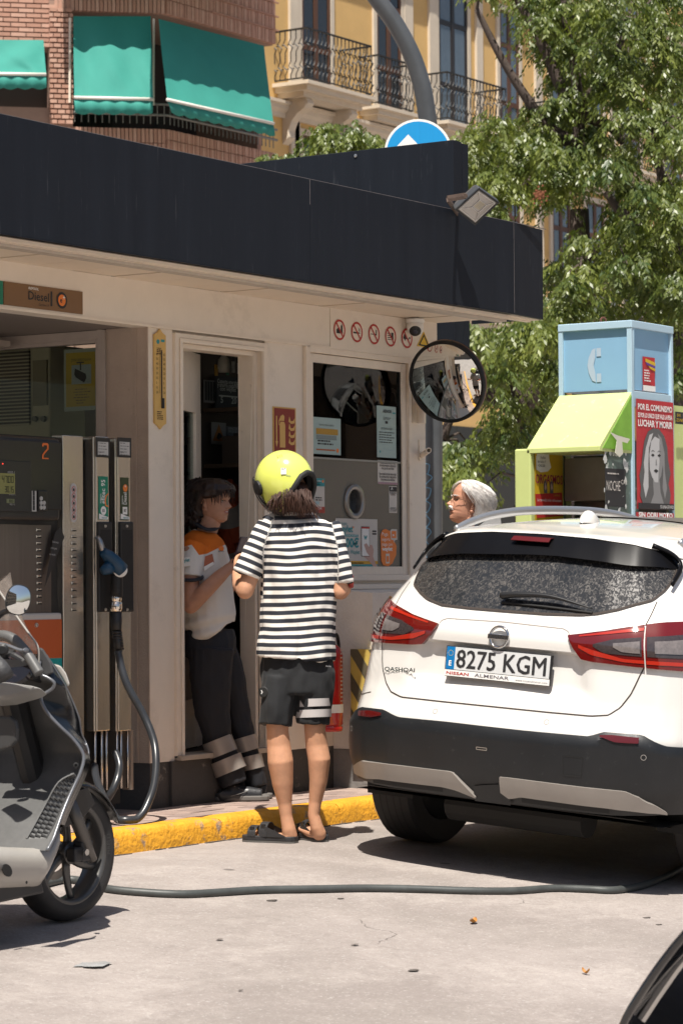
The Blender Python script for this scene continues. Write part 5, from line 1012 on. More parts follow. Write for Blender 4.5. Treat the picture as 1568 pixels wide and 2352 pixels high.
def lamp(sg_):
    f = lambda L_: sorted([(s * sg_, z) for s, z in L_])
    it = [(.345, 1.086), (.51, 1.114), (.60, 1.132), (.692, 1.150)]; ib = [(.345, 1.078), (.37, 1.04), (.41, .992), (.46, .985), (.692, .975)]
    ot = [(.698, 1.151), (.78, 1.165), (.90, 1.172), (1.06, 1.160), (1.10, 1.14)]; ob = [(.698, .974), (.90, .965), (1.06, .99), (1.10, 1.06)]
    L1 = cpatch('tail_lamp', f(it), f(ib), M_lr, car, off=.014, thick=.02, ns=26, nz=8)
    L2 = cpatch('tail_lamp', f(ot), f(ob), M_lr, car, off=.014, thick=.02, ns=26, nz=8)
    cpatch('smoked_lens', f([(.47, 1.058), (.56, 1.082), (.682, 1.098)]), f([(.47, 1.050), (.52, 1.026), (.682, 1.022)]), M_ld, L1, off=.0165, ns=12, nz=3)
    cpatch('clear_lens', f([(.56, 1.066), (.675, 1.080)]), f([(.56, 1.052), (.60, 1.036), (.675, 1.034)]), M_lc, L1, off=.019, ns=10, nz=3)
    cpatch('smoked_lens', f([(.705, 1.100), (.90, 1.118), (1.04, 1.10)]), f([(.705, 1.022), (.9, 1.02), (1.04, 1.05)]), M_ld, L2, off=.0165, ns=14, nz=3)
    cpatch('clear_lens', f([(.74, 1.082), (.90, 1.096), (.98, 1.09)]), f([(.74, 1.038), (.9, 1.036), (.98, 1.05)]), M_lc, L2, off=.019, ns=10, nz=3)
    cpatch('light_bar', f([(.40, 1.052), (.46, 1.038), (.60, 1.008), (.69, 1.006)]), f([(.40, 1.040), (.46, 1.014), (.60, .994), (.69, .992)]), M_lr2, L1, off=.0165, ns=18, nz=2)
    cpatch('light_bar', f([(.40, 1.088), (.5, 1.106), (.69, 1.136)]), f([(.40, 1.082), (.5, 1.097), (.69, 1.124)]), M_lr2, L1, off=.0165, ns=18, nz=2)
    cpatch('light_bar', f([(.70, 1.006), (.90, 1.002), (1.02, 1.02)]), f([(.70, .990), (.90, .986), (1.02, 1.0)]), M_lr2, L2, off=.0165, ns=18, nz=2)
lamp(1); lamp(-1)
strip_line([(.69, .975), (.672, .943), (.64, .86), (.60, .80), (.556, .765), (.48, .748), (.2, .750), (0, .752), (-.3, .753), (-.48, .755), (-.556, .765), (-.60, .80), (-.64, .86), (-.672, .943), (-.69, .975)], .006, .0012, 120).build('tailgate_joint', M_gap, body)
for sg_ in (1, -1):
    strip_line([(.695 * sg_, 1.152), (.715 * sg_, 1.20), (.74 * sg_, 1.255)], .005, .0012, 16).build('tailgate_joint', M_gap, body)
strip_line([(.345, 1.090), (.34, 1.105), (.31, 1.115), (.0, 1.122), (-.31, 1.115), (-.34, 1.105), (-.345, 1.090)], .004, .0012, 60).build('crease_shade', mat('crease_shade_grey', (.30, .27, .25), .5), body)  # flat grey strip painting the shade of the body crease
strip_line([(.70, .75), (.80, .73), (1.05, .72)], .004, .0012, 20).build('panel_joint', M_gap, body)
bt = [(-1.29, .60), (-.95, .645), (-.84, .650), (-.78, .664), (-.72, .690), (-.56, .690), (-.50, .668), (-.2, .664), (0, .664), (.2, .664), (.46, .660), (.50, .668), (.55, .680), (.72, .676), (.78, .655), (.88, .625), (1.29, .58)]
bb = [(-1.29, .38), (-.95, .36), (-.84, .36), (-.6, .345), (.6, .345), (.84, .36), (1.29, .38)]
P = []; b = MB()
for i in range(121):
    s = -1.29 + 2.58 * i / 120; zt, zb = interp_poly(bt, s), interp_poly(bb, s)
    col = [cs(s, zb - .03, -.10), cs(s, zb, .0)]
    for j in range(13):
        q = j / 12; z = zb + (zt - zb) * q; o = .022 if q < .45 else (.030 if q < .86 else .022 - (q - .86) * .06)
        o = .014 + .018 * math.sin(min(1, q / .8) * math.pi * .62) if q < .93 else .016
        col.append(cs(s, z, o))
    col.append(cs(s, zt + .001, .002)); P.append(col)
b.grid(P); bump = b.build('rear_bumper', M_cb, car, auto=40)
M_sk = mat('skid_plate', (0.30, 0.275, 0.25), .4, metal=.3, var=.08, scale=6)
for sg_ in (1, -1):
    f = lambda L_: sorted([(s * sg_, z) for s, z in L_])
    tp = [(.10, .462), (.14, .463), (.30, .462), (.66, .458), (.72, .44), (.80, .395), (.83, .378)] if sg_ < 0 else [(.03, .366), (.13, .455), (.16, .459), (.43, .455), (.66, .450), (.72, .43), (.745, .42)]
    bo = [(.10, .40), (.14, .376), (.2, .392), (.6, .385), (.72, .378), (.80, .372), (.83, .368)] if sg_ < 0 else [(.03, .360), (.13, .385), (.2, .392), (.55, .385), (.64, .376), (.745, .385)]
    sk = cpatch('skid_plate', f(tp), f(bo), M_sk, car, off=.040, thick=.03, ns=40, nz=3)
    cpatch('skid_slot', f([(.20, .392), (.60, .386)]), f([(.20, .368), (.60, .362)]), M_gasket, sk, off=.036, ns=16, nz=1)
    cpatch('reflector', f([(.55, .672), (.60, .675), (.71, .674)] if sg_ < 0 else [(.54, .663), (.60, .665), (.70, .660)]), f([(.53, .668), (.62, .656), (.72, .657)] if sg_ < 0 else [(.53, .660), (.60, .646), (.72, .644)]), mat('reflector_red', (.09, .004, .004), .2, coat=1), bump, off=.036, ns=12, nz=2)
cpatch('centre_valance', [(-.14, .44), (0, .42), (.04, .41)], [(-.14, .345), (.04, .345)], M_cb, car, off=.03, ns=8, nz=3)
strip_line([(-.395, .582), (-.487, .584), (-.483, .503), (-.400, .502), (-.395, .582)], .004, .0335, 60).build('tow_cover', M_gasket, bump)
strip_line([(.02, .578), (-.03, .578), (-.03, .568), (.02, .568), (.02, .578)], .003, .0335, 40).build('tow_mark', M_alu, bump)
for (s, z, par, o_) in ((.277, .705, body, .001), (-.285, .712, body, .001), (-.735, .604, bump, .034), (.766, .579, bump, .034)):
    b = MB(); c = cs(s, z, o_); nn_ = c - cs(s, z, o_ - .01); b.ring(c, nn_, .010, .0125, 18); b.build('parking_sensor', mat('sensor_ring', (.30, .28, .26), .5), par)
ctr = cs(0, .925, 0, True); ex_ = cs(-.26, .925, 0, True) - cs(.26, .925, 0, True); ex_ /= np.linalg.norm(ex_); ez_ = np.cross(np.array([-1., 0, 0]), -ex_); ez_ = CR @ np.array([.06, 0, 1.]); ez_ /= np.linalg.norm(ez_); en_ = np.cross(ex_, ez_); en_ = en_ if en_[0] < 0 else -en_
ctr = cs(0, .925, 0.034, True)
pl = lambda a, c, d=0.0: ctr + ex_ * a + ez_ * c + en_ * d
plate = MB(); plate.obox(pl(0, 0, -.006), (ex_, ez_, en_), (.269, .068, .008)); ph = plate.build('number_plate', M_blk, car, bevel=.004)
b = MB(); b.obox(pl(0, .014, .003), (ex_, ez_, en_), (.262, .050, .0012)); b.build('plate_face', mat('plate_white', (.62, .63, .63), .35, var=.02), ph)
b = MB(); b.obox(pl(-.240, .014, .0045), (ex_, ez_, en_), (.021, .050, .0006)); b.build('blue_band', mat('plate_blue', (.0, .16, .42), .4), ph)
b = MB(); b.obox(pl(0, -.052, .003), (ex_, ez_, en_), (.266, .0135, .002)); b.build('dealer_strip', M_white, ph)
for k in (0, 1, 2): txt('8275 KGM', pl(-.210 + .002 * k, -.026 + .001 * k, .0055 + .0004 * k), ex_, ez_, .079, M_ink, ph, w=.452)
txt('E', pl(-.247, -.020, .0062), ex_, ez_, .022, M_white, ph, bold=.03)
b = MB()
for k in range(12): b.disc(pl(-.240 + .012 * math.cos(k * math.pi / 6), .036 + .012 * math.sin(k * math.pi / 6), .0062), en_, .0018, 5)
b.build('stars', mat('star_yellow', (.7, .5, .05), .5), ph)
txt('NISSAN', pl(-.255, -.058, .0062), ex_, ez_, .012, mat('dealer_red', (.45, .03, .02), .5), ph, w=.115, bold=.02); txt('ALMENAR', pl(-.110, -.058, .0062), ex_, ez_, .014, mat('dealer_grey', (.16, .15, .17), .5), ph, w=.175, bold=.01); txt('www.nissanalmenar.com', pl(.098, -.058, .0062), ex_, ez_, .008, mat('dealer_grey', (.1, .1, .1)), ph, w=.16)
c = cs(0, 1.055, .006, False); eb = CR @ np.array([.10, 0, 1.]); eb /= np.linalg.norm(eb); enb = np.cross(ex_, eb); enb = enb if enb[0] < 0 else -enb
b = MB(); b.lathe([(.040, 0), (.041, .007), (.046, .010), (.051, .006), (.052, 0)], c, enb, 40); bd = b.build('badge', M_chr, car, smooth=True)
b = MB(); b.obox(c + enb * .008, (ex_, eb, enb), (.053, .0115, .004)); b.build('badge_bar', M_chr, bd, bevel=.002)
txt('NISSAN', c + enb * .0125 - ex_ * .044 - eb * .006, ex_, eb, .012, M_ink, bd, w=.088, bold=.02)
p0 = cs(.618, .852, .009, False); p1 = cs(.430, .862, .009, False); dxx = p1 - p0; wq = np.linalg.norm(dxx); dxx /= wq
txt('QASHQAI', p0, dxx, CR @ np.array([.0, 0, 1.]), .018, mat('letter_chrome', (.33, .32, .31), .2, metal=1.), car, w=wq, bold=.02)
b = MB(); fx = .76
pr = [(0, 0.0), (.02, .030), (.05, .062), (.075, .070), (.10, .055), (.16, .018), (.20, .0)]
P = []
for k in range(13):
    x = .2 * k / 12; h = float(np.interp(x, [q[0] for q in pr], [q[1] for q in pr])); wv = .034 * math.sin(math.pi * min(.98, max(.02, k / 12)) ** .7)
    P.append([cw((fx + x, wv * math.cos(a), 1.569 + h * .85 * max(0, math.sin(a)) ** .6)) for a in np.linspace(0, math.pi, 9)])
b.grid(P); b.build('antenna_fin', M_cw, car, smooth=True)
RAILQ = [(.62, 1.0, 1.50), (.74, 1.0, 1.535), (.95, .99, 1.575), (1.3, .985, 1.603), (1.9, .98, 1.61), (2.3, .975, 1.585), (2.55, .97, 1.54)]
for sg_ in (1, -1):
    y_ = .58 * sg_; pts = [cw((x, y_ * k, z)) for x, k, z in RAILQ]
    b = MB(); b.tube(smooth_path(pts, 5), .014, 8, flat=1.5); b.build('roof_rail', mat('rail_silver', (.55, .55, .55), .3, metal=.8), car, smooth=True)
    b = MB()
    for (xa, xb) in ((.74, 1.02), (2.3, 2.6)):
        b = MB(); b.prism([cw(p) for p in ((xa, y_ - .012, 1.495), (xb, y_ - .012, 1.51), (xb - .02, y_ - .012, 1.565), ((xa + .12), y_ - .012, 1.545))], CR @ np.array([0, .024, 0]))
        b.build('rail_foot', mat('rail_silver', (0, 0, 0)), car)
b = MB(); P = []
for y in np.linspace(-.48, .48, 9): P.append([cw((x, y, 1.515 + .085 * (1 - math.exp(-(x - .45) / .35)) * (1 - 1.25 * (abs(y) / .643) ** 2.6) + .006)) for x in np.linspace(1.30, 2.2, 6)])
b.grid(P); b.build('roof_glass', mat('roof_glass', (.10, .09, .085), .35, var=.2, scale=30), car, smooth=True)
def blob(name, chains, vox, m, parent, smooth=6, disp=None, extra=None, seg=16, sm_fac=.5):
    """continuous skin grown over tapered limb chains. chain = (list of points, list of radii or (ra, rb), up)"""
    b = MB()
    for ch in chains:
        P, Rr = ch[0], ch[1]; up = ch[2] if len(ch) > 2 else None
        b.tube(P, [tuple(r) if isinstance(r, (list, tuple)) else r for r in Rr], seg, up=up)
        for k in (0, len(P) - 1):
            r = Rr[k]
            if not isinstance(r, (list, tuple)): b.sphere(P[k], r * .98, 12)
    if extra: extra(b)
    me = bpy.data.meshes.new('raw'); me.from_pydata(b.v, [], b.f)
    o = bpy.data.objects.new('raw', me); COL.objects.link(o)
    md = o.modifiers.new('r', 'REMESH'); md.mode = 'VOXEL'; md.voxel_size = vox; md.adaptivity = 0
    md = o.modifiers.new('s', 'SMOOTH'); md.iterations = smooth; md.factor = sm_fac
    me2 = realize(o); bpy.data.objects.remove(o); me2.name = name
    if disp:
        n = len(me2.vertices); co = np.zeros(n * 3); me2.vertices.foreach_get('co', co); co = co.reshape(-1, 3); no = np.zeros(n * 3)
        me2.vertices.foreach_get('normal', no); no = no.reshape(-1, 3)
        for i in range(n): co[i] += no[i] * disp(co[i])
        me2.vertices.foreach_set('co', co.astype(np.float32).ravel())
    me2.polygons.foreach_set('use_smooth', [True] * len(me2.polygons)); me2.materials.clear()
    return link_mesh(name, me2, m, parent)
def set_attr(o, name, fn):
    me = o.data; n = len(me.vertices); co = np.zeros(n * 3); me.vertices.foreach_get('co', co); co = co.reshape(-1, 3)
    a = me.attributes.new(name, 'FLOAT', 'POINT'); a.data.foreach_set('value', np.array([fn(c) for c in co], dtype=np.float32))
def attr_mat(name, attr, c0, c1, mode='step', thr=0.0, duty=.45, rough=.85, bump=.25, var=.04, width=.02):
    m = bpy.data.materials.new(name); m.use_nodes = True; t = m.node_tree; b = t.nodes['Principled BSDF']; L = t.links.new
    a = t.nodes.new('ShaderNodeAttribute'); a.attribute_name = attr; v = a.outputs['Fac']
    if mode == 'stripe':
        f = t.nodes.new('ShaderNodeMath'); f.operation = 'FRACT'; L(v, f.inputs[0]); v = f.outputs[0]
        s = t.nodes.new('ShaderNodeMath'); s.operation = 'SUBTRACT'; s.inputs[1].default_value = .5; L(v, s.inputs[0]); ab = t.nodes.new('ShaderNodeMath'); ab.operation = 'ABSOLUTE'; L(s.outputs[0], ab.inputs[0]); v = ab.outputs[0]; thr = duty / 2
    r = t.nodes.new('ShaderNodeMapRange'); r.inputs[1].default_value = thr - width; r.inputs[2].default_value = thr + width; L(v, r.inputs[0])
    mx = t.nodes.new('ShaderNodeMix'); mx.data_type = 'RGBA'; mx.inputs[6].default_value = (*c0, 1); mx.inputs[7].default_value = (*c1, 1); L(r.outputs[0], mx.inputs[0]); L(mx.outputs[2], b.inputs['Base Color'])
    b.inputs['Roughness'].default_value = rough; b.inputs['Specular IOR Level'].default_value = .2
    tc = t.nodes.new('ShaderNodeTexCoord'); n = t.nodes.new('ShaderNodeTexNoise'); n.inputs['Scale'].default_value = 350; L(tc.outputs['Object'], n.inputs['Vector']); bp = t.nodes.new('ShaderNodeBump'); bp.inputs['Strength'].default_value = bump; bp.inputs['Distance'].default_value = .002; L(n.outputs[0], bp.inputs['Height']); L(bp.outputs[0], b.inputs['Normal'])
    return m
def skin(name, c): 
    m = mat(name, c, .5, var=.13, scale=22, bump=.12, bscale=200, spec=.35); m.node_tree.nodes['Principled BSDF'].inputs['Subsurface Weight'].default_value = .08; m.node_tree.nodes['Principled BSDF'].inputs['Subsurface Radius'].default_value = (.02, .008, .004); return m
def pxl(p):
    v = np.array(p) - CAM; d = v @ FWD; return 784 + F_ * (v @ RGT) / d, 1176 - F_ * (v @ UPV) / d, d
def hand_chains(w, d, pn, side, curl=.6, s=1.0):
    """w wrist, d direction of the fingers, pn palm normal, side +1/-1 thumb side. Palm plus five bent fingers"""
    d = np.array(d, float); d /= np.linalg.norm(d); pn = np.array(pn, float); pn -= d * (pn @ d); pn /= np.linalg.norm(pn); l = np.cross(d, pn) * side
    ch = [([w, w + d * .04 * s, w + d * .085 * s], [(.026 * s, .018 * s), (.036 * s, .016 * s), (.038 * s, .013 * s)], pn)]
    for k, (o, L_) in enumerate(((-.028, .068), (-.010, .078), (.010, .074), (.027, .058))):
        p = w + d * .082 * s - l * o * s; pts = [w + d * .05 * s - l * o * .8 * s, p]; a = 0
        for q in range(3):
            a += curl * (.55, .8, .7)[q]; dd = d * math.cos(a) + pn * math.sin(a); p = p + dd * L_ * (.42, .33, .25)[q] * s; pts.append(p)
        ch.append((pts, [.0085 * s, .0092 * s, .0085 * s, .008 * s, .0068 * s]))
    t0 = w + d * .02 * s + l * .022 * s; t1 = t0 + (d * .6 + l * .65 + pn * .3) * .035 * s; t2 = t1 + (d * .85 + l * .1 + pn * .5) * .03 * s; t3 = t2 + (d * .8 - l * .2 + pn * .5) * .022 * s
    ch.append(([t0, t1, t2, t3], [.013 * s, .011 * s, .010 * s, .008 * s])); return ch
HZ = [0, .012, .03, .045, .055, .063, .075, .09, .11, .125, .16, .19, .212, .224, .229]
HF = [.052, .073, .076, .079, .076, .080, .078, .077, .078, .085, .084, .070, .044, .020, .0]
HB = [-.005, -.02, -.045, -.062, -.072, -.078, -.088, -.097, -.106, -.108, -.104, -.088, -.058, -.028, .0]
HW = [.022, .040, .052, .058, .061, .063, .066, .069, .073, .075, .076, .067, .045, .022, .0]
def head_pt(t, z, off=0.0, mouth=0.0, nose=1.0):
    f, bk, wd = np.interp(z, HZ, HF), np.interp(z, HZ, HB), np.interp(z, HZ, HW)
    c, s = math.cos(t), math.sin(t); r = f if c > 0 else -bk
    p = 2.3; den = (abs(c) ** p + abs(s) ** p) ** (1 / p); x = c / den * r; y = s / den * wd
    at = abs(math.atan2(s, c))
    g = lambda v, m_, sd: math.exp(-((v - m_) / sd) ** 2)
    x += nose * np.interp(z, [.066, .072, .079, .088, .10, .115, .125], [0, .012, .027, .022, .013, .004, 0]) * g(at, 0, .17)
    x += nose * .010 * g(z, .076, .006) * g(at, .20, .09)
    x -= .009 * g(z, .110, .010) * g(at, .40, .16)
    x += .004 * g(z, .122, .006) * g(at, .40, .2)
    x += .004 * g(z, .0625, .004) * g(at, 0, .28) + .004 * g(z, .048, .005) * g(at, 0, .25) - .004 * g(z, .0555, .003) * g(at, 0, .30) - .004 * g(z, .034, .006) * g(at, 0, .4)
    x += .003 * g(z, .085, .015) * g(at, .75, .25)
    v = np.array([x, y, z])
    if off: n = np.array([c / max(r, .02), s / max(wd, .02), (z - .12) * 9]); v = v + n / np.linalg.norm(n) * off
    return v
class Frame:
    def __init__(s, o, f, u=(0, 0, 1), sc=1.0):
        f = np.array(f, float); f /= np.linalg.norm(f); u = np.array(u, float); l = np.cross(u, f); l /= np.linalg.norm(l); u = np.cross(f, l); s.o = np.array(o, float); s.f, s.l, s.u, s.sc = f, l, u, sc
    def __call__(s, p): return s.o + (s.f * p[0] + s.l * p[1] + s.u * p[2]) * s.sc
def make_head(fr, m, parent, eye=True, lip=(.40, .13, .10), nose=1.0):
    b = MB(); zz = np.concatenate([np.linspace(0, .135, 46), np.linspace(.142, .229, 14)])
    P = [[fr(head_pt(t, z, nose=nose)) for z in zz] for t in np.linspace(-math.pi, math.pi, 72, endpoint=False)]
    b.grid(P, cu=True); b.add([fr(head_pt(t, 0, nose=nose)) for t in np.linspace(-math.pi, math.pi, 24, endpoint=False)], [tuple(range(24))])
    for sd in (1, -1):
        c = np.array([-.012, .071 * sd, .090]); pts = [fr(c + np.array([.012 * math.cos(a) - .004, .010 * sd + .004 * sd * math.sin(a), .028 * math.sin(a) + .004])) for a in np.linspace(-2.2, 3.0, 14)]
        b.tube(pts, [.004] * 3 + [.0052] * 9 + [.004] * 2, 6)
        b.sphere(fr(c + np.array([.0, .004 * sd, 0])), .012, 8, sc=(1, .6, 1.3)); b.sphere(fr(c + np.array([.004, .006 * sd, -.022])), .0085, 8)
    h = b.build('head', m, parent, smooth=True)
    for sd in (1, -1):
        b = MB(); c = head_pt(.40 * sd, .110); b.sphere(fr(c - np.array([.0065, 0, 0])), .0105, 12); b.build('eye', mat('eye_white', (.55, .50, .46), .2), h, smooth=True)
        b = MB(); b.sphere(fr(c + np.array([.0015, .0, 0])), .0045, 8); b.build('iris', mat('iris', (.03, .015, .01), .1), h, smooth=True)
        b = MB(); b.tube([fr(head_pt(.40 * sd + a, .115 - .006 * (a / .2) ** 2, .0012)) for a in np.linspace(-.17, .2, 6)], .0016, 5); b.build('eyelid', mat('lash', (.03, .015, .01), .6), h)
    b = MB(); b.grid([[fr(head_pt(a, z, .0008)) for z in (.045 + abs(a) * .016, .050, .0555)] for a in np.linspace(-.36, .36, 9)]); b.grid([[fr(head_pt(a, z, .0008)) for z in (.0562, .061, .0655 - abs(a) * .018)] for a in np.linspace(-.36, .36, 9)])
    b.build('lips', mat('lips_%02d' % int(lip[0] * 100), lip, .4), h, smooth=True)
    return h
def hair_cap(fr, m, parent, line, thick, nz=.006, seed=0, name='hair'):
    """line(t) = lowest z covered at angle t (0 = face, pi = nape)"""
    b = MB(); P = []
    for t in np.linspace(-math.pi, math.pi, 90, endpoint=False):
        z0 = line(abs(t)); col = [fr(head_pt(t, z0, -.002))]
        for k in range(26):
            z = z0 + (.229 - z0) * (k / 25); p = head_pt(t, z); n_ = noise.noise(Vector((p[0] * 40 + seed, p[1] * 40, p[2] * 25))) * nz + noise.noise(Vector((p[0] * 110 + seed, p[1] * 110, p[2] * 60))) * nz * .5
            col.append(fr(head_pt(t, z, thick(abs(t), z) * min(1, .35 + k / 4) + n_)))
        P.append(col)
    b.grid(P, cu=True); return b.build(name, m, parent, smooth=True)
def strands(paths, m, parent, r=.0022, name='hair_locks', seg=5):
    b = MB()
    for P in paths:
        Q = smooth_path(P, 4); n = len(Q); b.tube(Q, [r * (1 - .75 * i / n) for i in range(n)], seg, flat=.6)
    return tag(b.build(name, m, parent, smooth=True), kind='stuff')
def fold(seed, amp, sx=9, sz=5, fine=.4):
    def f(c): return amp * (noise.noise(Vector((c[0] * sx + seed, c[1] * sx, c[2] * sz))) + fine * noise.noise(Vector((c[0] * sx * 3, c[1] * sx * 3 + seed, c[2] * sz * 2.2))))
    return f
M_skin = skin('skin_tan', (0.55, 0.29, 0.175)); M_skin2 = skin('skin_light', (0.44, 0.23, 0.15)); M_skin3 = skin('skin_ruddy', (0.50, 0.25, 0.165))
M_bfab = mat('black_shorts_cloth', (0.011, 0.012, 0.014), .85, sheen=.05, bump=.15, bscale=400); M_sock = mat('cloth_dark', (0.02, 0.022, 0.03), .85, bump=.2, bscale=300)
C0 = 12.74
def CP(x, y, d=0.0): return at_d(x, y, C0 + d)
cust = thing('person', 'person in a black and white striped T-shirt and black shorts, seen from behind', 'person', CP(668, 1941))
def ch(pts, rs, up=None): return ([CP(*p) for p in pts], rs, up if up is not None else FH)
legs = [ch([(640, 1560, .02), (638, 1640, .0), (637, 1678, -.005), (640, 1712, .0), (644, 1750, -.01), (649, 1800, .0), (654, 1845, .01), (657, 1875, .01), (663, 1905, .01), (666, 1922, .02)], [.055, .058, .052, .056, .061, .050, .034, .029, .033, .036]),
        ch([(722, 1560, .04), (724, 1640, .03), (723, 1678, .02), (727, 1712, .03), (733, 1745, .02), (731, 1795, .03), (724, 1842, .04), (720, 1872, .04), (727, 1900, .04), (733, 1916, .05)], [.055, .056, .050, .053, .054, .043, .031, .028, .031, .034])]
feet = [ch([(668, 1926, .01), (640, 1926, .05), (610, 1922, .09), (582, 1924, .12)], [(.036, .024), (.036, .026), (.042, .018), (.040, .012)], Z), ch([(736, 1920, .05), (718, 1914, .12), (700, 1904, .20), (688, 1898, .26)], [(.034, .022), (.036, .026), (.042, .018), (.040, .012)], Z)]
toes = []
for k in range(5): toes.append(ch([(590 + k * 1.0, 1925 - k * 3, .10 + k * .014), (571 + k * 2.4, 1926 - k * 3.2, .125 + k * .016), (566 + k * 3.0, 1928 - k * 3.2, .13 + k * .016)], [.013, .012 - .0012 * k, .010 - .001 * k]))
arms = [ch([(612, 1232, .04), (585, 1295, .03), (563, 1355, .0)], [.040, .042, .041]), ch([(563, 1357, .0), (551, 1343, .12), (545, 1318, .25)], [.041, .037, .027]), ch([(758, 1236, .05), (776, 1300, .04), (782, 1360, .02)], [.036, .036, .037]), ch([(782, 1360, .02), (790, 1352, .10), (794, 1342, .20)], [.038, .035, .026])]
neck = [ch([(690, 1205, .07), (684, 1160, .08), (670, 1120, .09)], [.050, .056, .07]), ch([(684, 1260, .08), (684, 1420, .08), (684, 1540, .06)], [(.11, .07), (.11, .07), (.12, .08)])]
hL = hand_chains(CP(545, 1318, .25), FH * .7 + Z * .5 - RGT * .1, RGT, 1); hR = hand_chains(CP(794, 1342, .20), FH * .8 + Z * .3 - RGT * .2, Z, -1)
blob('body', legs + feet + toes + arms + neck + hL + hR, .0055, M_skin, cust, smooth=5)
T_c = [(690, 1177, .075), (688, 1186, .07), (684, 1198, .065), (684, 1222, .06), (686, 1260, .055), (687, 1320, .05), (686, 1400, .05), (682, 1460, .05), (679, 1512, .05)]
T_r = [(.068, .062), (.115, .075), (.168, .10), (.182, .122), (.180, .13), (.176, .128), (.178, .13), (.183, .135), (.188, .14)]
def shirt_disp(c):
    px, py, d = pxl(c); v = fold(3, .011, 8, 5, .6)(c) + .004 * noise.noise(Vector((c[0] * 14 + c[2] * 22, c[1] * 14, c[2] * 9)))
    v += .007 * math.exp(-((px - 690 - (py - 1300) * .02) / 22) ** 2) * smstep(1330, 1480, py) * math.sin(px * .19)
    v += .006 * math.sin((px + py * .8) * .085) * math.exp(-((px - 612) / 22) ** 2) * smstep(1300, 1430, py)
    v -= .010 * math.exp(-((px - 686) / 26) ** 2) * smstep(1460, 1230, py)
    return v
def smstep(a, b_, x): t = min(1, max(0, (x - a) / (b_ - a))); return t * t * (3 - 2 * t)
sl_ = [ch([(622, 1212, .05), (600, 1245, .035), (580, 1288, .025), (566, 1320, .02)], [(.072, .085), (.064, .078), (.061, .072), (.060, .070)]), ch([(748, 1214, .06), (768, 1250, .045), (783, 1300, .035), (789, 1340, .03)], [(.066, .085), (.055, .078), (.047, .070), (.043, .066)])]
sh = blob('striped_shirt', [ch(T_c, T_r)] + sl_, .0062, attr_mat('shirt_stripes', 'stripe', (0.035, 0.038, 0.048), (0.80, 0.77, 0.72), 'stripe', duty=.53, width=.035), cust, smooth=5, disp=shirt_disp)
sA, sB = CP(612, 1215, .04), CP(566, 1322, .02); sC, sD = CP(758, 1218, .05), CP(789, 1342, .03)
PER = .0374; zr = CP(680, 1519)[2]
def stripe(c):
    px, py, d = pxl(c)
    for a, e, edge, sg_ in ((sA, sB, 604, -1), (sC, sD, 774, 1)):
        ax = e - a; L_ = np.linalg.norm(ax); ax = ax / L_; t = (c - a) @ ax
        lim = (604 if sg_ < 0 else 776) + (0 if py > 1260 else (1260 - py) * (.35 if sg_ < 0 else -.25))
        if (px < lim if sg_ < 0 else px > lim) and py < 1375: return 50 - (L_ - t) / PER * 1.0 + .22
    return (c[2] - zr) / PER + .30 + 10 + .22 * noise.noise(Vector((c[0] * 7, c[1] * 7, c[2] * 5))) + .14 * math.sin((px - 610) * .03) + (.5 * ((px - 686) / 95) ** 2 if py < 1260 else .12 * ((px - 686) / 95) ** 2)
set_attr(sh, 'stripe', stripe)
b = MB(); b.tube([CP(690 + 36 * math.cos(a), 1178 + 9 * math.sin(a), .075 - .06 * math.sin(a)) for a in np.linspace(-.3, math.pi + .3, 18)], .006, 6); b.build('collar', mat('collar_dark', (.04, .042, .05), .8), sh, smooth=True)
b = MB(); b.prism([CP(x, y, -.078) for x, y in ((684, 1512), (692, 1512), (692, 1524), (684, 1523))], FH * .004); 
blob('shorts', [ch([(682, 1500, .05), (682, 1545, .05), (682, 1590, .05)], [(.165, .11), (.176, .12), (.170, .12)]), ch([(645, 1560, .04), (636, 1620, .02), (632, 1667, .01)], [(.092, .11), (.084, .104), (.079, .096)]), ch([(720, 1560, .06), (720, 1620, .045), (718, 1664, .04)], [(.092, .11), (.085, .100), (.081, .094)])], .0065, M_bfab, cust, smooth=4, disp=fold(8, .011, 10, 6, .6))
M_bandw = mat('shorts_band', (.50, .47, .46), .7)
for (yy, h_) in ((1614, 9), (1639, 9)):
    b = MB(); rows = []
    for a in np.linspace(0, 2 * math.pi, 32, endpoint=False):
        w_ = .081 + .002 * math.sin(5 * a); 
        rows.append([CP(719.5 + (w_ + .004) * 490 * math.cos(a), yy + q * h_ + 1.5 * math.cos(a) * -1, .045 + (.103) * math.sin(a)) for q in (-1, 0, 1)])
    b.grid(rows, cu=True); b.build('shorts_band', M_bandw, cust, smooth=True)
c = CP(605, 1590, -.055); b = MB(); nn_ = CAM - c; nn_ = nn_ / np.linalg.norm(nn_) - RGT * .5; b.lathe([(.026, 0), (.022, .003), (0, .003)], c, nn_, 16); pt = b.build('round_patch', M_gasket, cust)
nn_ /= np.linalg.norm(nn_); b = MB(); q = c + nn_ * .004; s_ = .011
for sd in (1, -1): b.add([q + RGT * a * s_ * sd + UPV * e * s_ for a, e in ((.15, 0), (.7, 1), (.9, .6), (.5, 0), (.9, -.6), (.7, -1))], [tuple(range(6))])
b.build('emblem', M_white, pt)
txt('Hurley', CP(748, 1532, -.085), RGT + FH * .3, UPV, .007, mat('grey_letter', (0, 0, 0)), cust)
M_san = mat('sandal_black', (.022, .022, .024), .6, bump=.2)
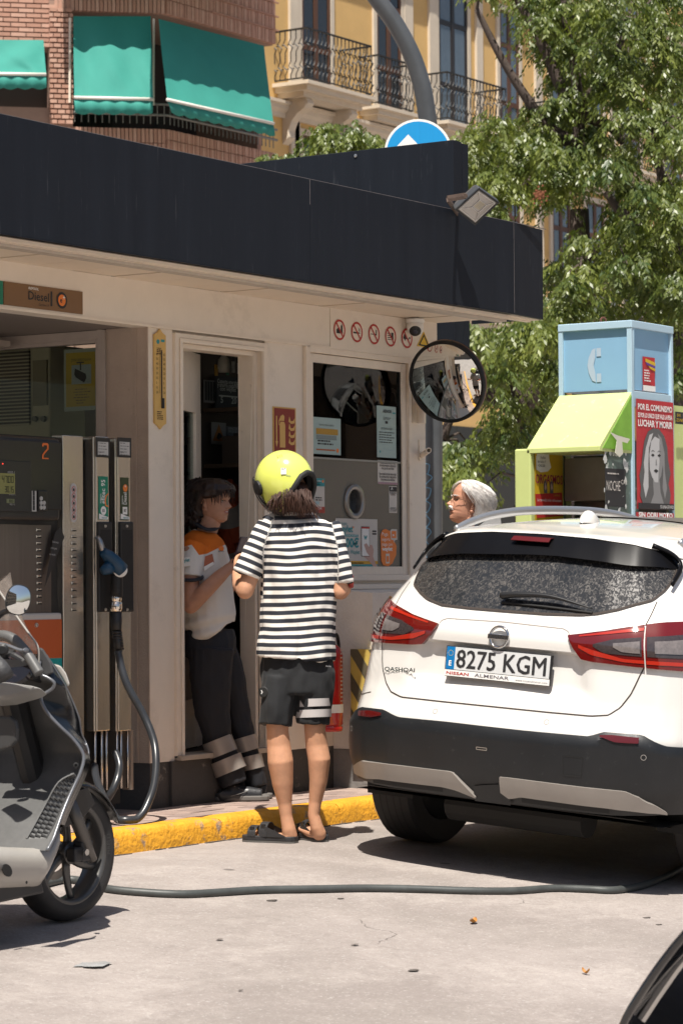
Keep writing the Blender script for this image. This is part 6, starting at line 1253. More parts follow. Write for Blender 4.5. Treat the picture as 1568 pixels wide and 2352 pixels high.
def sandal(heel, toe, w0, w1, zc, nm):
    h, t_ = np.array(heel), np.array(toe); d = t_ - h; L_ = np.linalg.norm(d); d /= L_; l = np.cross(Z, d); l /= np.linalg.norm(l)
    out = []
    for q, wv in ((0, .45), (.04, .8), (.12, 1), (.3, .92), (.5, .95), (.7, 1.18), (.85, 1.18), (.95, .9), (1.0, .4)): out.append((q, wv))
    ring = [h + d * L_ * q + l * w0 * wv for q, wv in out] + [h + d * L_ * q - l * w0 * wv for q, wv in reversed(out)]
    b = MB(); b.prism(ring, Z * .024); s = b.build('sandal', M_san, cust, bevel=.005)
    b = MB(); b.prism([p - Z * .007 for p in ring], Z * .008); b.build('sole', mat('sole_grey', (.10, .095, .09), .8), s)
    for q, hgt in ((.56, .068), (.76, .050)):
        b = MB(); c_ = h + d * L_ * q + Z * .016; wv = w0 * (1.06 if q < .6 else 1.22); rows = []
        for a in np.linspace(0, math.pi, 13): p = c_ + l * wv * math.cos(a) + Z * hgt * math.sin(a) ** .7; rows.append([p - d * .021, p - d * .021 + Z * .004, p + d * .021 + Z * .004, p + d * .021])
        b.grid(rows); st = b.build('strap', M_san, s, smooth=False, auto=40)
        b = MB(); p = c_ - l * wv * .80 + Z * hgt * .72 if (CAM - c_) @ l < 0 else c_ + l * wv * .80 + Z * hgt * .72; b.obox(p, (d, Z, l), (.012, .014, .004)); b.build('buckle', M_blk, st, bevel=.002)
    b = MB(); b.grid([[h + d * L_ * q - l * sd * w0 * .98 + Z * .02, h + d * L_ * q - l * sd * w0 * .98 + Z * hh_] for sd in (1,) for q, hh_ in ((.14, .026), (.3, .045), (.52, .07))]); b.grid([[h + d * L_ * q + l * w0 * .98 + Z * .02, h + d * L_ * q + l * w0 * .98 + Z * hh_] for q, hh_ in ((.14, .026), (.3, .045), (.52, .07))]); b.build('side_leather', M_san, s, solid=.003)
p = CP(683, 1941, -.01); h1 = at_z(683, 1939, .008); t1 = at_z(558, 1930, .008)
h1 = CP(681, 1940, .0); h1[2] = .008; t1 = CP(560, 1930, .13); t1[2] = .008; sandal(h1, t1, .042, 0, 0, '')
h2 = CP(744, 1930, .045); h2[2] = .008; t2 = CP(684, 1905, .27); t2[2] = .008; sandal(h2, t2, .040, 0, 0, '')
hc = CP(651, 1103, .06); hup = -RGT * .36 + UPV * .93 + FH * .12; hup /= np.linalg.norm(hup)
helm = thing('helmet', 'fluorescent yellow open face helmet worn by the person in stripes', 'helmet', hc)
hl = np.cross(hup, FH); hl /= np.linalg.norm(hl)
hfwd = FH * .62 - RGT * .72 - UPV * .28; hfwd -= hup * (hfwd @ hup); hfwd /= np.linalg.norm(hfwd); hlat = np.cross(hup, hfwd)
def helm_pt(th, ph, off=0.0):
    c_, s_ = math.cos(ph), math.sin(ph); x = c_ * math.cos(th); y = c_ * math.sin(th)
    rx = .142 if x > 0 else .150; 
    return hc + hfwd * x * (rx + off) + hlat * y * (.126 + off) + hup * s_ * (.142 + off if s_ > 0 else .185 + off)
def low(th):      # lower edge of the shell: higher at the nape, cheek guards at the sides, open in front
    a = abs(th); return np.interp(a, [0, .55, .8, 1.2, 1.7, 2.3, 2.8, math.pi], [.42, .30, -.30, -.92, -.86, -.40, -.12, -.06])
b = MB(); thv = np.linspace(-math.pi, math.pi, 96, endpoint=False)
b.grid([[helm_pt(t, low(t) + (math.pi / 2 - low(t)) * k / 26) for k in range(27)] for t in thv], cu=True)
M_hv = mat('helmet_yellow', (.74, .80, .16), .18, coat=1.0, spec=.5); b.build('shell', M_hv, helm, smooth=True)
b = MB(); b.tube([helm_pt(t, low(t) - .04, .000) for t in list(thv) + [thv[0]]], .013, 8); b.build('rim_seal', M_gasket, helm, smooth=True)
b = MB(); b.grid([[helm_pt(t, low(t) + .02 + (math.pi / 2 - low(t)) * k / 10, -.012) for k in range(11)] for t in thv], cu=True); b.grid([[helm_pt(t, low(t) + .0, -.001), helm_pt(t, low(t) - .02, -.014), helm_pt(t, low(t) + .06, -.034)] for t in thv], cu=True); b.build('liner', M_gasket, helm, smooth=True)
vs_ = -1.0 if (RGT @ hlat) > 0 else 1.0
tl = 1.12 * vs_
b = MB(); 
c_ = helm_pt(tl, .02, .004); nn_ = helm_pt(tl, .02, .03) - c_
b.lathe([(.036, -.004), (.036, .008), (.026, .014), (.010, .015), (0, .015)], c_, nn_, 20); b.build('visor_hinge', M_blk, helm, smooth=False)
b = MB(); b.grid([[helm_pt(vs_ * t, ph, .010) for ph in np.linspace(-.62, .42, 10)] for t in np.linspace(.30, 1.02, 10)]); b.build('visor', mat('smoked_visor', (.012, .012, .014), .06, coat=1), helm, smooth=True, solid=.003)
b = MB(); b.grid([[helm_pt(vs_ * t, ph, .003) for ph in np.linspace(low(t) + .02, -.45, 8)] for t in np.linspace(.82, 1.28, 8)]); b.build('cheek_trim', M_blk, helm, smooth=True, solid=.004)
def on_helm(px, py, off=.002):
    r = ray(px, py); best = None
    for t in np.linspace(-math.pi, math.pi, 180):
        for ph in np.linspace(-.9, 1.55, 70):
            p = helm_pt(t, ph, off); v = p - CAM; q = np.linalg.norm(v - r * (v @ r) / (r @ r)); fac = (p - hc) @ (CAM - hc)
            if fac > 0 and (best is None or q < best[0]): best = (q, p, p - hc)
    return best[1], best[2]
for s, px, py, hh_, ww_, mt in (('OUT', 646, 1081, .011, .020, M_ink), ('ECE', 646, 1091, .008, .020, M_ink), ('AIRFLOW', 657, 1093, .006, .024, mat('dim_blue', (.10, .16, .2), .5)), ('MT HELMETS', 606, 1152, .007, .045, M_white)):
    p, n_ = on_helm(px, py, .0035); n_ = n_ / np.linalg.norm(n_); xd = RGT - n_ * (RGT @ n_); 
    if s == 'MT HELMETS': xd = (RGT * .45 + UPV * .9); xd -= n_ * (xd @ n_)
    if s == 'AIRFLOW': xd = RGT - UPV * .25; xd -= n_ * (xd @ n_)
    xd /= np.linalg.norm(xd); ud = np.cross(n_, xd)
    if s in ('OUT', 'MT HELMETS'):
        b = MB(); w2, h2 = (.012, .016) if s == 'OUT' else (.030, .009); o_ = p - n_ * .0012 + (xd * .010 - ud * .004 if s == 'OUT' else xd * .022 + ud * .004); b.add([o_ + xd * w2 * a + ud * h2 * e for a, e in ((-1, -1), (1, -1), (1, 1), (-1, 1))], [(0, 1, 2, 3)]); b.build('decal', M_white if s == 'OUT' else M_blk, helm)
    txt(s, p, xd, ud, hh_, mt, helm, w=ww_, bold=.02)
p, n_ = on_helm(635, 1050, .003); n_ = n_ / np.linalg.norm(n_); xd = RGT - n_ * (RGT @ n_); xd /= np.linalg.norm(xd); ud = np.cross(n_, xd)
b = MB()
for k in range(3): o_ = p + xd * .010 * k; b.add([o_ + xd * a + ud * e for a, e in ((0, .014), (.003, .012), (.009, -.010), (.006, -.010 + .003 * k))], [(0, 1, 2, 3)])
b.build('emblem', mat('olive_print', (.14, .15, .02), .5), helm)
rr = random.Random(11); M_hb2 = mat('brown_hair', (.050, .019, .010), .6, var=.5, scale=30); paths = []
for k in range(430):
    u_ = rr.random(); x0 = 624 + u_ * 90; y0 = 1146 - 20 * math.sin(u_ * 3.1) ; dd = rr.uniform(-.07, .0) + .015
    dd = dd - .03 * math.sin(u_ * math.pi)
    L_ = rr.uniform(22, 72) * (.75 + .35 * u_); x1 = x0 + (-10 + 26 * u_) * rr.uniform(.4, 1.3) + rr.uniform(-7, 7); y1 = min(y0 + L_ + 10, 1174 + 17 * u_ + rr.uniform(-24, 6))
    paths.append([CP(x0, y0 - 16, dd + .03), CP(x0 + rr.uniform(-3, 3), y0, dd), CP((x0 + x1) / 2 + 3 * math.sin(x0 * .3) + rr.uniform(-3, 3), (y0 + y1) / 2, dd - .016), CP(x1, y1, min(dd, -.02) - .012 + rr.uniform(-.012, .01))])
for k in range(120):
    u_ = rr.random(); x0 = 628 + u_ * 86; y0 = 1142; x1 = x0 + (-6 + 24 * u_) + rr.uniform(-5, 9); y1 = 1176 + 14 * u_ + rr.uniform(-10, 8)
    paths.append([CP(x0, y0, -.01), CP((x0 + x1) / 2 + rr.uniform(-3, 3), (y0 + y1) / 2, -.04), CP(x1, y1, -.045)])
strands(paths, M_hb2, cust, .0027, 'hair')
blob('hair_mass', [ch([(650, 1120, .05), (654, 1150, .03), (656, 1160, .03)], [.045, .038, .018]), ch([(690, 1125, .05), (694, 1150, .03), (700, 1162, .03)], [.04, .034, .016]), ch([(668, 1130, .05), (674, 1150, .015), (676, 1160, .02)], [.045, .038, .018])], .008, M_hb2, cust, smooth=3)
p = CP(806, 1336, .1); t = thing('red_wallet', 'small red wallet peeking out beside the right sleeve of the striped shirt', 'wallet', p)
b = MB(); b.obox(p, (RGT, FH, UPV), (.012, .05, .030)); b.build('body', mat('wallet_red', (.42, .05, .04), .5), t, bevel=.006)
A0 = 13.95
def AP(x, y, d=0.0): return at_d(x, y, A0 + d)
def ach(pts, rs, up=None): return ([AP(*p) for p in pts], rs, up if up is not None else FH)
att = thing('person', 'person in an orange and white station polo leaning on the door frame, smiling', 'person', AP(552, 1840))
af = RGT * .93 - FH * .36; ar = np.cross(Z, af)
fr = Frame(AP(490, 1201, .0), af + Z * .02)
hA = hand_chains(AP(527, 1304, -.17), RGT * .8 + Z * .55 + FH * .1, FH * .6 + Z * -.3 + RGT * .5, 1, .7, .95)
hB_ = hand_chains(AP(535, 1330, .16), RGT * .8 + Z * .3, -FH * .6 + Z * .4, -1, .7, .9)
blob('body', [ach([(462, 1262, .0), (472, 1228, .0), (484, 1198, .0), (486, 1170, .02)], [.062, .052, .053, .06]),
     ach([(440, 1268, -.15), (436, 1330, -.18), (438, 1390, -.20)], [.052, .047, .040]), ach([(438, 1392, -.20), (470, 1358, -.22), (505, 1324, -.20), (527, 1304, -.17)], [.041, .042, .035, .026]),
     ach([(495, 1275, .14), (510, 1340, .15), (512, 1380, .14)], [.048, .043, .038]), ach([(512, 1380, .14), (524, 1352, .15), (535, 1330, .16)], [.038, .034, .026]),
     ach([(468, 1300, .0), (478, 1440, .0)], [(.09, .11), (.09, .11)])] + hA + hB_, .0055, M_skin2, att, smooth=5)
make_head(fr, M_skin2, att, lip=(.42, .12, .10))
b = MB(); b.grid([[fr(head_pt(a, z, .0013)) for z in (.0530, .0575)] for a in np.linspace(-.22, .22, 7)]); b.build('teeth', mat('teeth', (.72, .68, .62), .3), att, smooth=True)
M_dh = mat('dark_hair', (.018, .008, .006), .5, var=.5, scale=30)
hair_cap(fr, M_dh, att, lambda t: np.interp(t, [0, .5, .9, 1.25, 1.7, 2.2, math.pi], [.165, .158, .135, .125, .122, .03, .01]), lambda t, z: .022 + .014 * (t > 1) + .010 * (z > .16), .010, 3)
rr = random.Random(21); paths = []
for k in range(150):
    t = rr.uniform(-1.3, 1.3); z = rr.uniform(.165, .215); p0 = head_pt(t * .8, z, .022); t1 = t + rr.uniform(-.2, .2); zz = rr.uniform(.122, .165) - .05 * (abs(t) > .75) * rr.random()
    paths.append([fr(p0), fr(head_pt(t1, (z + zz) / 2 + .012, .030)), fr(head_pt(t1 + rr.uniform(-.1, .1), zz, .012 + rr.uniform(0, .014)))])
for k in range(220):
    sd = rr.choice((-1, 1)); t = sd * rr.uniform(1.85, math.pi); z = rr.uniform(.10, .20); p0 = head_pt(t, z, .03); e = p0 + np.array([-rr.uniform(.0, .04), rr.uniform(-.02, .02), -rr.uniform(.04, .10)])
    paths.append([fr(p0), fr((p0 + e) / 2 + np.array([-.016, 0, 0])), fr(e)])
strands(paths, M_dh, att, .0035)
blob('hair_bunch', [ach([(440, 1140, .02), (424, 1165, .02), (418, 1192, .02)], [.045, .050, .040]), ach([(452, 1120, .02), (446, 1170, .0), (450, 1205, .0)], [.055, .055, .03])], .008, M_dh, att, smooth=3, disp=fold(5, .018, 30, 22, .8))
def polo_disp(c):
    px, py, d = pxl(c); v = fold(14, .006, 9, 7, .5)(c)
    return v + .007 * math.sin(py * .17 + px * .05) * smstep(1395, 1440, py)
M_polo = attr_mat('polo_cloth', 'yoke', (0.66, 0.16, 0.02), (0.70, 0.67, 0.62), 'step', 0.0, width=.8, bump=.3)
pc_ = [(470, 1222, .0), (468, 1236, .0), (466, 1262, .0), (470, 1310, .0), (476, 1370, .0), (480, 1410, .0), (486, 1445, .0), (494, 1455, .0)]
polo = blob('polo_shirt', [([AP(*p) for p in pc_], [(.062, .06), (.100, .11), (.125, .155), (.128, .165), (.135, .165), (.138, .165), (.132, .16), (.115, .15)], FH), ach([(448, 1252, -.12), (439, 1290, -.16), (436, 1326, -.18)], [(.070, .066), (.066, .064), (.062, .062)]), ach([(490, 1255, .10), (502, 1300, .13), (508, 1330, .14)], [.064, .060, .058])], .006, M_polo, att, smooth=5, disp=polo_disp)
def yoke(c):
    px, py, d = pxl(c); ln = np.interp(px, [405, 418, 440, 457, 475, 495, 525], [1268, 1258, 1251, 1275, 1272, 1262, 1247])
    return py - ln
set_attr(polo, 'yoke', yoke)
b = MB(); b.tube([AP(436 + 27 * math.cos(a), 1326 - 7 * math.sin(a) , -.18 + .064 * math.sin(a)) for a in np.linspace(0, 2 * math.pi, 25)], .012, 8, flat=.8); b.build('cuff', M_sock, polo, smooth=True)
b = MB(); b.tube(smooth_path([AP(452, 1204, -.03), AP(466, 1213, -.075), AP(482, 1217, -.07), AP(494, 1214, -.03), AP(500, 1206, .03)], 5), .016, 8, flat=.5); b.tube(smooth_path([AP(452, 1204, -.03), AP(455, 1200, .05), AP(470, 1196, .07)], 4), .014, 8, flat=.5); b.build('collar', M_sock, polo, smooth=True)
def on_att(px, py, dref): return AP(px, py, dref)
b = MB(); q = [AP(463, 1281, -.165), AP(488, 1272, -.150), AP(492, 1293, -.150), AP(470, 1310, -.165)]; b.prism(q, -FH * .003); bdg = b.build('name_badge', mat('badge_orange', (.40, .12, .06), .4), polo)
b = MB(); b.prism([AP(468, 1302, -.170), AP(490, 1290, -.155), AP(492, 1296, -.155), AP(470, 1311, -.170)], -FH * .003); b.build('badge_strip', M_white, bdg)
b = MB(); b.disc(AP(508, 1260, -.14), CAM - AP(508, 1260, -.14), .014, 16); b.build('round_logo', M_orange, polo); txt('REPSOL', AP(501, 1268, -.142), RGT, UPV, .008, M_ink, polo, w=.030, bold=.02)
txt('waylet', AP(413, 1292, -.246), RGT * 1 + UPV * .12, UPV, .016, M_teal, polo, w=.05, bold=.03)
b = MB(); b.add([AP(x, y, -.242) for x, y in ((411, 1283), (436, 1279), (438, 1299), (413, 1303))], [(0, 1, 2, 3)]); b.build('sleeve_badge', M_white, polo)
p = AP(551, 1263, -.15); ph_ = thing('mobile_phone', 'dark mobile phone held up by the person in the orange and white polo', 'phone', p)
b = MB(); b.obox(p, (RGT * .45 + FH * .9, Z * .95 + RGT * .3, RGT * .9 - FH * .45), (.036, .070, .0045)); b.build('case', mat('phone_plum', (.05, .03, .045), .25), ph_, bevel=.004)
blob('trousers', [ach([(480, 1446, .0), (480, 1472, .0), (484, 1505, .0)], [(.128, .13), (.142, .145), (.134, .145)]), ach([(486, 1490, -.07), (482, 1560, -.08), (488, 1640, -.09), (503, 1705, -.09), (522, 1757, -.09), (538, 1800, -.09)], [(.118, .10), (.105, .095), (.090, .085), (.072, .078), (.072, .075), (.066, .072)]), ach([(500, 1490, .08), (525, 1560, .08), (545, 1640, .08), (563, 1708, .06), (577, 1752, .05), (588, 1806, .05)], [(.10, .10), (.085, .09), (.070, .08), (.056, .07), (.056, .07), (.056, .065)])], .0065, mat('work_trousers', (.012, .013, .018), .75, bump=.2, bscale=300), att, smooth=5, disp=fold(31, .008, 10, 8, .5))
M_rf = mat('reflective_band', (.34, .30, .27), .35, metal=.25, var=.08, scale=12)
for (c_, dr, wd, hh_, dd, rb) in (((505, 1716), (.40, 1), 36, 19, -.09, .094), ((524, 1758), (.42, 1), 38, 17, -.09, .092), ((563, 1710), (.30, 1), 29, 17, .06, .084), ((577, 1752), (.25, 1), 28, 16, .05, .082)):
    b = MB(); dv = np.array(dr) / math.hypot(*dr); pv = np.array([dv[1], -dv[0]]); rows = []
    for a in np.linspace(0, 2 * math.pi, 30, endpoint=False):
        o_ = np.array(c_) + pv * (wd + .8 * math.sin(4 * a)) * math.cos(a); rows.append([AP(*(o_ + dv * q * hh_), dd + rb * math.sin(a)) for q in (-1, -.4, .2, 1)])
    b.grid(rows, cu=True); b.build('reflective_band', M_rf, att, smooth=True)
def shoe(px0, px1, py, dd, m):
    k = (px1 - px0) / 128
    s = blob('shoe', [ach([(px0 + 14, py - 22, dd), (px0 + 20, py - 12, dd), (px0 + 45 * k, py - 15, dd), (px0 + 80 * k, py - 13, dd), (px0 + 110 * k, py - 10, dd)], [(.045, .04), (.045, .048), (.04, .045), (.035, .048), (.026, .042)], Z)] + [ach([(px0 + 45 * k, py - 28, dd), (px0 + 62 * k, py - 20, dd)], [.036, .03])], .005, m, att, smooth=4)
    zf = .112; ring = []
    for q, w_ in ((0, .022), (.08, .038), (.25, .040), (.45, .036), (.65, .046), (.85, .046), (.96, .032), (1, .014)): ring.append((q, w_))
    h_, t_ = AP(px0, py, dd), AP(px1, py + 1, dd); h_[2] = t_[2] = zf; d = t_ - h_; L_ = np.linalg.norm(d); d /= L_; l = np.cross(Z, d)
    R_ = [h_ + d * L_ * q + l * w_ for q, w_ in ring] + [h_ + d * L_ * q - l * w_ for q, w_ in reversed(ring)]
    b = MB(); b.prism(R_, Z * .026); b.build('sole', mat('shoe_sole', (.13, .12, .11), .7), s, bevel=.006)
    b = MB()
    for j in range(4): b.tube([AP(px0 + (48 + 9 * j) * k, py - 34 + 4 * j, dd - .035), AP(px0 + (54 + 9 * j) * k, py - 33 + 4.5 * j, dd)], .0028, 5)
    b.tube([AP(px0 + 40 * k, py - 12, dd - .052), AP(px0 + 60 * k, py - 17, dd - .052), AP(px0 + 78 * k, py - 24, dd - .036)], .0014, 4); b.build('lace', mat('lace_grey', (.16, .15, .14), .7), s)
M_shoe = mat('shoe_leather', (.022, .023, .026), .38, var=.2, scale=20, bump=.1, bscale=80)
shoe(490, 619, 1841, -.08, M_shoe); shoe(520, 626, 1829, .06, M_shoe)
O0 = 14.2
def OP(x, y, d=0.0): return at_d(x, y, O0 + d)
def och(pts, rs, up=None): return ([OP(*p) for p in pts], rs, up if up is not None else FH)
old = thing('person', 'person with white hair, moustache and glasses, behind the white car', 'person', OP(1085, 1872))
of = -RGT * .96 - FH * .22 + Z * .26; fr = Frame(OP(1062, 1204, .0), of, (0, 0, 1), 1.03)
blob('body', [och([(1100, 1262, .0), (1092, 1225, .0), (1084, 1190, .0)], [.062, .060, .06]), och([(1110, 1262, -.16), (1108, 1330, -.18), (1102, 1400, -.18)], [.05, .046, .038]), och([(1102, 1400, -.18), (1070, 1400, -.14), (1040, 1385, -.1)], [.038, .034, .026]), och([(1106, 1262, .16), (1104, 1400, .18), (1060, 1410, .12)], [.05, .038, .028])] + hand_chains(OP(1040, 1385, -.1), -RGT + Z * .1, FH, 1) + hand_chains(OP(1060, 1410, .12), -RGT, -FH, -1), .006, M_skin3, old, smooth=5)
make_head(fr, M_skin3, old, lip=(.36, .13, .11), nose=1.15)
M_wh = mat('white_hair', (.80, .76, .72), .45, var=.25, scale=40)
hair_cap(fr, M_wh, old, lambda t: np.interp(t, [0, .5, .95, 1.3, 1.62, 1.9, 2.3, math.pi], [.211, .206, .194, .160, .134, .05, .02, .012]), lambda t, z: .010 + .018 * smstep(.5, 1.4, t) + .006 * (z > .17) * (t > .8), .006, 9)
rr = random.Random(31); paths = []
for k in range(560):
    sd = rr.choice((-1, 1)); t = sd * rr.uniform(.45, 2.3); z = np.interp(abs(t), [0, .9, 1.4, 2.2], [.212, .195, .172, .13]) + rr.uniform(-.01, .05); z = min(z, .222)
    p0 = head_pt(t, z, .016); t1 = sd * min(math.pi, abs(t) + rr.uniform(.5, 1.2)); z1 = max(.02, z - rr.uniform(.01, .09)); t2 = sd * min(math.pi, abs(t1) + rr.uniform(.2, .8)); z2 = max(.008, z1 - rr.uniform(.02, .06))
    o_ = .024 + .014 * rr.random(); paths.append([fr(p0), fr(head_pt((t + t1) / 2, (z + z1) / 2 + .006, o_ + .003)), fr(head_pt(t1, z1, o_ + .002)), fr(head_pt(t2, z2, o_ - .006))])
strands(paths, M_wh, old, .0021)
paths = []
for k in range(60):
    a = rr.uniform(-.42, .42); paths.append([fr(head_pt(a * .8, .0725, .004)), fr(head_pt(a, .066, .011)), fr(head_pt(a * 1.25, .058 - abs(a) * .012, .008))])
strands(paths, M_wh, old, .0028, 'moustache')
paths = [[fr(head_pt(sd * a, .126, .003)), fr(head_pt(sd * (a + .08), .131, .006)), fr(head_pt(sd * (a + .16), .129, .005))] for sd in (1, -1) for a in np.linspace(.18, .6, 12)]; strands(paths, M_wh, old, .002, 'eyebrow')
b = MB()
for sd in (1, -1):
    c_ = np.array([.094, .033 * sd, .108]); b.tube([fr(c_ + np.array([-.002 * abs(math.sin(a)), .022 * math.cos(a), .017 * math.sin(a)])) for a in np.linspace(0, 2 * math.pi, 22)], .0012, 5); b.tube([fr((.090, .056 * sd, .112)), fr((.06, .073 * sd, .113)), fr((-.005, .081 * sd, .108)), fr((-.022, .080 * sd, .095))], .0013, 5)
b.tube([fr((.097, .011, .112)), fr((.102, 0, .114)), fr((.097, -.011, .112))], .0012, 5); b.build('glasses', mat('wire_metal', (.25, .2, .16), .2, metal=1), old)
blob('shirt', [och([(1096, 1232, .0), (1102, 1262, .0), (1104, 1330, .0), (1100, 1420, .0), (1098, 1470, .0)], [(.075, .09), (.11, .20), (.125, .20), (.135, .18), (.13, .17)]), och([(1106, 1256, -.16), (1108, 1320, -.18)], [.072, .062]), och([(1106, 1256, .16), (1104, 1320, .18)], [.072, .062])], .008, mat('pale_shirt', (.55, .52, .48), .8, bump=.2), old, smooth=5, disp=fold(2, .006))
blob('trousers', [och([(1098, 1460, .0), (1098, 1540, .0)], [(.12, .16), (.125, .16)]), och([(1096, 1530, -.08), (1090, 1700, -.09), (1086, 1848, -.09)], [(.09, .09), (.07, .075), (.058, .062)]), och([(1100, 1530, .08), (1104, 1700, .09), (1108, 1842, .09)], [(.09, .09), (.07, .075), (.058, .062)])], .008, mat('grey_trousers', (.06, .06, .065), .8), old, smooth=4, disp=fold(2, .006))
for dd, px in ((-.09, 1086), (.09, 1108)):
    blob('shoe', [och([(px + 8, 1858, dd), (px - 20, 1862, dd), (px - 52, 1868, dd)], [(.04, .036), (.042, .034), (.036, .022)], Z)], .007, M_shoe, old, smooth=3)
wc = at_d(147, 1959, 10.22); gzw = gz(wc[0], wc[1]); wr = wc[2] - gzw
sc = thing('motor_scooter', 'grey and black motor scooter with a windscreen, parked at the left edge', 'scooter', (wc[0] - .4, wc[1], gzw))
M_sg1 = mat('scooter_grey', (0.105, 0.105, 0.103), .42, var=.12, scale=40); M_sblk = mat('scooter_gloss_black', (0.006, 0.007, 0.009), .2, spec=.4)
M_scowl = mat('scooter_cowl', (0.36, 0.34, 0.31), .35, var=.05, coat=.3); M_strim = mat('scooter_trim', (0.16, 0.165, 0.18), .3, metal=.4)
M_sdk = mat('scooter_dark', (0.02, 0.02, 0.022), .5, var=.2)
yw = np.array([0, 1.0, 0])
tw = .058
b = MB(); b.lathe([(wr - .068, -.048), (wr - .045, -tw), (wr - .018, -.052), (wr - .004, -.030), (wr, 0), (wr - .004, .030), (wr - .018, .052), (wr - .045, tw), (wr - .068, .048)], wc, yw, 56); wh = b.build('front_wheel', M_ty, sc, smooth=True)
b = MB()
for k in range(40):
    a = 2 * math.pi * k / 40
    b.tube([wc + np.array([math.cos(a + q * .16) * (wr - .0005 - .024 * q ** 1.6), -.052 * q, math.sin(a + q * .16) * (wr - .0005 - .024 * q ** 1.6)]) for q in (.15, .5, .85)], .0022, 4)
tag(b.build('tread_groove', M_gasket, wh), kind='stuff')
M_rim = mat('scooter_rim', (0.10, 0.098, 0.095), .35, metal=.5)
ri = wr - .068
b = MB(); b.lathe([(ri + .004, -.05), (ri - .004, -.052), (ri - .014, -.040), (ri - .018, 0), (ri - .014, .04), (ri + .004, .05)], wc, yw, 48); rim = b.build('rim', M_rim, wh, smooth=True)
for k in range(6):
    a = 2 * math.pi * k / 6 + .35; pts = []
    for q in np.linspace(.03, ri - .012, 7): aa = a + .35 * (q / ri); pts.append(wc + np.array([math.cos(aa) * q, -.012, math.sin(aa) * q]))
    b = MB(); b.tube(pts, [(.021 - .007 * i / 6, .012) for i in range(7)], 8, up=yw); b.build('spoke', M_rim, rim, smooth=True)
b = MB(); b.lathe([(0, -.06), (.018, -.06), (.022, -.05), (.042, -.035), (.042, .035), (0, .035)], wc, yw, 24); b.build('hub', M_rim, rim, smooth=False, auto=30)
b = MB(); b.lathe([(.075, .044), (.105, .044), (.105, .048), (.075, .048), (.075, .044)], wc, yw, 40); b.build('brake_disc', mat('disc_steel', (.22, .21, .2), .3, metal=.9), wh)
txt('PIRELLI', wc + np.array([wr * .80, -.0585, -.02]), Z, -X, .018, mat('tyre_letter', (.05, .05, .05), .5), wh)
fy = wc[1] - .082
fk = [at_y(*cq(452, 1480), fy), at_y(*cq(500, 1600), fy), at_y(*cq(560, 1760), fy), at_y(*cq(600, 1850), fy)]
b = MB(); b.tube(fk, [.026, .027, .024, .019], 12); fo = b.build('fork_leg', mat('fork_grey', (.13, .12, .11), .4, metal=.4), sc, smooth=True)
b = MB(); b.tube([q + Y * .164 for q in fk], [.026, .027, .024, .019], 12); b.build('fork_leg', mat('fork_grey', (0, 0, 0)), sc, smooth=True)
b = MB(); cA = at_y(*cq(540, 1790), fy + .01); b.obox(cA, (X, Y, Z), (.035, .022, .04)); b.obox(cA + np.array([-.045, 0, -.01]), (X, Y, Z), (.03, .02, .028)); b.build('brake_caliper', M_sdk, fo, bevel=.008)
b = MB(); b.lathe([(.014, 0), (.012, .01), (0, .01)], at_y(*cq(552, 1800), fy - .024), (0, -1, 0), 12); b.build('axle_bolt', M_alu, fo)
b = MB(); rows = []
for k in range(15):
    a = math.radians(150 - 128 * k / 14 + 0) ; r = wr + .022; rows.append([wc + np.array([math.cos(a) * (r - .03 * abs(math.sin(e)) ** 3), .082 * math.sin(e), math.sin(a) * (r - .03 * abs(math.sin(e)) ** 3)]) for e in np.linspace(-1.45, 1.45, 9)])
b.grid(rows); b.build('mudguard', M_sblk, sc, smooth=True, solid=.004)
b = MB(); gA = wc + np.array([-.02, -.086, wr * .72]); b.prism([gA + np.array([a, 0, c]) for a, c in ((-.14, .04), (.06, .06), (.10, .0), (.02, -.06), (-.08, -.08))], (0, .004, 0)); b.build('mudguard_side', M_sblk, sc, bevel=.002)
yR = wc[1] - .30
A_c = [((258, 560), -.34), ((258, 640), -.34), ((305, 665), -.33), ((352, 700), -.32), ((335, 742), -.32), ((268, 790), -.34), ((285, 860), -.34), ((332, 925), -.33), ((400, 995), -.31), ((470, 1062), -.28), ((528, 1140), -.26), ((543, 1200), -.26), ((520, 1285), -.28), ((490, 1350), -.30), ((440, 1460), -.34), ((400, 1560), -.38), ((372, 1640), -.41), ((345, 1715), -.44), ((305, 1790), -.48)]
Ap = smooth_path([at_x(*cq(*p), wc[0] + dx_) for p, dx_ in A_c], 3)
yL = wc[1] + .30
rows = []
for q in Ap:
    row = []; e = q; z = e[2]
    ym = wc[1]
    for t in np.linspace(0, 1, 15):
        y = e[1] + (2 * ym - e[1] - e[1]) * t; bul = math.sin(math.pi * t)
        row.append(np.array([e[0] + .15 * min(1, bul * 2.2) * smstep(.36, .50, z) * (1 - smstep(.80, .90, z)) - .05 * bul, y, z + .02 * bul * smstep(.9, 1.0, z)]))
    rows.append(row)
b = MB(); b.grid(rows); ins = b.build('leg_shield', M_sg1, sc, smooth=True)
for sd in (1, -1):
    b = MB(); pth = [q if sd == 1 else np.array([q[0], 2 * wc[1] - q[1], q[2]]) for q in Ap]; b.tube(pth, .0065, 8); b.build('edge_trim', M_strim if sd == 1 else M_strim, ins, smooth=True)
B_c = [(300, 520), (345, 590), (400, 680), (438, 750), (478, 840), (512, 930), (528, 1030), (556, 1090), (574, 1150), (566, 1220), (545, 1290), (500, 1390), (452, 1500), (405, 1600), (388, 1645)]
Bp = smooth_path([at_x(*cq(*p), wc[0] - .12 - .16 * abs(k - 7) / 7) for k, p in enumerate(B_c)], 4)
nA = len(Ap) - 7; rows = []
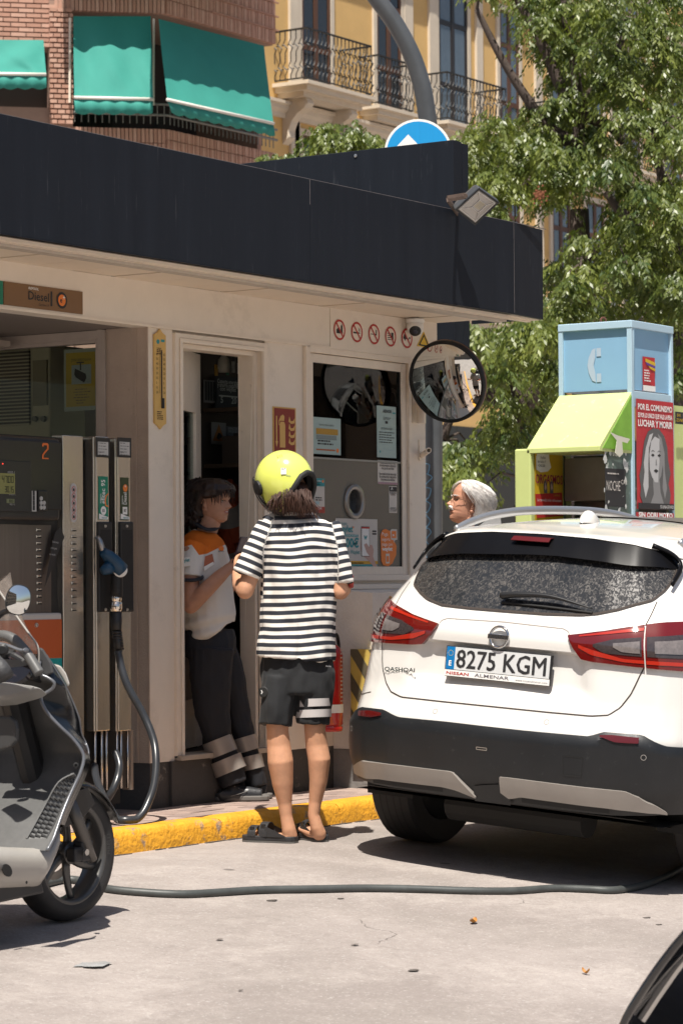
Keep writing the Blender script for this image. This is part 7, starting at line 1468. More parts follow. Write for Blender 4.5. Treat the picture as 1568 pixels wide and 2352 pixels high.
for k in range(48):
    t = k / 47; a = Ap[int(round(t * (nA - 1)))]; c = Bp[int(round(t * (len(Bp) - 1)))]
    m_ = (a + c) / 2 + np.array([.0, -.02, 0]); rows.append([a, a * .6 + c * .4 + np.array([.01, -.018, .0]), c * .7 + a * .3 + np.array([.0, -.010, 0]), c, c + np.array([.05, .06, 0]), c + np.array([.10, .22, 0])])
b = MB(); b.grid(rows); b.grid([[np.array([q[0], 2 * wc[1] - q[1], q[2]]) for q in r] for r in rows]); fair = b.build('front_fairing', M_sblk, sc, smooth=True)
b = MB(); b.tube(Bp, .004, 6); b.build('fairing_edge', M_strim, fair, smooth=True)
hl_ = [(350, 578), (395, 590), (430, 640), (455, 710), (440, 730), (400, 660), (360, 600)]
b = MB(); P = [at_x(*cq(*p), wc[0] - .18) for p in hl_]; b.prism(P, (.05, .05, 0)); b.build('indicator_lens', mat('pale_lens', (.42, .40, .37), .15, coat=.6), fair, bevel=.008)
b = MB()
tread = [(480, 1290), (380, 1345), (300, 1480), (235, 1600), (172, 1712)]; tr2 = [(488, 1300), (470, 1360), (400, 1500), (350, 1620), (302, 1708)]
xs_t = wc[0] - .42
L1 = smooth_path([at_x(*cq(*p), xs_t - .05 * k) for k, p in enumerate(tread)], 4); L2 = smooth_path([at_x(*cq(*p), xs_t + .05 - .05 * k) for k, p in enumerate(tr2)], 4)
def lift(p, d=.012): v = CAM - p; return p + v / np.linalg.norm(v) * d
M_rib = mat('tread_dark', (.05, .05, .05), .6)
b.grid([[lift(a, .03), lift(c, .03)] for a, c in zip(L1, L2)]); plate_ = b.build('foot_plate', M_sg1, ins)
n_ = len(L1)
for k in range(1, n_ - 1):
    a, c = lift(L1[k], .034), lift(L2[k], .034); b = MB()
    for u0, u1 in ((.08, .30), (.36, .60), (.66, .92)):
        b.tube([a + (c - a) * u0 + Z * .004, a + (c - a) * u1 - Z * .004], .0045, 5)
    b.build('tread_rib', M_rib, plate_)
b = MB(); b.tube([lift(q, .034) for q in L1], .004, 5); b.tube([lift(q, .034) for q in L2], .003, 5); b.build('plate_edge', M_rib, plate_)
for p in ((492, 1235), (345, 1590), (280, 1740)): b = MB(); c = at_x(*cq(*p), wc[0] - .33); c = lift(c, .06); b.lathe([(.010, -.02), (.010, .0), (.005, .001), (.005, -.004), (0, -.004)], c, CAM - c, 12); b.build('screw', M_gasket, ins)
b = MB(); g = [(-40, 915), (60, 915), (100, 945), (112, 1000), (108, 1080), (70, 1120), (0, 1142), (-40, 1142)]; P = [lift(at_x(*cq(*p), wc[0] - .36), .04) for p in g]; b.prism(P, np.array([.02, 0, 0])); b.build('glove_box', mat('glove_grey', (.05, .05, .05), .45, dirt=(.3, .3, .3), dirt_amt=.3, dirt_scale=20, dirt_thr=.6), ins, bevel=.012, bseg=3)
b = MB(); g = [(-60, 690), (40, 690), (200, 712), (265, 730), (200, 760), (60, 800), (-60, 810)]; P = [lift(at_x(*cq(*p), wc[0] - .36), .12) for p in g]; b.prism(P, np.array([.05, 0, -.03])); b.build('upper_cover', mat('cover_grey', (.24, .235, .225), .4, var=.1), ins, bevel=.012, bseg=3)
rows = []
top_ = [(-120, 1764), (0, 1772), (150, 1780), (300, 1782), (345, 1760), (388, 1640)]; bot_ = [(-120, 2040), (0, 2030), (110, 2025), (185, 2020), (262, 2008), (312, 1900)]
tp = smooth_path([at_y(*cq(*p), yR + .01 + .03 * (k > 4)) for k, p in enumerate(top_)], 4); bo = smooth_path([at_y(*cq(*p), yR + .03 + .03 * (k > 4)) for k, p in enumerate(bot_)], 4)
b = MB(); G = []
for a, c in zip(tp, bo): G.append([a + np.array([0, .03, .004]), a, a * .65 + c * .35 + np.array([0, -.022, 0]), a * .3 + c * .7 + np.array([0, -.015, 0]), c, c + np.array([0, .05, -.01])])
b.grid(G); cowl = b.build('lower_cowl', M_scowl, sc, smooth=True)
b = MB(); b.grid([[np.array([q[0], 2 * wc[1] - q[1], q[2]]) for q in r] for r in G]); b.build('lower_cowl', M_scowl, sc, smooth=True)
b = MB(); c = at_y(*cq(45, 1918), yR - .018); b.disc(c, (0.15, -1, 0), .034, 20, ref=(0.5, 0, 1), r2=.020); b.build('cowl_opening', M_gasket, cowl, solid=.004)
b = MB(); c = at_y(*cq(172, 1996), yR - .012); b.disc(c, (0, -1, 0), .006, 10); b.build('screw', M_gasket, cowl)
b = MB(); pb = [at_y(*cq(*p), yR + .05) for p in ((-140, 2030), (0, 2022), (185, 2018), (262, 2006), (240, 2030), (120, 2058), (0, 2085), (-140, 2110))]; b.prism(pb, (0, .45, 0)); b.build('belly_pan', M_sdk, sc, bevel=.01)
b = MB(); g = [(-80, 480), (0, 470), (90, 500), (190, 560), (250, 640), (215, 690), (130, 668), (0, 690), (-80, 700)]; P = [at_x(*cq(*p), wc[0] - .36) for p in g]; b.prism(P, (.14, .02, -.03)); dash = b.build('dashboard', M_sdk, sc, bevel=.02, bseg=3)
b = MB(); b.lathe([(.075, 0), (.066, .012), (0, .013)], at_x(*cq(105, 610), wc[0] - .365), (-.8, -.2, .5), 28); b.build('dial', mat('dial_dark', (.03, .02, .02), .1, coat=1), dash, smooth=False, auto=30)
b = MB(); b.tube(smooth_path([at_x(*cq(*p), wc[0] - .42) for p in ((-40, 395), (30, 395), (90, 420), (140, 470), (180, 520), (225, 590), (255, 640))], 5), [.020] * 31, 10); b.build('screen_frame', M_sg1, sc, smooth=True)
b = MB(); b.tube(smooth_path([at_x(*cq(*p), wc[0] - .52) for p in ((-60, 440), (0, 448), (60, 462), (110, 482), (150, 492), (172, 488))], 5), [.011] * 20 + [.010, .010, .011, .013, .016, .014], 8, flat=.6); b.build('brake_lever', M_strim, sc, smooth=True)
b = MB(); b.lathe([(.022, 0), (.022, .01), (.014, .014), (0, .014)], at_x(*cq(18, 486), wc[0] - .54), (-1, -.6, 0), 16); b.build('lever_bolt', M_blk, sc)
b = MB(); b.tube([at_x(*cq(-80, 520), wc[0] - .60), at_x(*cq(0, 610), wc[0] - .62), at_x(*cq(30, 670), wc[0] - .62)], [.030, .034, .036], 16); b.build('hand_grip', mat('grip_grey', (.05, .05, .052), .6, bump=.3), sc, smooth=True)
mc = at_x(*cq(118, 162), wc[0] - .50); mn = CAM - mc; mn = mn / np.linalg.norm(mn) * .85 + RGT * .08 + UPV * .03; mn /= np.linalg.norm(mn)
mu_ = UPV * .97 + RGT * .22; mu_ -= mn * (mu_ @ mn); mu_ /= np.linalg.norm(mu_); mr_ = np.cross(mu_, mn); 
if mr_ @ RGT < 0: mr_ = -mr_
def mshape(a, s): 
    c_, s_ = math.cos(a), math.sin(a); return (mr_ * abs(c_) ** .8 * np.sign(c_) * .042 + mu_ * abs(s_) ** .85 * np.sign(s_) * .052) * s
aa = np.linspace(0, 2 * math.pi, 36, endpoint=False)
b = MB(); b.grid([[mc + mshape(a, 1.0) + mn * .004, mc + mshape(a, 1.07), mc + mshape(a, 1.05) - mn * .02, mc + mshape(a, .7) - mn * .05, mc - mn * .058] for a in aa], cu=True); mi_ = b.build('mirror_housing', M_blk, sc, smooth=True)
b = MB(); b.grid([[mc + mshape(a, 1.0 - k / 5) + mn * (.003 + .006 * (1 - (1 - k / 5) ** 2)) for k in range(6)] for a in aa], cu=True); b.build('mirror_glass', m if False else mat('mirror_glass', (0, 0, 0)), mi_, smooth=True)
b = MB(); b.tube(smooth_path([mc - mu_ * .04 - mr_ * .015 - mn * .02, at_x(*cq(20, 245), wc[0] - .50), at_x(*cq(-40, 300), wc[0] - .5)], 5), .011, 8); b.build('mirror_stalk', M_blk, mi_, smooth=True)
M_ws = bpy.data.materials.new('tinted_screen'); M_ws.use_nodes = True; t = M_ws.node_tree; pbs = t.nodes['Principled BSDF']; pbs.inputs['Base Color'].default_value = (.30, .25, .21, 1); pbs.inputs['Roughness'].default_value = .12; pbs.inputs['Alpha'].default_value = .42
tpn = t.nodes.new('ShaderNodeTexCoord'); nn2 = t.nodes.new('ShaderNodeTexNoise'); nn2.inputs['Scale'].default_value = 14; nn2.inputs['Detail'].default_value = 6; t.links.new(tpn.outputs['Object'], nn2.inputs[0]); mr2 = t.nodes.new('ShaderNodeMapRange'); mr2.inputs[1].default_value = .35; mr2.inputs[2].default_value = .7; mr2.inputs[3].default_value = .30; mr2.inputs[4].default_value = .72; t.links.new(nn2.outputs[0], mr2.inputs[0]); t.links.new(mr2.outputs[0], pbs.inputs['Alpha'])
Wc = [(-30, 70), (0, 112), (60, 200), (130, 300), (190, 385), (243, 462), (252, 560), (250, 640)]
P = smooth_path([at_x(*cq(*p), wc[0] - .40 + .004 * k) for k, p in enumerate(Wc)], 4); rows = []
for q in P: rows.append([np.array([q[0] + .10 * math.sin(math.pi * t_), q[1] + (2 * wc[1] - 2 * q[1]) * t_ * 1.0, q[2] + .05 * math.sin(math.pi * t_)]) for t_ in np.linspace(0, 1, 13)])
b = MB(); b.grid(rows); ws = b.build('windscreen', M_ws, sc, smooth=True)
b = MB(); b.tube(P, .004, 6); b.build('screen_edge', M_scowl, ws, smooth=True)
b = MB(); g = [(240, 470), (275, 480), (330, 570), (345, 640), (300, 655), (250, 640)]; b.prism([at_x(*cq(*p), wc[0] - .33) for p in g], (.03, .02, 0)); b.build('screen_mount', mat('mount_grey', (.06, .06, .062), .45), sc, bevel=.006)
x0 = wc[0]
b = MB(); b.prism([(x0 - .42, yR + .04, .16 + gzw), (x0 - .9, yR + .04, .14 + gzw), (x0 - .95, yR + .04, .22 + gzw), (x0 - .45, yR + .04, .24 + gzw)], (0, .52, 0)); b.build('floor_board', M_sdk, sc, bevel=.01)
b = MB(); b.tube([(x0 - .85, wc[1], .35 + gzw), (x0 - 1.2, wc[1], .52 + gzw), (x0 - 1.75, wc[1], .66 + gzw)], [(.16, .22), (.20, .22), (.10, .10)], 16, up=Z); b.build('rear_body', M_scowl, sc, smooth=True)
b = MB(); b.tube([(x0 - .85, wc[1], .70 + gzw), (x0 - 1.2, wc[1], .72 + gzw), (x0 - 1.65, wc[1], .82 + gzw)], [(.12, .06), (.16, .07), (.12, .05)], 14, up=Z); b.build('seat', M_blk, sc, smooth=True)
b = MB(); b.lathe([(.16, -.05), (wr - .02, -.06), (wr, 0), (wr - .02, .06), (.16, .05), (0, .03)], (x0 - 1.42, wc[1], gz(x0, wc[1]) + wr), yw, 32); b.build('rear_wheel', M_ty, sc, smooth=True)
b = MB(); b.tube([(x0 - .12, wc[1], wr + .15 + gzw), (x0 - .35, wc[1], 1.02 + gzw)], .05, 10); b.build('steering_column', M_sdk, sc)
def D1(x, y): return (x / 2.0, y / 2.0)
BY = 19.0
Kc = at_y(378, 32, BY); zt_ = Kc[2]
uA = np.array([-1, 1, 0]) / math.sqrt(2)      # chamfered facet runs left and back
nA_ = np.array([-1, -1, 0]) / math.sqrt(2)
def onA(px, py, d=0.0): return at_plane(px, py, Kc + nA_ * d, nA_)
def onB(px, py, d=0.0): return at_y(px, py, BY - d)
M_mort = mat('brick_mortar', (0.34, 0.22, 0.17), .9, var=.1)
M_br = [mat('brick_red_%s' % k, c, .85, var=.12, scale=9) for k, c in zip('abcd', ((.50, .29, .215), (.46, .26, .19), (.54, .33, .25), (.43, .235, .17)))]
brk = thing('brick_apartment_block', 'red brick apartment block with green awnings above the canopy, top left', 'building', (Kc[0], BY, 0))
pitch = .0665; xR = onB(632, 200)[0]; LB = xR - Kc[0]; lA = float(np.linalg.norm((onA(122, 32) - Kc)[:2]))
zb0 = onB(378, 296)[2]; zb1 = onB(378, 420)[2]        # lower band top and bottom
cnt = [0]; stuffB = MB()
bm_cache = {}
def brick(o, u, n, w_, h_, d_=.10, horiz=False):
    key = (round(w_, 3), round(h_, 3), tuple(np.round(u, 2)), cnt[0] % 4)
    if key not in bm_cache:
        b = MB(); b.obox((0, 0, 0), (u, n, Z), (w_ / 2, d_ / 2, h_ / 2)); me = b.mesh('brick'); me.materials.append(M_br[(cnt[0] * 7) % 4]); bm_cache[key] = me
    cnt[0] += 1
    if cnt[0] > 298:
        stuffB.obox(o, (u, n, Z), (w_ / 2, d_ / 2, h_ / 2), (cnt[0] * 5) % 4); return
    ob = bpy.data.objects.new('brick', bm_cache[key]); COL.objects.link(ob); ob.parent = brk; ob.location = Vector(o) - brk.location
def soldier(origin, u, n, L_, z0, z1, bh=.235, skip=None):
    nb = int(L_ / pitch); r = 0; z = z0
    while z < z1 - .05:
        h_ = min(bh, z1 - z)
        for i in range(nb):
            o = origin + u * (i + .5) * pitch; o = np.array([o[0], o[1], z + h_ / 2]); px, py, _ = pxl(o)
            if px < -20 or px > 640 or py < -25: continue
            brick(o + n * (.004 * ((i * 7 + r * 3) % 3)), u, n, pitch - .012, h_ - .012)
        z += h_ + .0; r += 1
def slab(pts, z0, z1, name='brick_wall', m=M_mort): b = MB(); b.prism([np.array([p[0], p[1], z0]) for p in pts], (0, 0, z1 - z0)); return b.build(name, m, brk)
eA = Kc + uA * lA; back = 3.0
inn = .06
def foot(off, extra=0): 
    a = eA + nA_ * -off; k = np.array([Kc[0] + off * .41, BY + off, 0]); r_ = np.array([xR, BY + off, 0]); return [a, k, r_, np.array([xR, BY + 4, 0]), a + np.array([1.5, 4, 0])]
slab(foot(.05), zt_, zt_ + 4); slab(foot(.05), zb1 - 12, zb0)
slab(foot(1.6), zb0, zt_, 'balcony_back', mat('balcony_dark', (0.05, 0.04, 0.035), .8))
b = MB(); b.box(xR - .12, xR, BY + .3, BY + 4, zb0, zt_); b.build('brick_pier', M_br[1], brk)
soldier(Kc + np.array([0, -.0, 0]), X, -Y, LB, zb1, zb0)
soldier(Kc, uA, nA_, lA, zb0 - .47, zb0)
soldier(Kc, uA, nA_, lA, zt_, zt_ + .45)
soldier(Kc, X, -Y, LB, zt_, zt_ + .96)
for z in (zt_ + .245, zt_ + .48, zt_ + .72, zt_ + .95): b = MB(); b.box(Kc[0] + 1.2, xR + .02, BY - .075, BY - .05, z - .012, z + .012); b.build('ledge_line', M_br[3], brk)
eo = onA(167, 60)[:2]; pa = onA(105, 60, .25)
pz0 = onA(120, 285)[2]; z = pz0; k = 0; P0 = onA(166, 100, .0); P0 = np.array([P0[0], P0[1], 0]); Wp = float(np.linalg.norm(onA(112, 100)[:2] - P0[:2]))
slab([P0 + nA_ * .05, P0 + uA * Wp + nA_ * .05, P0 + uA * Wp - nA_ * 1, P0 - nA_ * 1], pz0 - 6, zt_ + 3)
while z < zt_ + .0:
    for i in range(4):
        w_ = Wp / 3; x_ = (i - .5 + (0.5 if k % 2 else 0)) * w_; lo, hi = max(0, x_ - w_ / 2 + .006), min(Wp, x_ + w_ / 2 - .006)
        if hi - lo > .03: o = P0 + uA * (lo + hi) / 2 + nA_ * (.06 + .01 * ((k + i) % 2)); brick(np.array([o[0], o[1], z + .03]), uA, nA_, round(hi - lo, 2), .056, .1)
    z += .082; k += 1
Pl = P0 + uA * Wp; wl = 2.4
slab([Pl - nA_ * .0, Pl + uA * wl, Pl + uA * wl - nA_ * 1, Pl - nA_ * 1], zt_ - .62, zt_ + 3); slab([Pl, Pl + uA * wl, Pl + uA * wl - nA_ * 1, Pl - nA_ * 1], pz0 - 6, onA(50, 245)[2])
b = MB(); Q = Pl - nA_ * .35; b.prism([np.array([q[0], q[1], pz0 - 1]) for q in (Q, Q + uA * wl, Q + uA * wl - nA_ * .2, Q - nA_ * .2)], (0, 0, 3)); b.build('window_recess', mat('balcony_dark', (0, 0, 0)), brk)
zz = zt_ - .60; k = 0
while zz < zt_ + .28:
    for i in range(9):
        o = Pl + uA * (i * .245 + (.12 if k % 2 else .0)) + nA_ * .02; px, py, _ = pxl(o)
        brick(np.array([o[0], o[1], zz + .03]), uA, nA_, .232, .058, .08)
    zz += .078; k += 1
if stuffB.v: tag(stuffB.build('brick', M_br, brk), kind='stuff')
M_iron = mat('painted_iron', (0.03, 0.03, 0.03), .5, metal=.3); M_igr = mat('grey_rail', (.20, .19, .17), .5)
zr1 = onA(345, 238)[2]; zr0 = zb0 + .08
b = MB()
for z in (zr1, zr0 + .15): b.tube([P0 + nA_ * .05 + Z * z, np.array([Kc[0] + .03, BY - .03, z]), np.array([xR, BY - .03, z])], .022, 6)
n = 44
for i in range(n):
    t = i / n; tot = lA + LB; s_ = t * tot; p = (Kc + uA * (lA - s_) + nA_ * .03) if s_ < lA else Kc + X * (s_ - lA) - Y * .03
    b.tube([np.array([p[0], p[1], zr0]), np.array([p[0], p[1], zr1])], .011, 4)
b.build('railing', M_igr, brk)
for (px, py0, py1) in ((161, 40, 235), (353, 42, 240)): b = MB(); b.tube([onA(px, py0, .12), onA(px - 1, py1, .2)], .02, 6); b.build('awning_pole', M_trim, brk)
M_aw = mat('awning_green', (0.035, 0.27, 0.22), .8, var=.05, scale=3, bump=.15, bscale=12); M_awb = mat('awning_bar', (.75, .72, .65), .5)
_t = M_aw.node_tree; _b = _t.nodes['Principled BSDF']; _out = _t.nodes['Material Output']; _tl = _t.nodes.new('ShaderNodeBsdfTranslucent'); _tl.inputs[0].default_value = (.03, .42, .34, 1); _mx = _t.nodes.new('ShaderNodeMixShader'); _mx.inputs[0].default_value = .08; _t.links.new(_b.outputs[0], _mx.inputs[1]); _t.links.new(_tl.outputs[0], _mx.inputs[2]); _t.links.new(_mx.outputs[0], _out.inputs[0])
def awning(label, tl, tr, bl, br, vl, vr, nsc, seed):
    t = thing('awning', label, 'awning', (tl + tr) / 2)
    b = MB(); P = []
    for i in range(25):
        u = i / 24; row = []
        for j in range(17):
            v = j / 16; p = (tl * (1 - u) + tr * u) * (1 - v) + (bl * (1 - u) + br * u) * v
            nrm = -FH; w_ = .05 * math.sin(math.pi * v) * noise.noise(Vector((u * 3 + seed, v * 1.5, 0))) + .035 * noise.noise(Vector((u * 5 - v * 2 + seed, v * 1.2, 3))) * v; row.append(p - Z * .04 * math.sin(math.pi * v) + nrm * w_ * 2)
        P.append(row)
    b.grid(P); b.build('cloth', M_aw, t, smooth=True)
    b = MB(); b.tube([bl, br], .028, 8); b.build('front_bar', M_awb, t, smooth=True)
    b = MB(); P = []
    for i in range(nsc * 8 + 1):
        u = i / (nsc * 8); a = bl * (1 - u) + br * u; c = vl * (1 - u) + vr * u; sc_ = abs(math.sin(math.pi * u * nsc)); f = .90 + .10 * sc_; wv = .015 * math.sin(u * nsc * 6.28 + 1)
        P.append([a - Z * .02, a + (c - a) * f * .5 + nA_ * wv, a + (c - a) * f + nA_ * wv * 1.6])
    b.grid(P); b.build('valance', M_aw, t, smooth=True, solid=.003); return t
awning('green awning over the middle bay, upright with a white bar', onA(168, 36, .1), onA(346, 36, .1), onA(170, 223, .75), onA(352, 227, .75), onA(172, 262, .76), onA(350, 263, .76), 5, 1)
awning('wide green awning sloping out on the right end of the brick block', onB(364, 42, .12), onB(606, 104, .12), onB(384, 228, .95), onB(628, 283, .95), onB(395, 262, .95), onB(632, 314, .95), 9, 5)
awning('awning of the floor above, shading the green awnings below', onB(310, -320, .3), onB(606, -260, .12), onB(300, -108, 1.0), onB(628, -62, 1.0), onB(300, -78, 1.0), onB(632, -32, 1.0), 9, 5)
awning('upper bay awning above the picture edge, shading the middle bay', onA(140, -260, .1), onA(346, -260, .1), onA(120, -85, .75), onA(352, -82, .75), onA(120, -50, .76), onA(350, -48, .76), 5, 1)
aw = awning('small green awning at the left edge of the picture', onA(-60, 90, .28), onA(100, 91, .28), onA(-60, 168, .70), onA(106, 170, .70), onA(-60, 205, .70), onA(107, 204, .70), 5, 9)
YY = 22.0
def oy(px, py, d=0.0): return at_y(px, py, YY - d)
M_och = mat('ochre_render', (0.66, 0.43, 0.17), .85, var=.07, scale=1.5, bump=.1, dirt=(.5, .36, .2), dirt_amt=.3, dirt_scale=2, dirt_thr=.6); M_stn = mat('pale_stone', (0.62, 0.54, 0.43), .8, var=.08, scale=3); M_brf = mat('brown_joinery', (0.10, 0.045, 0.025), .5, var=.1); M_dkf = mat('dark_joinery', (0.028, 0.022, 0.02), .4)
M_wg = mat('blueish_pane', (0.10, 0.13, 0.16), .08, coat=.6, var=.25, scale=.9); M_wd = mat('dark_pane', (0.02, 0.02, 0.02), .08, coat=.6)
och = thing('ochre_building', 'ochre building with wrought iron balconies and tall windows behind the kiosk', 'building', (oy(700, 1300)[0], YY, 0))
x0_, x1_ = 22.0, oy(1640, 300)[0] + 12
b = MB(); b.box(x0_, x1_, YY, YY + 6, 0, 24); b.build('facade_wall', M_och, och)
def cornice(z, h_, d, x0=x0_, x1=x1_, name='cornice'):
    b = MB(); prof = [(0, 0), (d * .35, 0), (d * .4, h_ * .3), (d * .7, h_ * .5), (d * .75, h_ * .75), (d, h_ * .8), (d, h_), (0, h_)]
    b.prism([(x0, YY - p[0], z + p[1]) for p in prof], (x1 - x0, 0, 0)); return b.build(name, M_stn, och)
def pilaster(xa, xb, z0, z1, d=.06): b = MB(); b.box(xa, xb, YY - d, YY, z0, z1); return b.build('pilaster', M_stn, och)
def fwin(xa, xb, z0, z1, mf, mg, rec=.22, sur=.12, bars=3):
    b = MB(); b.box(xa - sur, xa, YY - .05, YY, z0, z1 + sur); b.box(xb, xb + sur, YY - .05, YY, z0, z1 + sur); b.box(xa, xb, YY - .05, YY, z1, z1 + sur); b.build('window_surround', M_stn, och)
    f = MB(); w_ = xb - xa; xm = (xa + xb) / 2; fr_ = .07
    for (a, c) in ((xa, xa + fr_), (xb - fr_, xb), (xm - .06, xm + .06)): f.box(a, c, YY - .035, YY - .004, z0, z1)
    zz_ = [z0 + (z1 - z0) * q for q in (.0, .30, .74, 1.0)]
    for q in zz_: f.box(xa + fr_, xb - fr_, YY - .030, YY - .006, max(z0, q - .05), min(z1, q + .05))
    f.box(xa, xb, YY - .006, YY - .001, z0, z1); w = f.build('window', mf, och)
    for (a, c) in ((xa + fr_ + .01, xm - .065), (xm + .065, xb - fr_ - .01)):
        for q in range(3): g = MB(); g.box(a, c, YY - .014, YY - .0065, zz_[q] + .055, zz_[q + 1] - .055); g.build('pane', mg, w)
    return w
rail_n = [0]
def balcony(xa, xb, zs, d=.75, h_=1.0, corb=True, dark=False):
    b = MB(); b.box(xa - .08, xb + .08, YY - d - .08, YY, zs - .07, zs); b.box(xa, xb, YY - d, YY, zs - .17, zs - .07); b.box(xa + .1, xb - .1, YY - d * .8, YY, zs - .27, zs - .17); sl__ = b.build('balcony_slab', M_stn, och)
    if corb:
        for xc_ in (xa + .35, xb - .35):
            b = MB(); pr = [(0, 0), (.55, 0), (.6, -.1), (.52, -.2), (.35, -.28), (.22, -.42), (.14, -.6), (.16, -.72), (0, -.85)]
            b.prism([(xc_ - .11, YY - p[0] * d / .75, zs - .27 + p[1]) for p in pr], (.22, 0, 0)); b.tube([(xc_ - .13, YY - .47 * d / .75, zs - .40), (xc_ + .13, YY - .47 * d / .75, zs - .40)], .09, 10); b.build('corbel', M_stn, sl__, bevel=.01)
    b = MB(); runs = [((xa, YY - d), (xb, YY - d)), ((xa, YY), (xa, YY - d)), ((xb, YY), (xb, YY - d))]
    for (p, q) in runs:
        p, q = np.array([*p, 0.]), np.array([*q, 0.]); L_ = np.linalg.norm(q - p); n = max(2, int(L_ / .125))
        for z in (zs + .06, zs + h_): b.tube([p + Z * z, q + Z * z], .022 if z > zs + .5 else .016, 5)
        for i in range(n + 1):
            c_ = p + (q - p) * i / n; dd = (q - p) / L_
            pts = [c_ + Z * (zs + .06)]
            for k in range(1, 11): z = zs + .06 + (h_ - .06) * k / 11; am = .048 if k in (2, 3, 7, 8) else .0; pts.append(c_ + dd * am * (1 if (k in (2, 7)) else -1) + Z * z)
            pts.append(c_ + Z * (zs + h_)); b.tube(pts, .0135, 4, caps=False)
            if i < n:
                for zc in (.26, .72): b.tube([c_ + dd * .048 + Z * (zs + zc * h_), c_ + dd * .079 + Z * (zs + zc * h_)], .012, 4, caps=False)
    b.build('railing', M_iron, och)
X1 = lambda px, py=150: oy(px, py)[0]
zs1 = at_y(705, 183, YY - .75)[2]; zs3 = zs1
st = 3.75
for fl in range(0, 2):
    z_ = zs1 - st * fl; 
    fwin(X1(690), X1(756), z_ + .02, z_ + 2.9, M_brf, M_wd); fwin(X1(862), X1(918), z_ + .02, z_ + 2.9, M_brf, M_wd); fwin(X1(1004), X1(1070), z_ + .02, z_ + 3.0, M_dkf, M_wg); fwin(X1(1144), X1(1188), z_ + .02, z_ + 2.9, M_brf, M_wg)
    for px in (1262, 1340, 1425, 1520): fwin(X1(px), X1(px + 40), z_ + .02, z_ + 2.9, M_brf, M_wg)
    for (a, c) in ((662, 681), (925, 944), (982, 999), (1090, 1104), (1225, 1240), (1395, 1408)): pilaster(X1(a), X1(c), z_, z_ + 3.3)
fwin(X1(1262), X1(1302), zs1 + 3.8, zs1 + 6.5, M_brf, M_wg); fwin(X1(1004), X1(1070), zs1 + 3.8, zs1 + 6.6, M_dkf, M_wg); fwin(X1(1425), X1(1465), zs1 + 3.8, zs1 + 6.5, M_brf, M_wg)
def fr_x(px, d=.75): return at_y(px, 150, YY - d)[0]
balcony(fr_x(705), fr_x(852), zs1); balcony(fr_x(868, .45), fr_x(947, .45), zs1 - .02, .45, corb=False); balcony(fr_x(1026), fr_x(1160), at_y(1100, 295, YY - .75)[2]); balcony(fr_x(1250, .5), fr_x(1330, .5), zs1, .5, corb=False); balcony(fr_x(1430, .6), fr_x(1540, .6), zs1, .6, corb=False)
balcony(fr_x(1230), fr_x(1330), zs1 - st, .7); balcony(fr_x(1420), fr_x(1560), zs1 - st, .7)
cornice(zs1 - .62, .30, .22); cornice(zs1 - st - .5, .3, .22); cornice(zs1 + st - .4, .3, .3)
pilaster(X1(672, 320), X1(684, 320), zs1 - 3.4, zs1 - .62)
for k, px in enumerate((1015, 1080, 1145, 1220, 1330, 1440)):
    b = MB(); xa = X1(px, 1000); b.box(xa - .6, xa + 2.9, YY - .03 - k * .004, YY - .002, 0, 4.5); b.build('shop_opening', mat('shop_dark', (.03, .028, .025), .3), och)
b = MB(); b.tube([oy(1408, 350, .1), oy(1408, 560, .1), oy(1409, 1200, .1)], .06, 8); b.build('downpipe', mat('pipe_grey', (.22, .24, .24), .5), och)
for k, (cx_, cy_, sx, sy, h_, col) in enumerate(((34, -26, 22, 8, 17, (.42, .33, .24)), (-52, -6, 10, 80, 17, (.30, .24, .18)), (52, -6, 8, 12, 16, (.45, .32, .2)))):
    t = thing('apartment_block', ('tan apartment block across the street, mirrored in the car window', 'long tan apartment block behind the camera, mirrored in glass and steel', 'ochre apartment block closing the street to the right')[k], 'building', (cx_, cy_, 0))
    b = MB(); b.box(cx_ - sx / 2, cx_ + sx / 2, cy_ - sy / 2, cy_ + sy / 2, -1.2, h_); b.build('wall', mat('block_%s' % 'abc'[k], col, .9, var=.05), t)
    b = MB()
    for fl in range(4):
        for i in range(int(sx / 2.6)): xx = cx_ - sx / 2 + 1 + i * 2.6; b.box(xx, xx + 1.2, cy_ + sy / 2, cy_ + sy / 2 + .05, 3.4 + fl * 3.4, 5.4 + fl * 3.4)
        for i in range(int(sy / 2.6)): yy_ = cy_ - sy / 2 + 1 + i * 2.6; xf = cx_ - sx / 2 - .05 if cx_ > 0 else cx_ + sx / 2; b.box(xf, xf + .05, yy_, yy_ + 1.2, 3.4 + fl * 3.4, 5.4 + fl * 3.4)
    tag(b.build('window_openings', M_wd, t), kind='stuff')
def leaf_mat(name, c, c2):
    m = bpy.data.materials.new(name); m.use_nodes = True; t = m.node_tree; L = t.links.new; p = t.nodes['Principled BSDF']; out = t.nodes['Material Output']
    a = t.nodes.new('ShaderNodeAttribute'); a.attribute_name = 'tone'
    r = t.nodes.new('ShaderNodeMix'); r.data_type = 'RGBA'; r.inputs[6].default_value = (*c, 1); r.inputs[7].default_value = (*c2, 1); L(a.outputs['Fac'], r.inputs[0])
    L(r.outputs[2], p.inputs['Base Color']); p.inputs['Roughness'].default_value = .42; p.inputs['Specular IOR Level'].default_value = .6
    tr = t.nodes.new('ShaderNodeBsdfTranslucent'); g = t.nodes.new('ShaderNodeMix'); g.data_type = 'RGBA'; g.blend_type = 'MULTIPLY'; g.inputs[0].default_value = 1; L(r.outputs[2], g.inputs[6]); g.inputs[7].default_value = (1.6, 1.7, .6, 1); L(g.outputs[2], tr.inputs[0])
    mx = t.nodes.new('ShaderNodeMixShader'); mx.inputs[0].default_value = .28; L(p.outputs[0], mx.inputs[1]); L(tr.outputs[0], mx.inputs[2]); L(mx.outputs[0], out.inputs[0]); return m
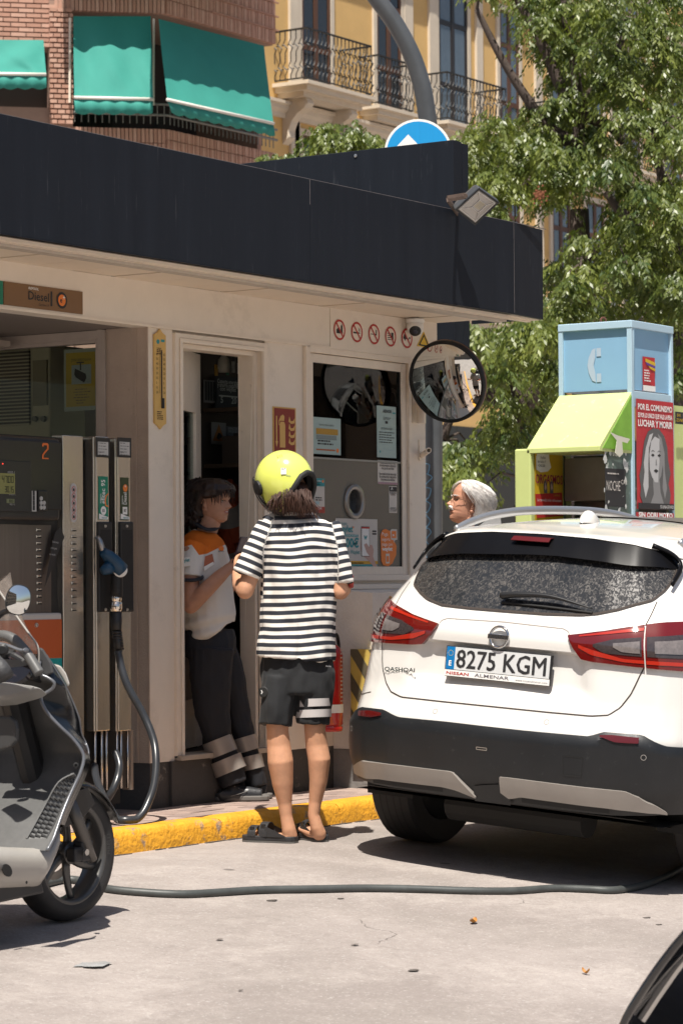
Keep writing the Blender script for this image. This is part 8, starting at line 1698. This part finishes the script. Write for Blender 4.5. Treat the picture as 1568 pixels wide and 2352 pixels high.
M_leaf = leaf_mat('leaf_green', (0.020, 0.058, 0.018), (0.25, 0.28, 0.055)); M_bark = mat('bark', (.075, .055, .045), .9, var=.3, scale=12, bump=.5)
nrng = np.random.default_rng(5)
def sprays(centers, radii, ncomp, leaf=.068):
    """centers (n,3); each grows ncomp arching compound leaves with hanging leaflets; returns verts, faces, tone"""
    V = []; TN = []
    for c, r in zip(centers, radii):
        k = ncomp; th = nrng.uniform(0, 2 * np.pi, k); el = nrng.uniform(.2, 1.35, k); L_ = r * nrng.uniform(.45, 1.15, k); base = c + nrng.normal(0, r * .16, (k, 3))
        tone0 = nrng.uniform(0, .35)
        nl = 9; t = np.linspace(.15, 1, nl)
        hx, hy = np.cos(th), np.sin(th)
        for side in (-1, 1):
            for q in t:
                d = L_ * q; pos = base + np.stack([hx * d * np.cos(el * .6), hy * d * np.cos(el * .6), d * .45 * np.sin(el) - .85 * d * d / np.maximum(L_, .05)], 1)
                pos += nrng.normal(0, .008, pos.shape)
                out = np.stack([-hy * side, hx * side, np.zeros(k)], 1) * .55 + np.stack([hx, hy, np.zeros(k)], 1) * .35 + np.array([0, 0, -1.0]) * nrng.uniform(.5, 1.2, (k, 1)); out /= np.linalg.norm(out, axis=1)[:, None]
                ll = leaf * nrng.uniform(.7, 1.25, (k, 1)); wv = np.cross(out, nrng.normal(0, .5, (k, 3)) + np.array([0, 0, .2]) + np.stack([hx, hy, np.zeros(k)], 1)); wv /= np.linalg.norm(wv, axis=1)[:, None] + 1e-9
                a = pos; m_ = pos + out * ll * .45; e = pos + out * ll
                V.append(np.stack([a, m_ + wv * ll * .19, e, m_ - wv * ll * .19], 1)); TN.append(np.repeat((tone0 + nrng.uniform(0, .3, k) + .35 * q * np.sin(el))[:, None], 4, 1))  # random leaf tone, plus lighter upper leaflets painting sunlit clump tops
    V = np.concatenate(V).reshape(-1, 3); T_ = np.clip(np.concatenate(TN).ravel(), 0, 1); return V, T_
def crown(V, T_, parent, name='crown', m=None):
    n = len(V) // 4; me = bpy.data.meshes.new(name); me.vertices.add(len(V)); me.vertices.foreach_set('co', V.astype(np.float32).ravel()); me.loops.add(len(V)); me.loops.foreach_set('vertex_index', np.arange(len(V), dtype=np.int32)); me.polygons.add(n); me.polygons.foreach_set('loop_start', np.arange(n, dtype=np.int32) * 4)
    me.update(calc_edges=True); a = me.attributes.new('tone', 'FLOAT', 'POINT'); a.data.foreach_set('value', T_.astype(np.float32)); me.validate()
    return link_mesh(name, me, m or M_leaf, parent)
def region_clumps(poly_rows, depth0, depth1, step, rad, jitter=.45, holes=()):
    out = []; R_ = []
    for (y, x0, x1) in poly_rows:
        x = x0
        while x < x1:
            px, py = x + nrng.normal(0, step * jitter), y + nrng.normal(0, step * jitter * .6)
            if not any(((px - h[0]) / h[2]) ** 2 + ((py - h[1]) / h[3]) ** 2 < 1 for h in holes) and nrng.random() < .62:
                out.append(at_d(px, py, nrng.uniform(depth0, depth1))); R_.append(rad * nrng.uniform(.65, 1.25))
            x += step
    return out, R_
holes = [(1150, 120, 75, 150), (1245, 215, 22, 40), (1235, 520, 34, 30), (1378, 470, 52, 74), (1385, 560, 42, 46), (1290, 560, 30, 26), (1490, 370, 46, 40), (1360, 260, 28, 36), (1060, 960, 60, 60), (1150, 1090, 60, 40), (1225, 130, 28, 60), (1190, 205, 30, 30)]
def tree(label, rows, d0, d1, trunk_px, limbs, step=30, rad=.34, nc=9, back=True, hs=holes):
    cs_, rs_ = region_clumps(rows, d0, d1, step, rad, holes=hs)
    fx, fd = trunk_px; f = at_d(fx, 1400, fd); base = np.array([f[0], f[1], 0.0]); t = thing('tree', label, 'tree', base)
    V, T_ = sprays(cs_, rs_, nc); crown(V, T_, t)
    top = at_d(fx, limbs[0][0][1] + 60, fd)
    P = smooth_path([base, base * .5 + top * .5 + np.array([.1, 0, 0]), top], 5); b = MB(); b.tube(P, [.17 - .07 * i / len(P) for i in range(len(P))], 12); b.build('trunk', M_bark, t, smooth=True)
    for L_ in limbs:
        pts = [at_d(x, y, fd + dd) for x, y, dd in [(l[0], l[1], l[2] if len(l) > 2 else 0) for l in L_]]; P = smooth_path(pts, 4); n = len(P); b = MB(); b.tube(P, [.075 * (1 - .8 * i / n) + .012 for i in range(n)], 7); b.build('limb', M_bark, t, smooth=True)
    b = MB(); LP = [at_d(l[0], l[1], fd) for L_ in limbs for l in L_]
    for c in cs_[::3]:
        q = min(LP, key=lambda p: np.linalg.norm(p - c)); m_ = (q + c) / 2 + np.array([0, 0, .12]); b.tube([q, m_, c], [.018, .012, .006], 4, caps=False)
    b.build('twigs', M_bark, t); return t
rowsA = [(y, x0, x1) for y, x0, x1 in ((-20, 1120, 1600), (20, 1150, 1600), (60, 1215, 1600), (100, 1230, 1600), (140, 1225, 1600), (180, 1200, 1600), (215, 1130, 1420), (250, 1080, 1360), (285, 1060, 1330), (315, 1075, 1420), (345, 1080, 1440), (380, 1085, 1450), (415, 1090, 1330), (450, 1130, 1330), (485, 1150, 1330), (520, 1160, 1260), (550, 1200, 1260))]
rowsB = [(y, x0, x1) for y, x0, x1 in ((200, 1440, 1600), (240, 1440, 1600), (280, 1460, 1600), (330, 1440, 1600), (380, 1400, 1600), (430, 1400, 1600), (480, 1420, 1600), (520, 1440, 1600), (545, 1300, 1600), (575, 1290, 1600), (610, 1275, 1600), (645, 1262, 1600), (680, 1262, 1600), (710, 1262, 1600), (740, 1262, 1300), (740, 1540, 1600), (800, 1545, 1600), (860, 1550, 1600))]
rowsC = [(y, x0, x1) for y, x0, x1 in ((760, 1080, 1290), (795, 1090, 1290), (830, 1100, 1290), (865, 1110, 1285), (900, 1110, 1280), (935, 1110, 1280), (965, 1060, 1240), (1000, 1030, 1230), (1030, 1010, 1200), (1060, 1030, 1190), (1090, 1050, 1190), (1120, 1060, 1190))]
rowsD = [(y, x0, x1) for y, x0, x1 in ((295, 735, 830), (315, 722, 880), (340, 715, 890), (365, 600, 700))]
tree('tall leafy tree right of the canopy, its open crown spreading over the ochre balconies', rowsA, 29, 32.5, (1330, 30.5), [[(1330, 420), (1328, 270), (1320, 150), (1300, 60), (1290, -40)], [(1328, 270), (1285, 190), (1240, 90), (1200, 20), (1170, -30)], [(1328, 250), (1380, 190), (1410, 130), (1440, 60)], [(1328, 330), (1270, 300), (1220, 240), (1150, 130), (1095, 20)], [(1330, 380), (1250, 400), (1180, 440)], [(1330, 260), (1400, 290), (1430, 330)]], step=27, rad=.40, nc=30)
tree('dense green tree at the right edge behind the telephone kiosk', rowsB, 28, 31, (1545, 29.5), [[(1545, 700), (1530, 560), (1520, 420), (1500, 300)], [(1530, 560), (1440, 500), (1390, 440)], [(1530, 600), (1400, 560), (1340, 600)], [(1535, 640), (1580, 520), (1600, 400)]], step=27, rad=.40, nc=30)
tree('drooping tree hanging low under the end of the canopy', rowsC, 24.5, 27.5, (1205, 26), [[(1205, 1100), (1200, 960), (1180, 880), (1150, 800)], [(1200, 960), (1110, 900), (1040, 950), (1020, 1010)], [(1200, 950), (1250, 850), (1280, 780)]], step=26, rad=.36, nc=30)
tree('low tree top showing just above the canopy, left of the blue road sign', rowsD, 31, 33, (810, 32), [[(810, 460), (800, 380), (780, 340)], [(800, 400), (740, 350)]], step=20, rad=.30, nc=24)
b = MB(); rr = random.Random(8)
for (cx_, cy_, n, s) in ((1238, 445, 50, 15),):
    for k in range(n): b.sphere(at_d(cx_ + rr.gauss(0, s * .5), cy_ + rr.gauss(0, s * .7), 28.9 + rr.uniform(-.2, .2)), .014, 5, rings=3)
tag(b.build('seed_pods', mat('pod_brown', (.20, .07, .03), .7, var=.3, scale=30)), kind='stuff')
M_tb = mat('booth_blue', (0.24, 0.44, 0.62), .4, var=.04, scale=3); M_tg = mat('booth_green', (0.56, 0.64, 0.25), .45, var=.06, scale=4, dirt=(.66, .68, .58), dirt_amt=.6, dirt_scale=16, dirt_thr=.60); M_tf = mat('booth_frame', (0.42, 0.58, 0.68), .4); M_tst = mat('booth_steel', (.12, .115, .105), .4, metal=.6, var=.2, scale=5)
TD = 17.0; K = at_d(1449, 735, TD); tx, ty, tz = K[0], K[1], K[2]; ph = thing('telephone_kiosk', 'blue and green street telephone kiosk covered with torn posters', 'telephone kiosk', (tx, ty, 0.0))
yl = at_x(1281, 745, tx)[1]; xr_ = at_y(1545, 746, ty)[0]; zbl = at_y(1449, 900, ty)[2]; TX = lambda px, py: at_x(px, py, tx); TY = lambda px, py: at_y(px, py, ty)
b = MB(); b.box(tx + .02, xr_ - .02, ty + .02, yl - .02, zbl + .02, tz - .03); b.build('blue_head', M_tb, ph)
b = MB()
for (xa, ya) in ((tx, ty), (xr_ - .03, ty), (tx, yl - .03), (xr_ - .03, yl - .03)): b.box(xa, xa + .03, ya, ya + .03, 0.02, tz)
b.box(tx, xr_, ty - .004, ty + .03, tz - .045, tz); b.box(tx - .004, tx + .03, ty, yl, tz - .045, tz); b.box(tx, xr_, ty, yl, tz - .01, tz + .002)
b.box(tx + .03, xr_ - .03, ty + .004, ty + .03, zbl - .09, zbl + .01); b.build('corner_frame', M_tf, ph, bevel=.003)
b = MB(); b.lathe([(.018, 0), (.026, 0), (.026, .01), (.018, .01), (.018, 0)], (tx + .2, ty + .3, tz + .03), (.3, 1, 0), 16); b.build('lifting_eye', mat('rust', (.14, .05, .03), .8), ph)
def hs_(o, xd, m, s=1.0):
    b = MB(); P = lambda a, c: o + xd * a * s + Z * c * s
    b.add([P(*q) for q in ((-.02, .10), (-.045, .05), (-.055, 0), (-.045, -.05), (-.02, -.10), (.005, -.11), (.002, -.05), (-.01, 0), (.002, .05), (.005, .11))], [tuple(range(10))]); b.add([P(*q) for q in ((.012, .11), (.045, .11), (.045, .055), (.012, .055))], [(0, 1, 2, 3)]); b.add([P(*q) for q in ((.012, -.11), (.045, -.11), (.045, -.055), (.012, -.055))], [(0, 1, 2, 3)]); return b.build('handset_symbol', m, ph)
M_hs = mat('faded_white', (.40, .50, .60), .5); hs_(TX(1363, 838) + X * .016, np.array([0, -1.0, 0]), M_hs, .98)
A0_, A1_ = TX(1447, 903), TX(1284, 910); B0_, B1_ = at_x(1383, 1024, tx - .42), at_x(1223, 1034, tx - .42)
zlo = B0_[2]; yn, yf_ = ty + .01, yl; b = MB(); xh = tx - .42
b.prism([(tx, ty + .004, zbl), (xh, ty + .004, zlo), (xh, ty + .004, zlo - .03), (tx, ty + .004, zlo - .03)], (0, yl - ty - .008, 0)); b.build('green_hood', M_tg, ph, bevel=.003)
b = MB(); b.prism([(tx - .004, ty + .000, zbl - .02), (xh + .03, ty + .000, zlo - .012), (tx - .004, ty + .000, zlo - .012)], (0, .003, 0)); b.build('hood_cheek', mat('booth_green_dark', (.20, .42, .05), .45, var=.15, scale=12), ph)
b = MB(); b.box(tx + .10, xr_ - .03, ty + .05, yl - .05, 0.05, zlo - .03); b.build('cabin_core', M_tst, ph)
b = MB(); b.box(tx - .30, tx + .1, ty + .012, ty + .035, 0.3, zlo - .03); b.build('side_wing', mat('wing_glass', (.10, .14, .12), .3, var=.4, scale=14, dirt=(.6, .62, .6), dirt_amt=.8, dirt_scale=11, dirt_thr=.55), ph)
b = MB(); b.box(tx - .34, tx + .1, yl - .03, yl - .005, 0.3, zlo - .03); b.build('side_wing', M_tg, ph)
b = MB(); b.box(tx - .42, tx - .345, yl - .03, yl + .085, 0.3, zlo + .0); b.build('green_post', M_tg, ph, bevel=.01)
b = MB(); b.box(tx - .04, tx + .10, ty + .06, yl - .06, zlo - .32, zlo - .05); b.build('upper_panel', mat('phone_steel', (.20, .19, .18), .35, metal=.5, var=.1), ph)
b = MB(); b.prism([(tx - .16, ty + .10, zlo - .52), (tx + .10, ty + .10, zlo - .47), (tx + .10, ty + .10, zlo - .95), (tx - .13, ty + .10, zlo - .85)], (0, .30, 0)); tp_ = b.build('telephone', mat('phone_box', (.22, .20, .20), .4, var=.05), ph, bevel=.02)
b = MB(); b.tube([(tx - .165, ty + .15, zlo - .56), (tx - .20, ty + .16, zlo - .66), (tx - .165, ty + .15, zlo - .76)], .02, 8); b.build('handset', M_blk, tp_)
b = MB(); b.box(tx - .45, xr_, ty, yl, 0, .06); b.build('base', M_tst, ph)
def bsheet(label, c0, c1, m, yv, cat='poster', th_=.002):
    p0, p1 = at_y(*c0, yv), at_y(*c1, yv); t = thing('poster', label, cat, ((p0[0] + p1[0]) / 2, yv, p1[2])); b = MB()
    n = 6; P = [[(p0[0] + (p1[0] - p0[0]) * i / n, yv - .0015 - .002 * abs(math.sin(i * 2.1 + j)), p1[2] + (p0[2] - p1[2]) * j / 8) for j in range(9)] for i in range(n + 1)]
    b.grid(P); b.build('panel', m, t, smooth=True); return t, np.array([p0[0], yv - .005, p1[2]]), p1[0] - p0[0], p0[2] - p1[2]
M_pr = mat('poster_red', (.46, .025, .035), .45, var=.06, scale=7, bump=.3, bscale=14)
t, o, w_, h_ = bsheet('red poster with white slogans and a grey portrait of a long haired woman', (1459, 915), (1547, 1172), M_pr, ty - .002)
for s, fz, hf, q in (('POR EL COMUNISMO', .905, .052, .92), ('ES POR LO UNICO QUE VALE LA PENA', .835, .040, .92), ('LUCHAR Y MORIR', .755, .058, .92)): T(s, o, w_ * .04, h_ * fz, h_ * hf, M_white, t, w=w_ * q, bold=.03)
def pp(pts, m, name, d=0.0): b = MB(); b.add([(o[0] + a * w_, o[1] - d, o[2] + c * h_) for a, c in pts], [tuple(range(len(pts)))]); return b.build(name, m, t)
Mg = [mat('tone_%s' % k, (v, v, v), .55) for k, v in (('black', .02), ('dark', .10), ('mid', .24), ('light', .50))]
pp([(.18, .02), (.08, .12), (.10, .20), (.06, .30), (.12, .40), (.16, .52), (.20, .62), (.30, .71), (.45, .745), (.60, .74), (.74, .68), (.82, .58), (.84, .46), (.90, .34), (.84, .24), (.90, .14), (.86, .04), (.60, .0), (.40, .0)], Mg[1], 'portrait_hair')
pp([(.22, .10), (.16, .22), (.20, .34), (.18, .42), (.24, .56), (.34, .68), (.44, .70), (.32, .56), (.30, .40), (.30, .2)], Mg[3], 'portrait_hair', .0004); pp([(.56, .70), (.66, .66), (.74, .52), (.74, .36), (.80, .2), (.74, .1), (.68, .2), (.70, .36), (.66, .54)], Mg[2], 'portrait_hair', .0004)
pp([(.34, .36), (.33, .50), (.38, .62), (.48, .67), (.60, .65), (.68, .56), (.69, .42), (.64, .31), (.56, .25), (.47, .25), (.39, .30)], Mg[3], 'portrait_face', .0008); pp([(.56, .25), (.64, .31), (.69, .42), (.68, .56), (.60, .64), (.60, .44), (.57, .34)], Mg[2], 'portrait_face', .0012)
pp([(.42, .27), (.60, .27), (.62, .16), (.72, .04), (.34, .04), (.44, .14)], Mg[2], 'portrait_neck', .0006)
for a in (.42, .59): pp([(a - .05, .495), (a, .512), (a + .05, .498), (a, .483)], Mg[0], 'portrait_eye', .0016); pp([(a - .06, .525), (a, .545), (a + .06, .53), (a, .535)], Mg[1], 'portrait_eye', .0016)
pp([(.44, .355), (.50, .372), (.57, .355), (.50, .335)], Mg[0], 'portrait_mouth', .0016); pp([(.49, .405), (.53, .405), (.52, .46), (.50, .46)], Mg[2], 'portrait_nose', .0016)
rect(t, o, w_ * .02, w_ * .98, h_ * .0, h_ * .055, M_ink, d=.002); T('PEPA FLORES', o, w_ * .04, h_ * .012, h_ * .035, mat('poster_red2', (.5, .03, .04), .5), t, w=w_ * .50, off=0, bold=.02)
txt('SI UNA DI NO!', o + X * w_ * .60 - Y * .004 + Z * h_ * .012, X, Z, h_ * .03, M_white, t, w_ * .36)
t, o, w_, h_ = bsheet('lower red poster cut off by the car roof, under the portrait poster', (1459, 1176), (1547, 1290), M_pr, ty - .002); T('SIN ODRI MOTO', o, w_ * .06, h_ * .90, h_ * .10, M_white, t, w=w_ * .9, bold=.04)
t, o, w_, h_ = bsheet('yellow and red comedy poster inside the telephone kiosk', (1226, 1040), (1292, 1200), mat('poster_yellow', (.62, .40, .02), .5, var=.05), yl - .034)
pp([(.05, .95), (.1, 1.0), (.5, 1.0), (.52, .9), (.58, .8), (.45, .74), (.2, .72), (.05, .76)], M_white, 'starburst'); T('5 años', o, w_ * .2, h_ * .92, h_ * .04, M_ink, t); T('de éxito !!', o, w_ * .1, h_ * .86, h_ * .04, M_ink, t); T('+240.000', o, w_ * .1, h_ * .80, h_ * .04, M_ink, t)
T('ORGASMOS', o, w_ * .02, h_ * .56, h_ * .13, mat('poster_maroon', (.30, .02, .06), .5), t, w=w_ * .96, bold=.02); pp([(.0, .40), (.95, .44), (1.0, .10), (.05, .05)], M_red, 'red_field', .0004); T('La comedia más refrescante', o, w_ * .08, h_ * .30, h_ * .04, M_white, t, w=w_ * .84); T('de la temporada', o, w_ * .25, h_ * .19, h_ * .04, M_white, t, w=w_ * .5); T('CALIENTE', o, w_ * .65, h_ * .38, h_ * .03, mat('poster_yellow', (0, 0, 0)), t)
for a in (.36, .58): pp([(a - .05, .42), (a - .06, .55), (a, .62), (a + .06, .55), (a + .06, .42)], Mg[1], 'printed_figure', .0010); pp([(a - .03, .50), (a, .58), (a + .035, .5), (a, .46)], M_hand, 'printed_figure', .0014)
t, o, w_, h_ = bsheet('torn black poster on the near glass wing of the telephone kiosk', (1388, 1075), (1436, 1165), M_ink, ty + .010); T('NOCHE', o, w_ * .05, h_ * .42, h_ * .26, M_pw, t, w=w_ * .66); T('CAR', o, w_ * .76, h_ * .60, h_ * .12, M_pw, t); lines_print(o + X * w_ * .1 + Z * h_ * .85, X, Z, w_ * .8, 1, .016, M_pw, t, seed=3)
rr = random.Random(12); b = MB(); p0, p1 = at_y(1386, 1030, ty + .009), at_y(1440, 1185, ty + .009)
for k in range(46):
    cx_, cz_ = rr.uniform(p0[0], p1[0]), rr.uniform(p1[2], p0[2]); s = rr.uniform(.008, .035)
    if p1[2] + (p0[2] - p1[2]) * .12 < cz_ < p1[2] + (p0[2] - p1[2]) * .72 and rr.random() < .75: continue
    b.add([(cx_ + math.cos(a) * s * rr.uniform(.3, 1), ty + .009 - .0002 * k / 4, cz_ + math.sin(a) * s * 1.6 * rr.uniform(.3, 1)) for a in np.linspace(0, 6.28, 8, endpoint=False)], [tuple(range(8))])
tag(b.build('torn_paper', mat('torn_paper', (.55, .56, .53), .8, var=.3, scale=30), ph), kind='stuff')
b = MB(); pts = [(1400, 992), (1418, 1000), (1446, 1008), (1440, 1018), (1428, 1014), (1430, 1042), (1422, 1050), (1412, 1040), (1416, 1012)]; b.add([at_y(x, y, ty - .02) for x, y in pts], [tuple(range(9))]); b.build('torn_flap', mat('flap', (.62, .60, .50), .8), ph, solid=.002)
t, o, w_, h_ = bsheet('red sticker with yellow and violet stripes on the blue head of the telephone kiosk', (1474, 818), (1503, 900), M_pr, ty + .018)
rect(t, o, 0, w_, 0, h_ * .16, M_white, d=.001); pp([(.2, .95), (1, .86), (1, .76), (.2, .85)], mat('poster_yellow', (0, 0, 0)), 'yellow_stripe', .001); pp([(.2, .85), (1, .76), (1, .68), (.3, .76)], mat('violet', (.12, .05, .25), .5), 'violet_stripe', .001); pp([(.4, .76), (1, .68), (1, .60), (.6, .66)], mat('poster_yellow', (0, 0, 0)), 'yellow_stripe', .001); lines_print(o + X * w_ * .08 + Z * h_ * .58 - Y * .002, X, Z, w_ * .6, 5, h_ * .075, M_white, t, seed=4, fill=.5)
t, o, w_, h_ = bsheet('small black and yellow bar sticker at the right edge of the telephone kiosk', (1549, 945), (1568, 975), M_ink, ty - .01); T('BAR', o, w_ * .2, h_ * .6, h_ * .25, mat('poster_yellow', (0, 0, 0)), t); T('ZONE', o, w_ * .1, h_ * .2, h_ * .25, mat('poster_yellow', (0, 0, 0)), t, w=w_ * .8)
b = MB(); b.box(xr_ + .005, xr_ + .4, ty + .03, ty + .06, .3, zbl - .05); b.build('side_wing', M_tg, ph)
bpy.context.view_layer.update()
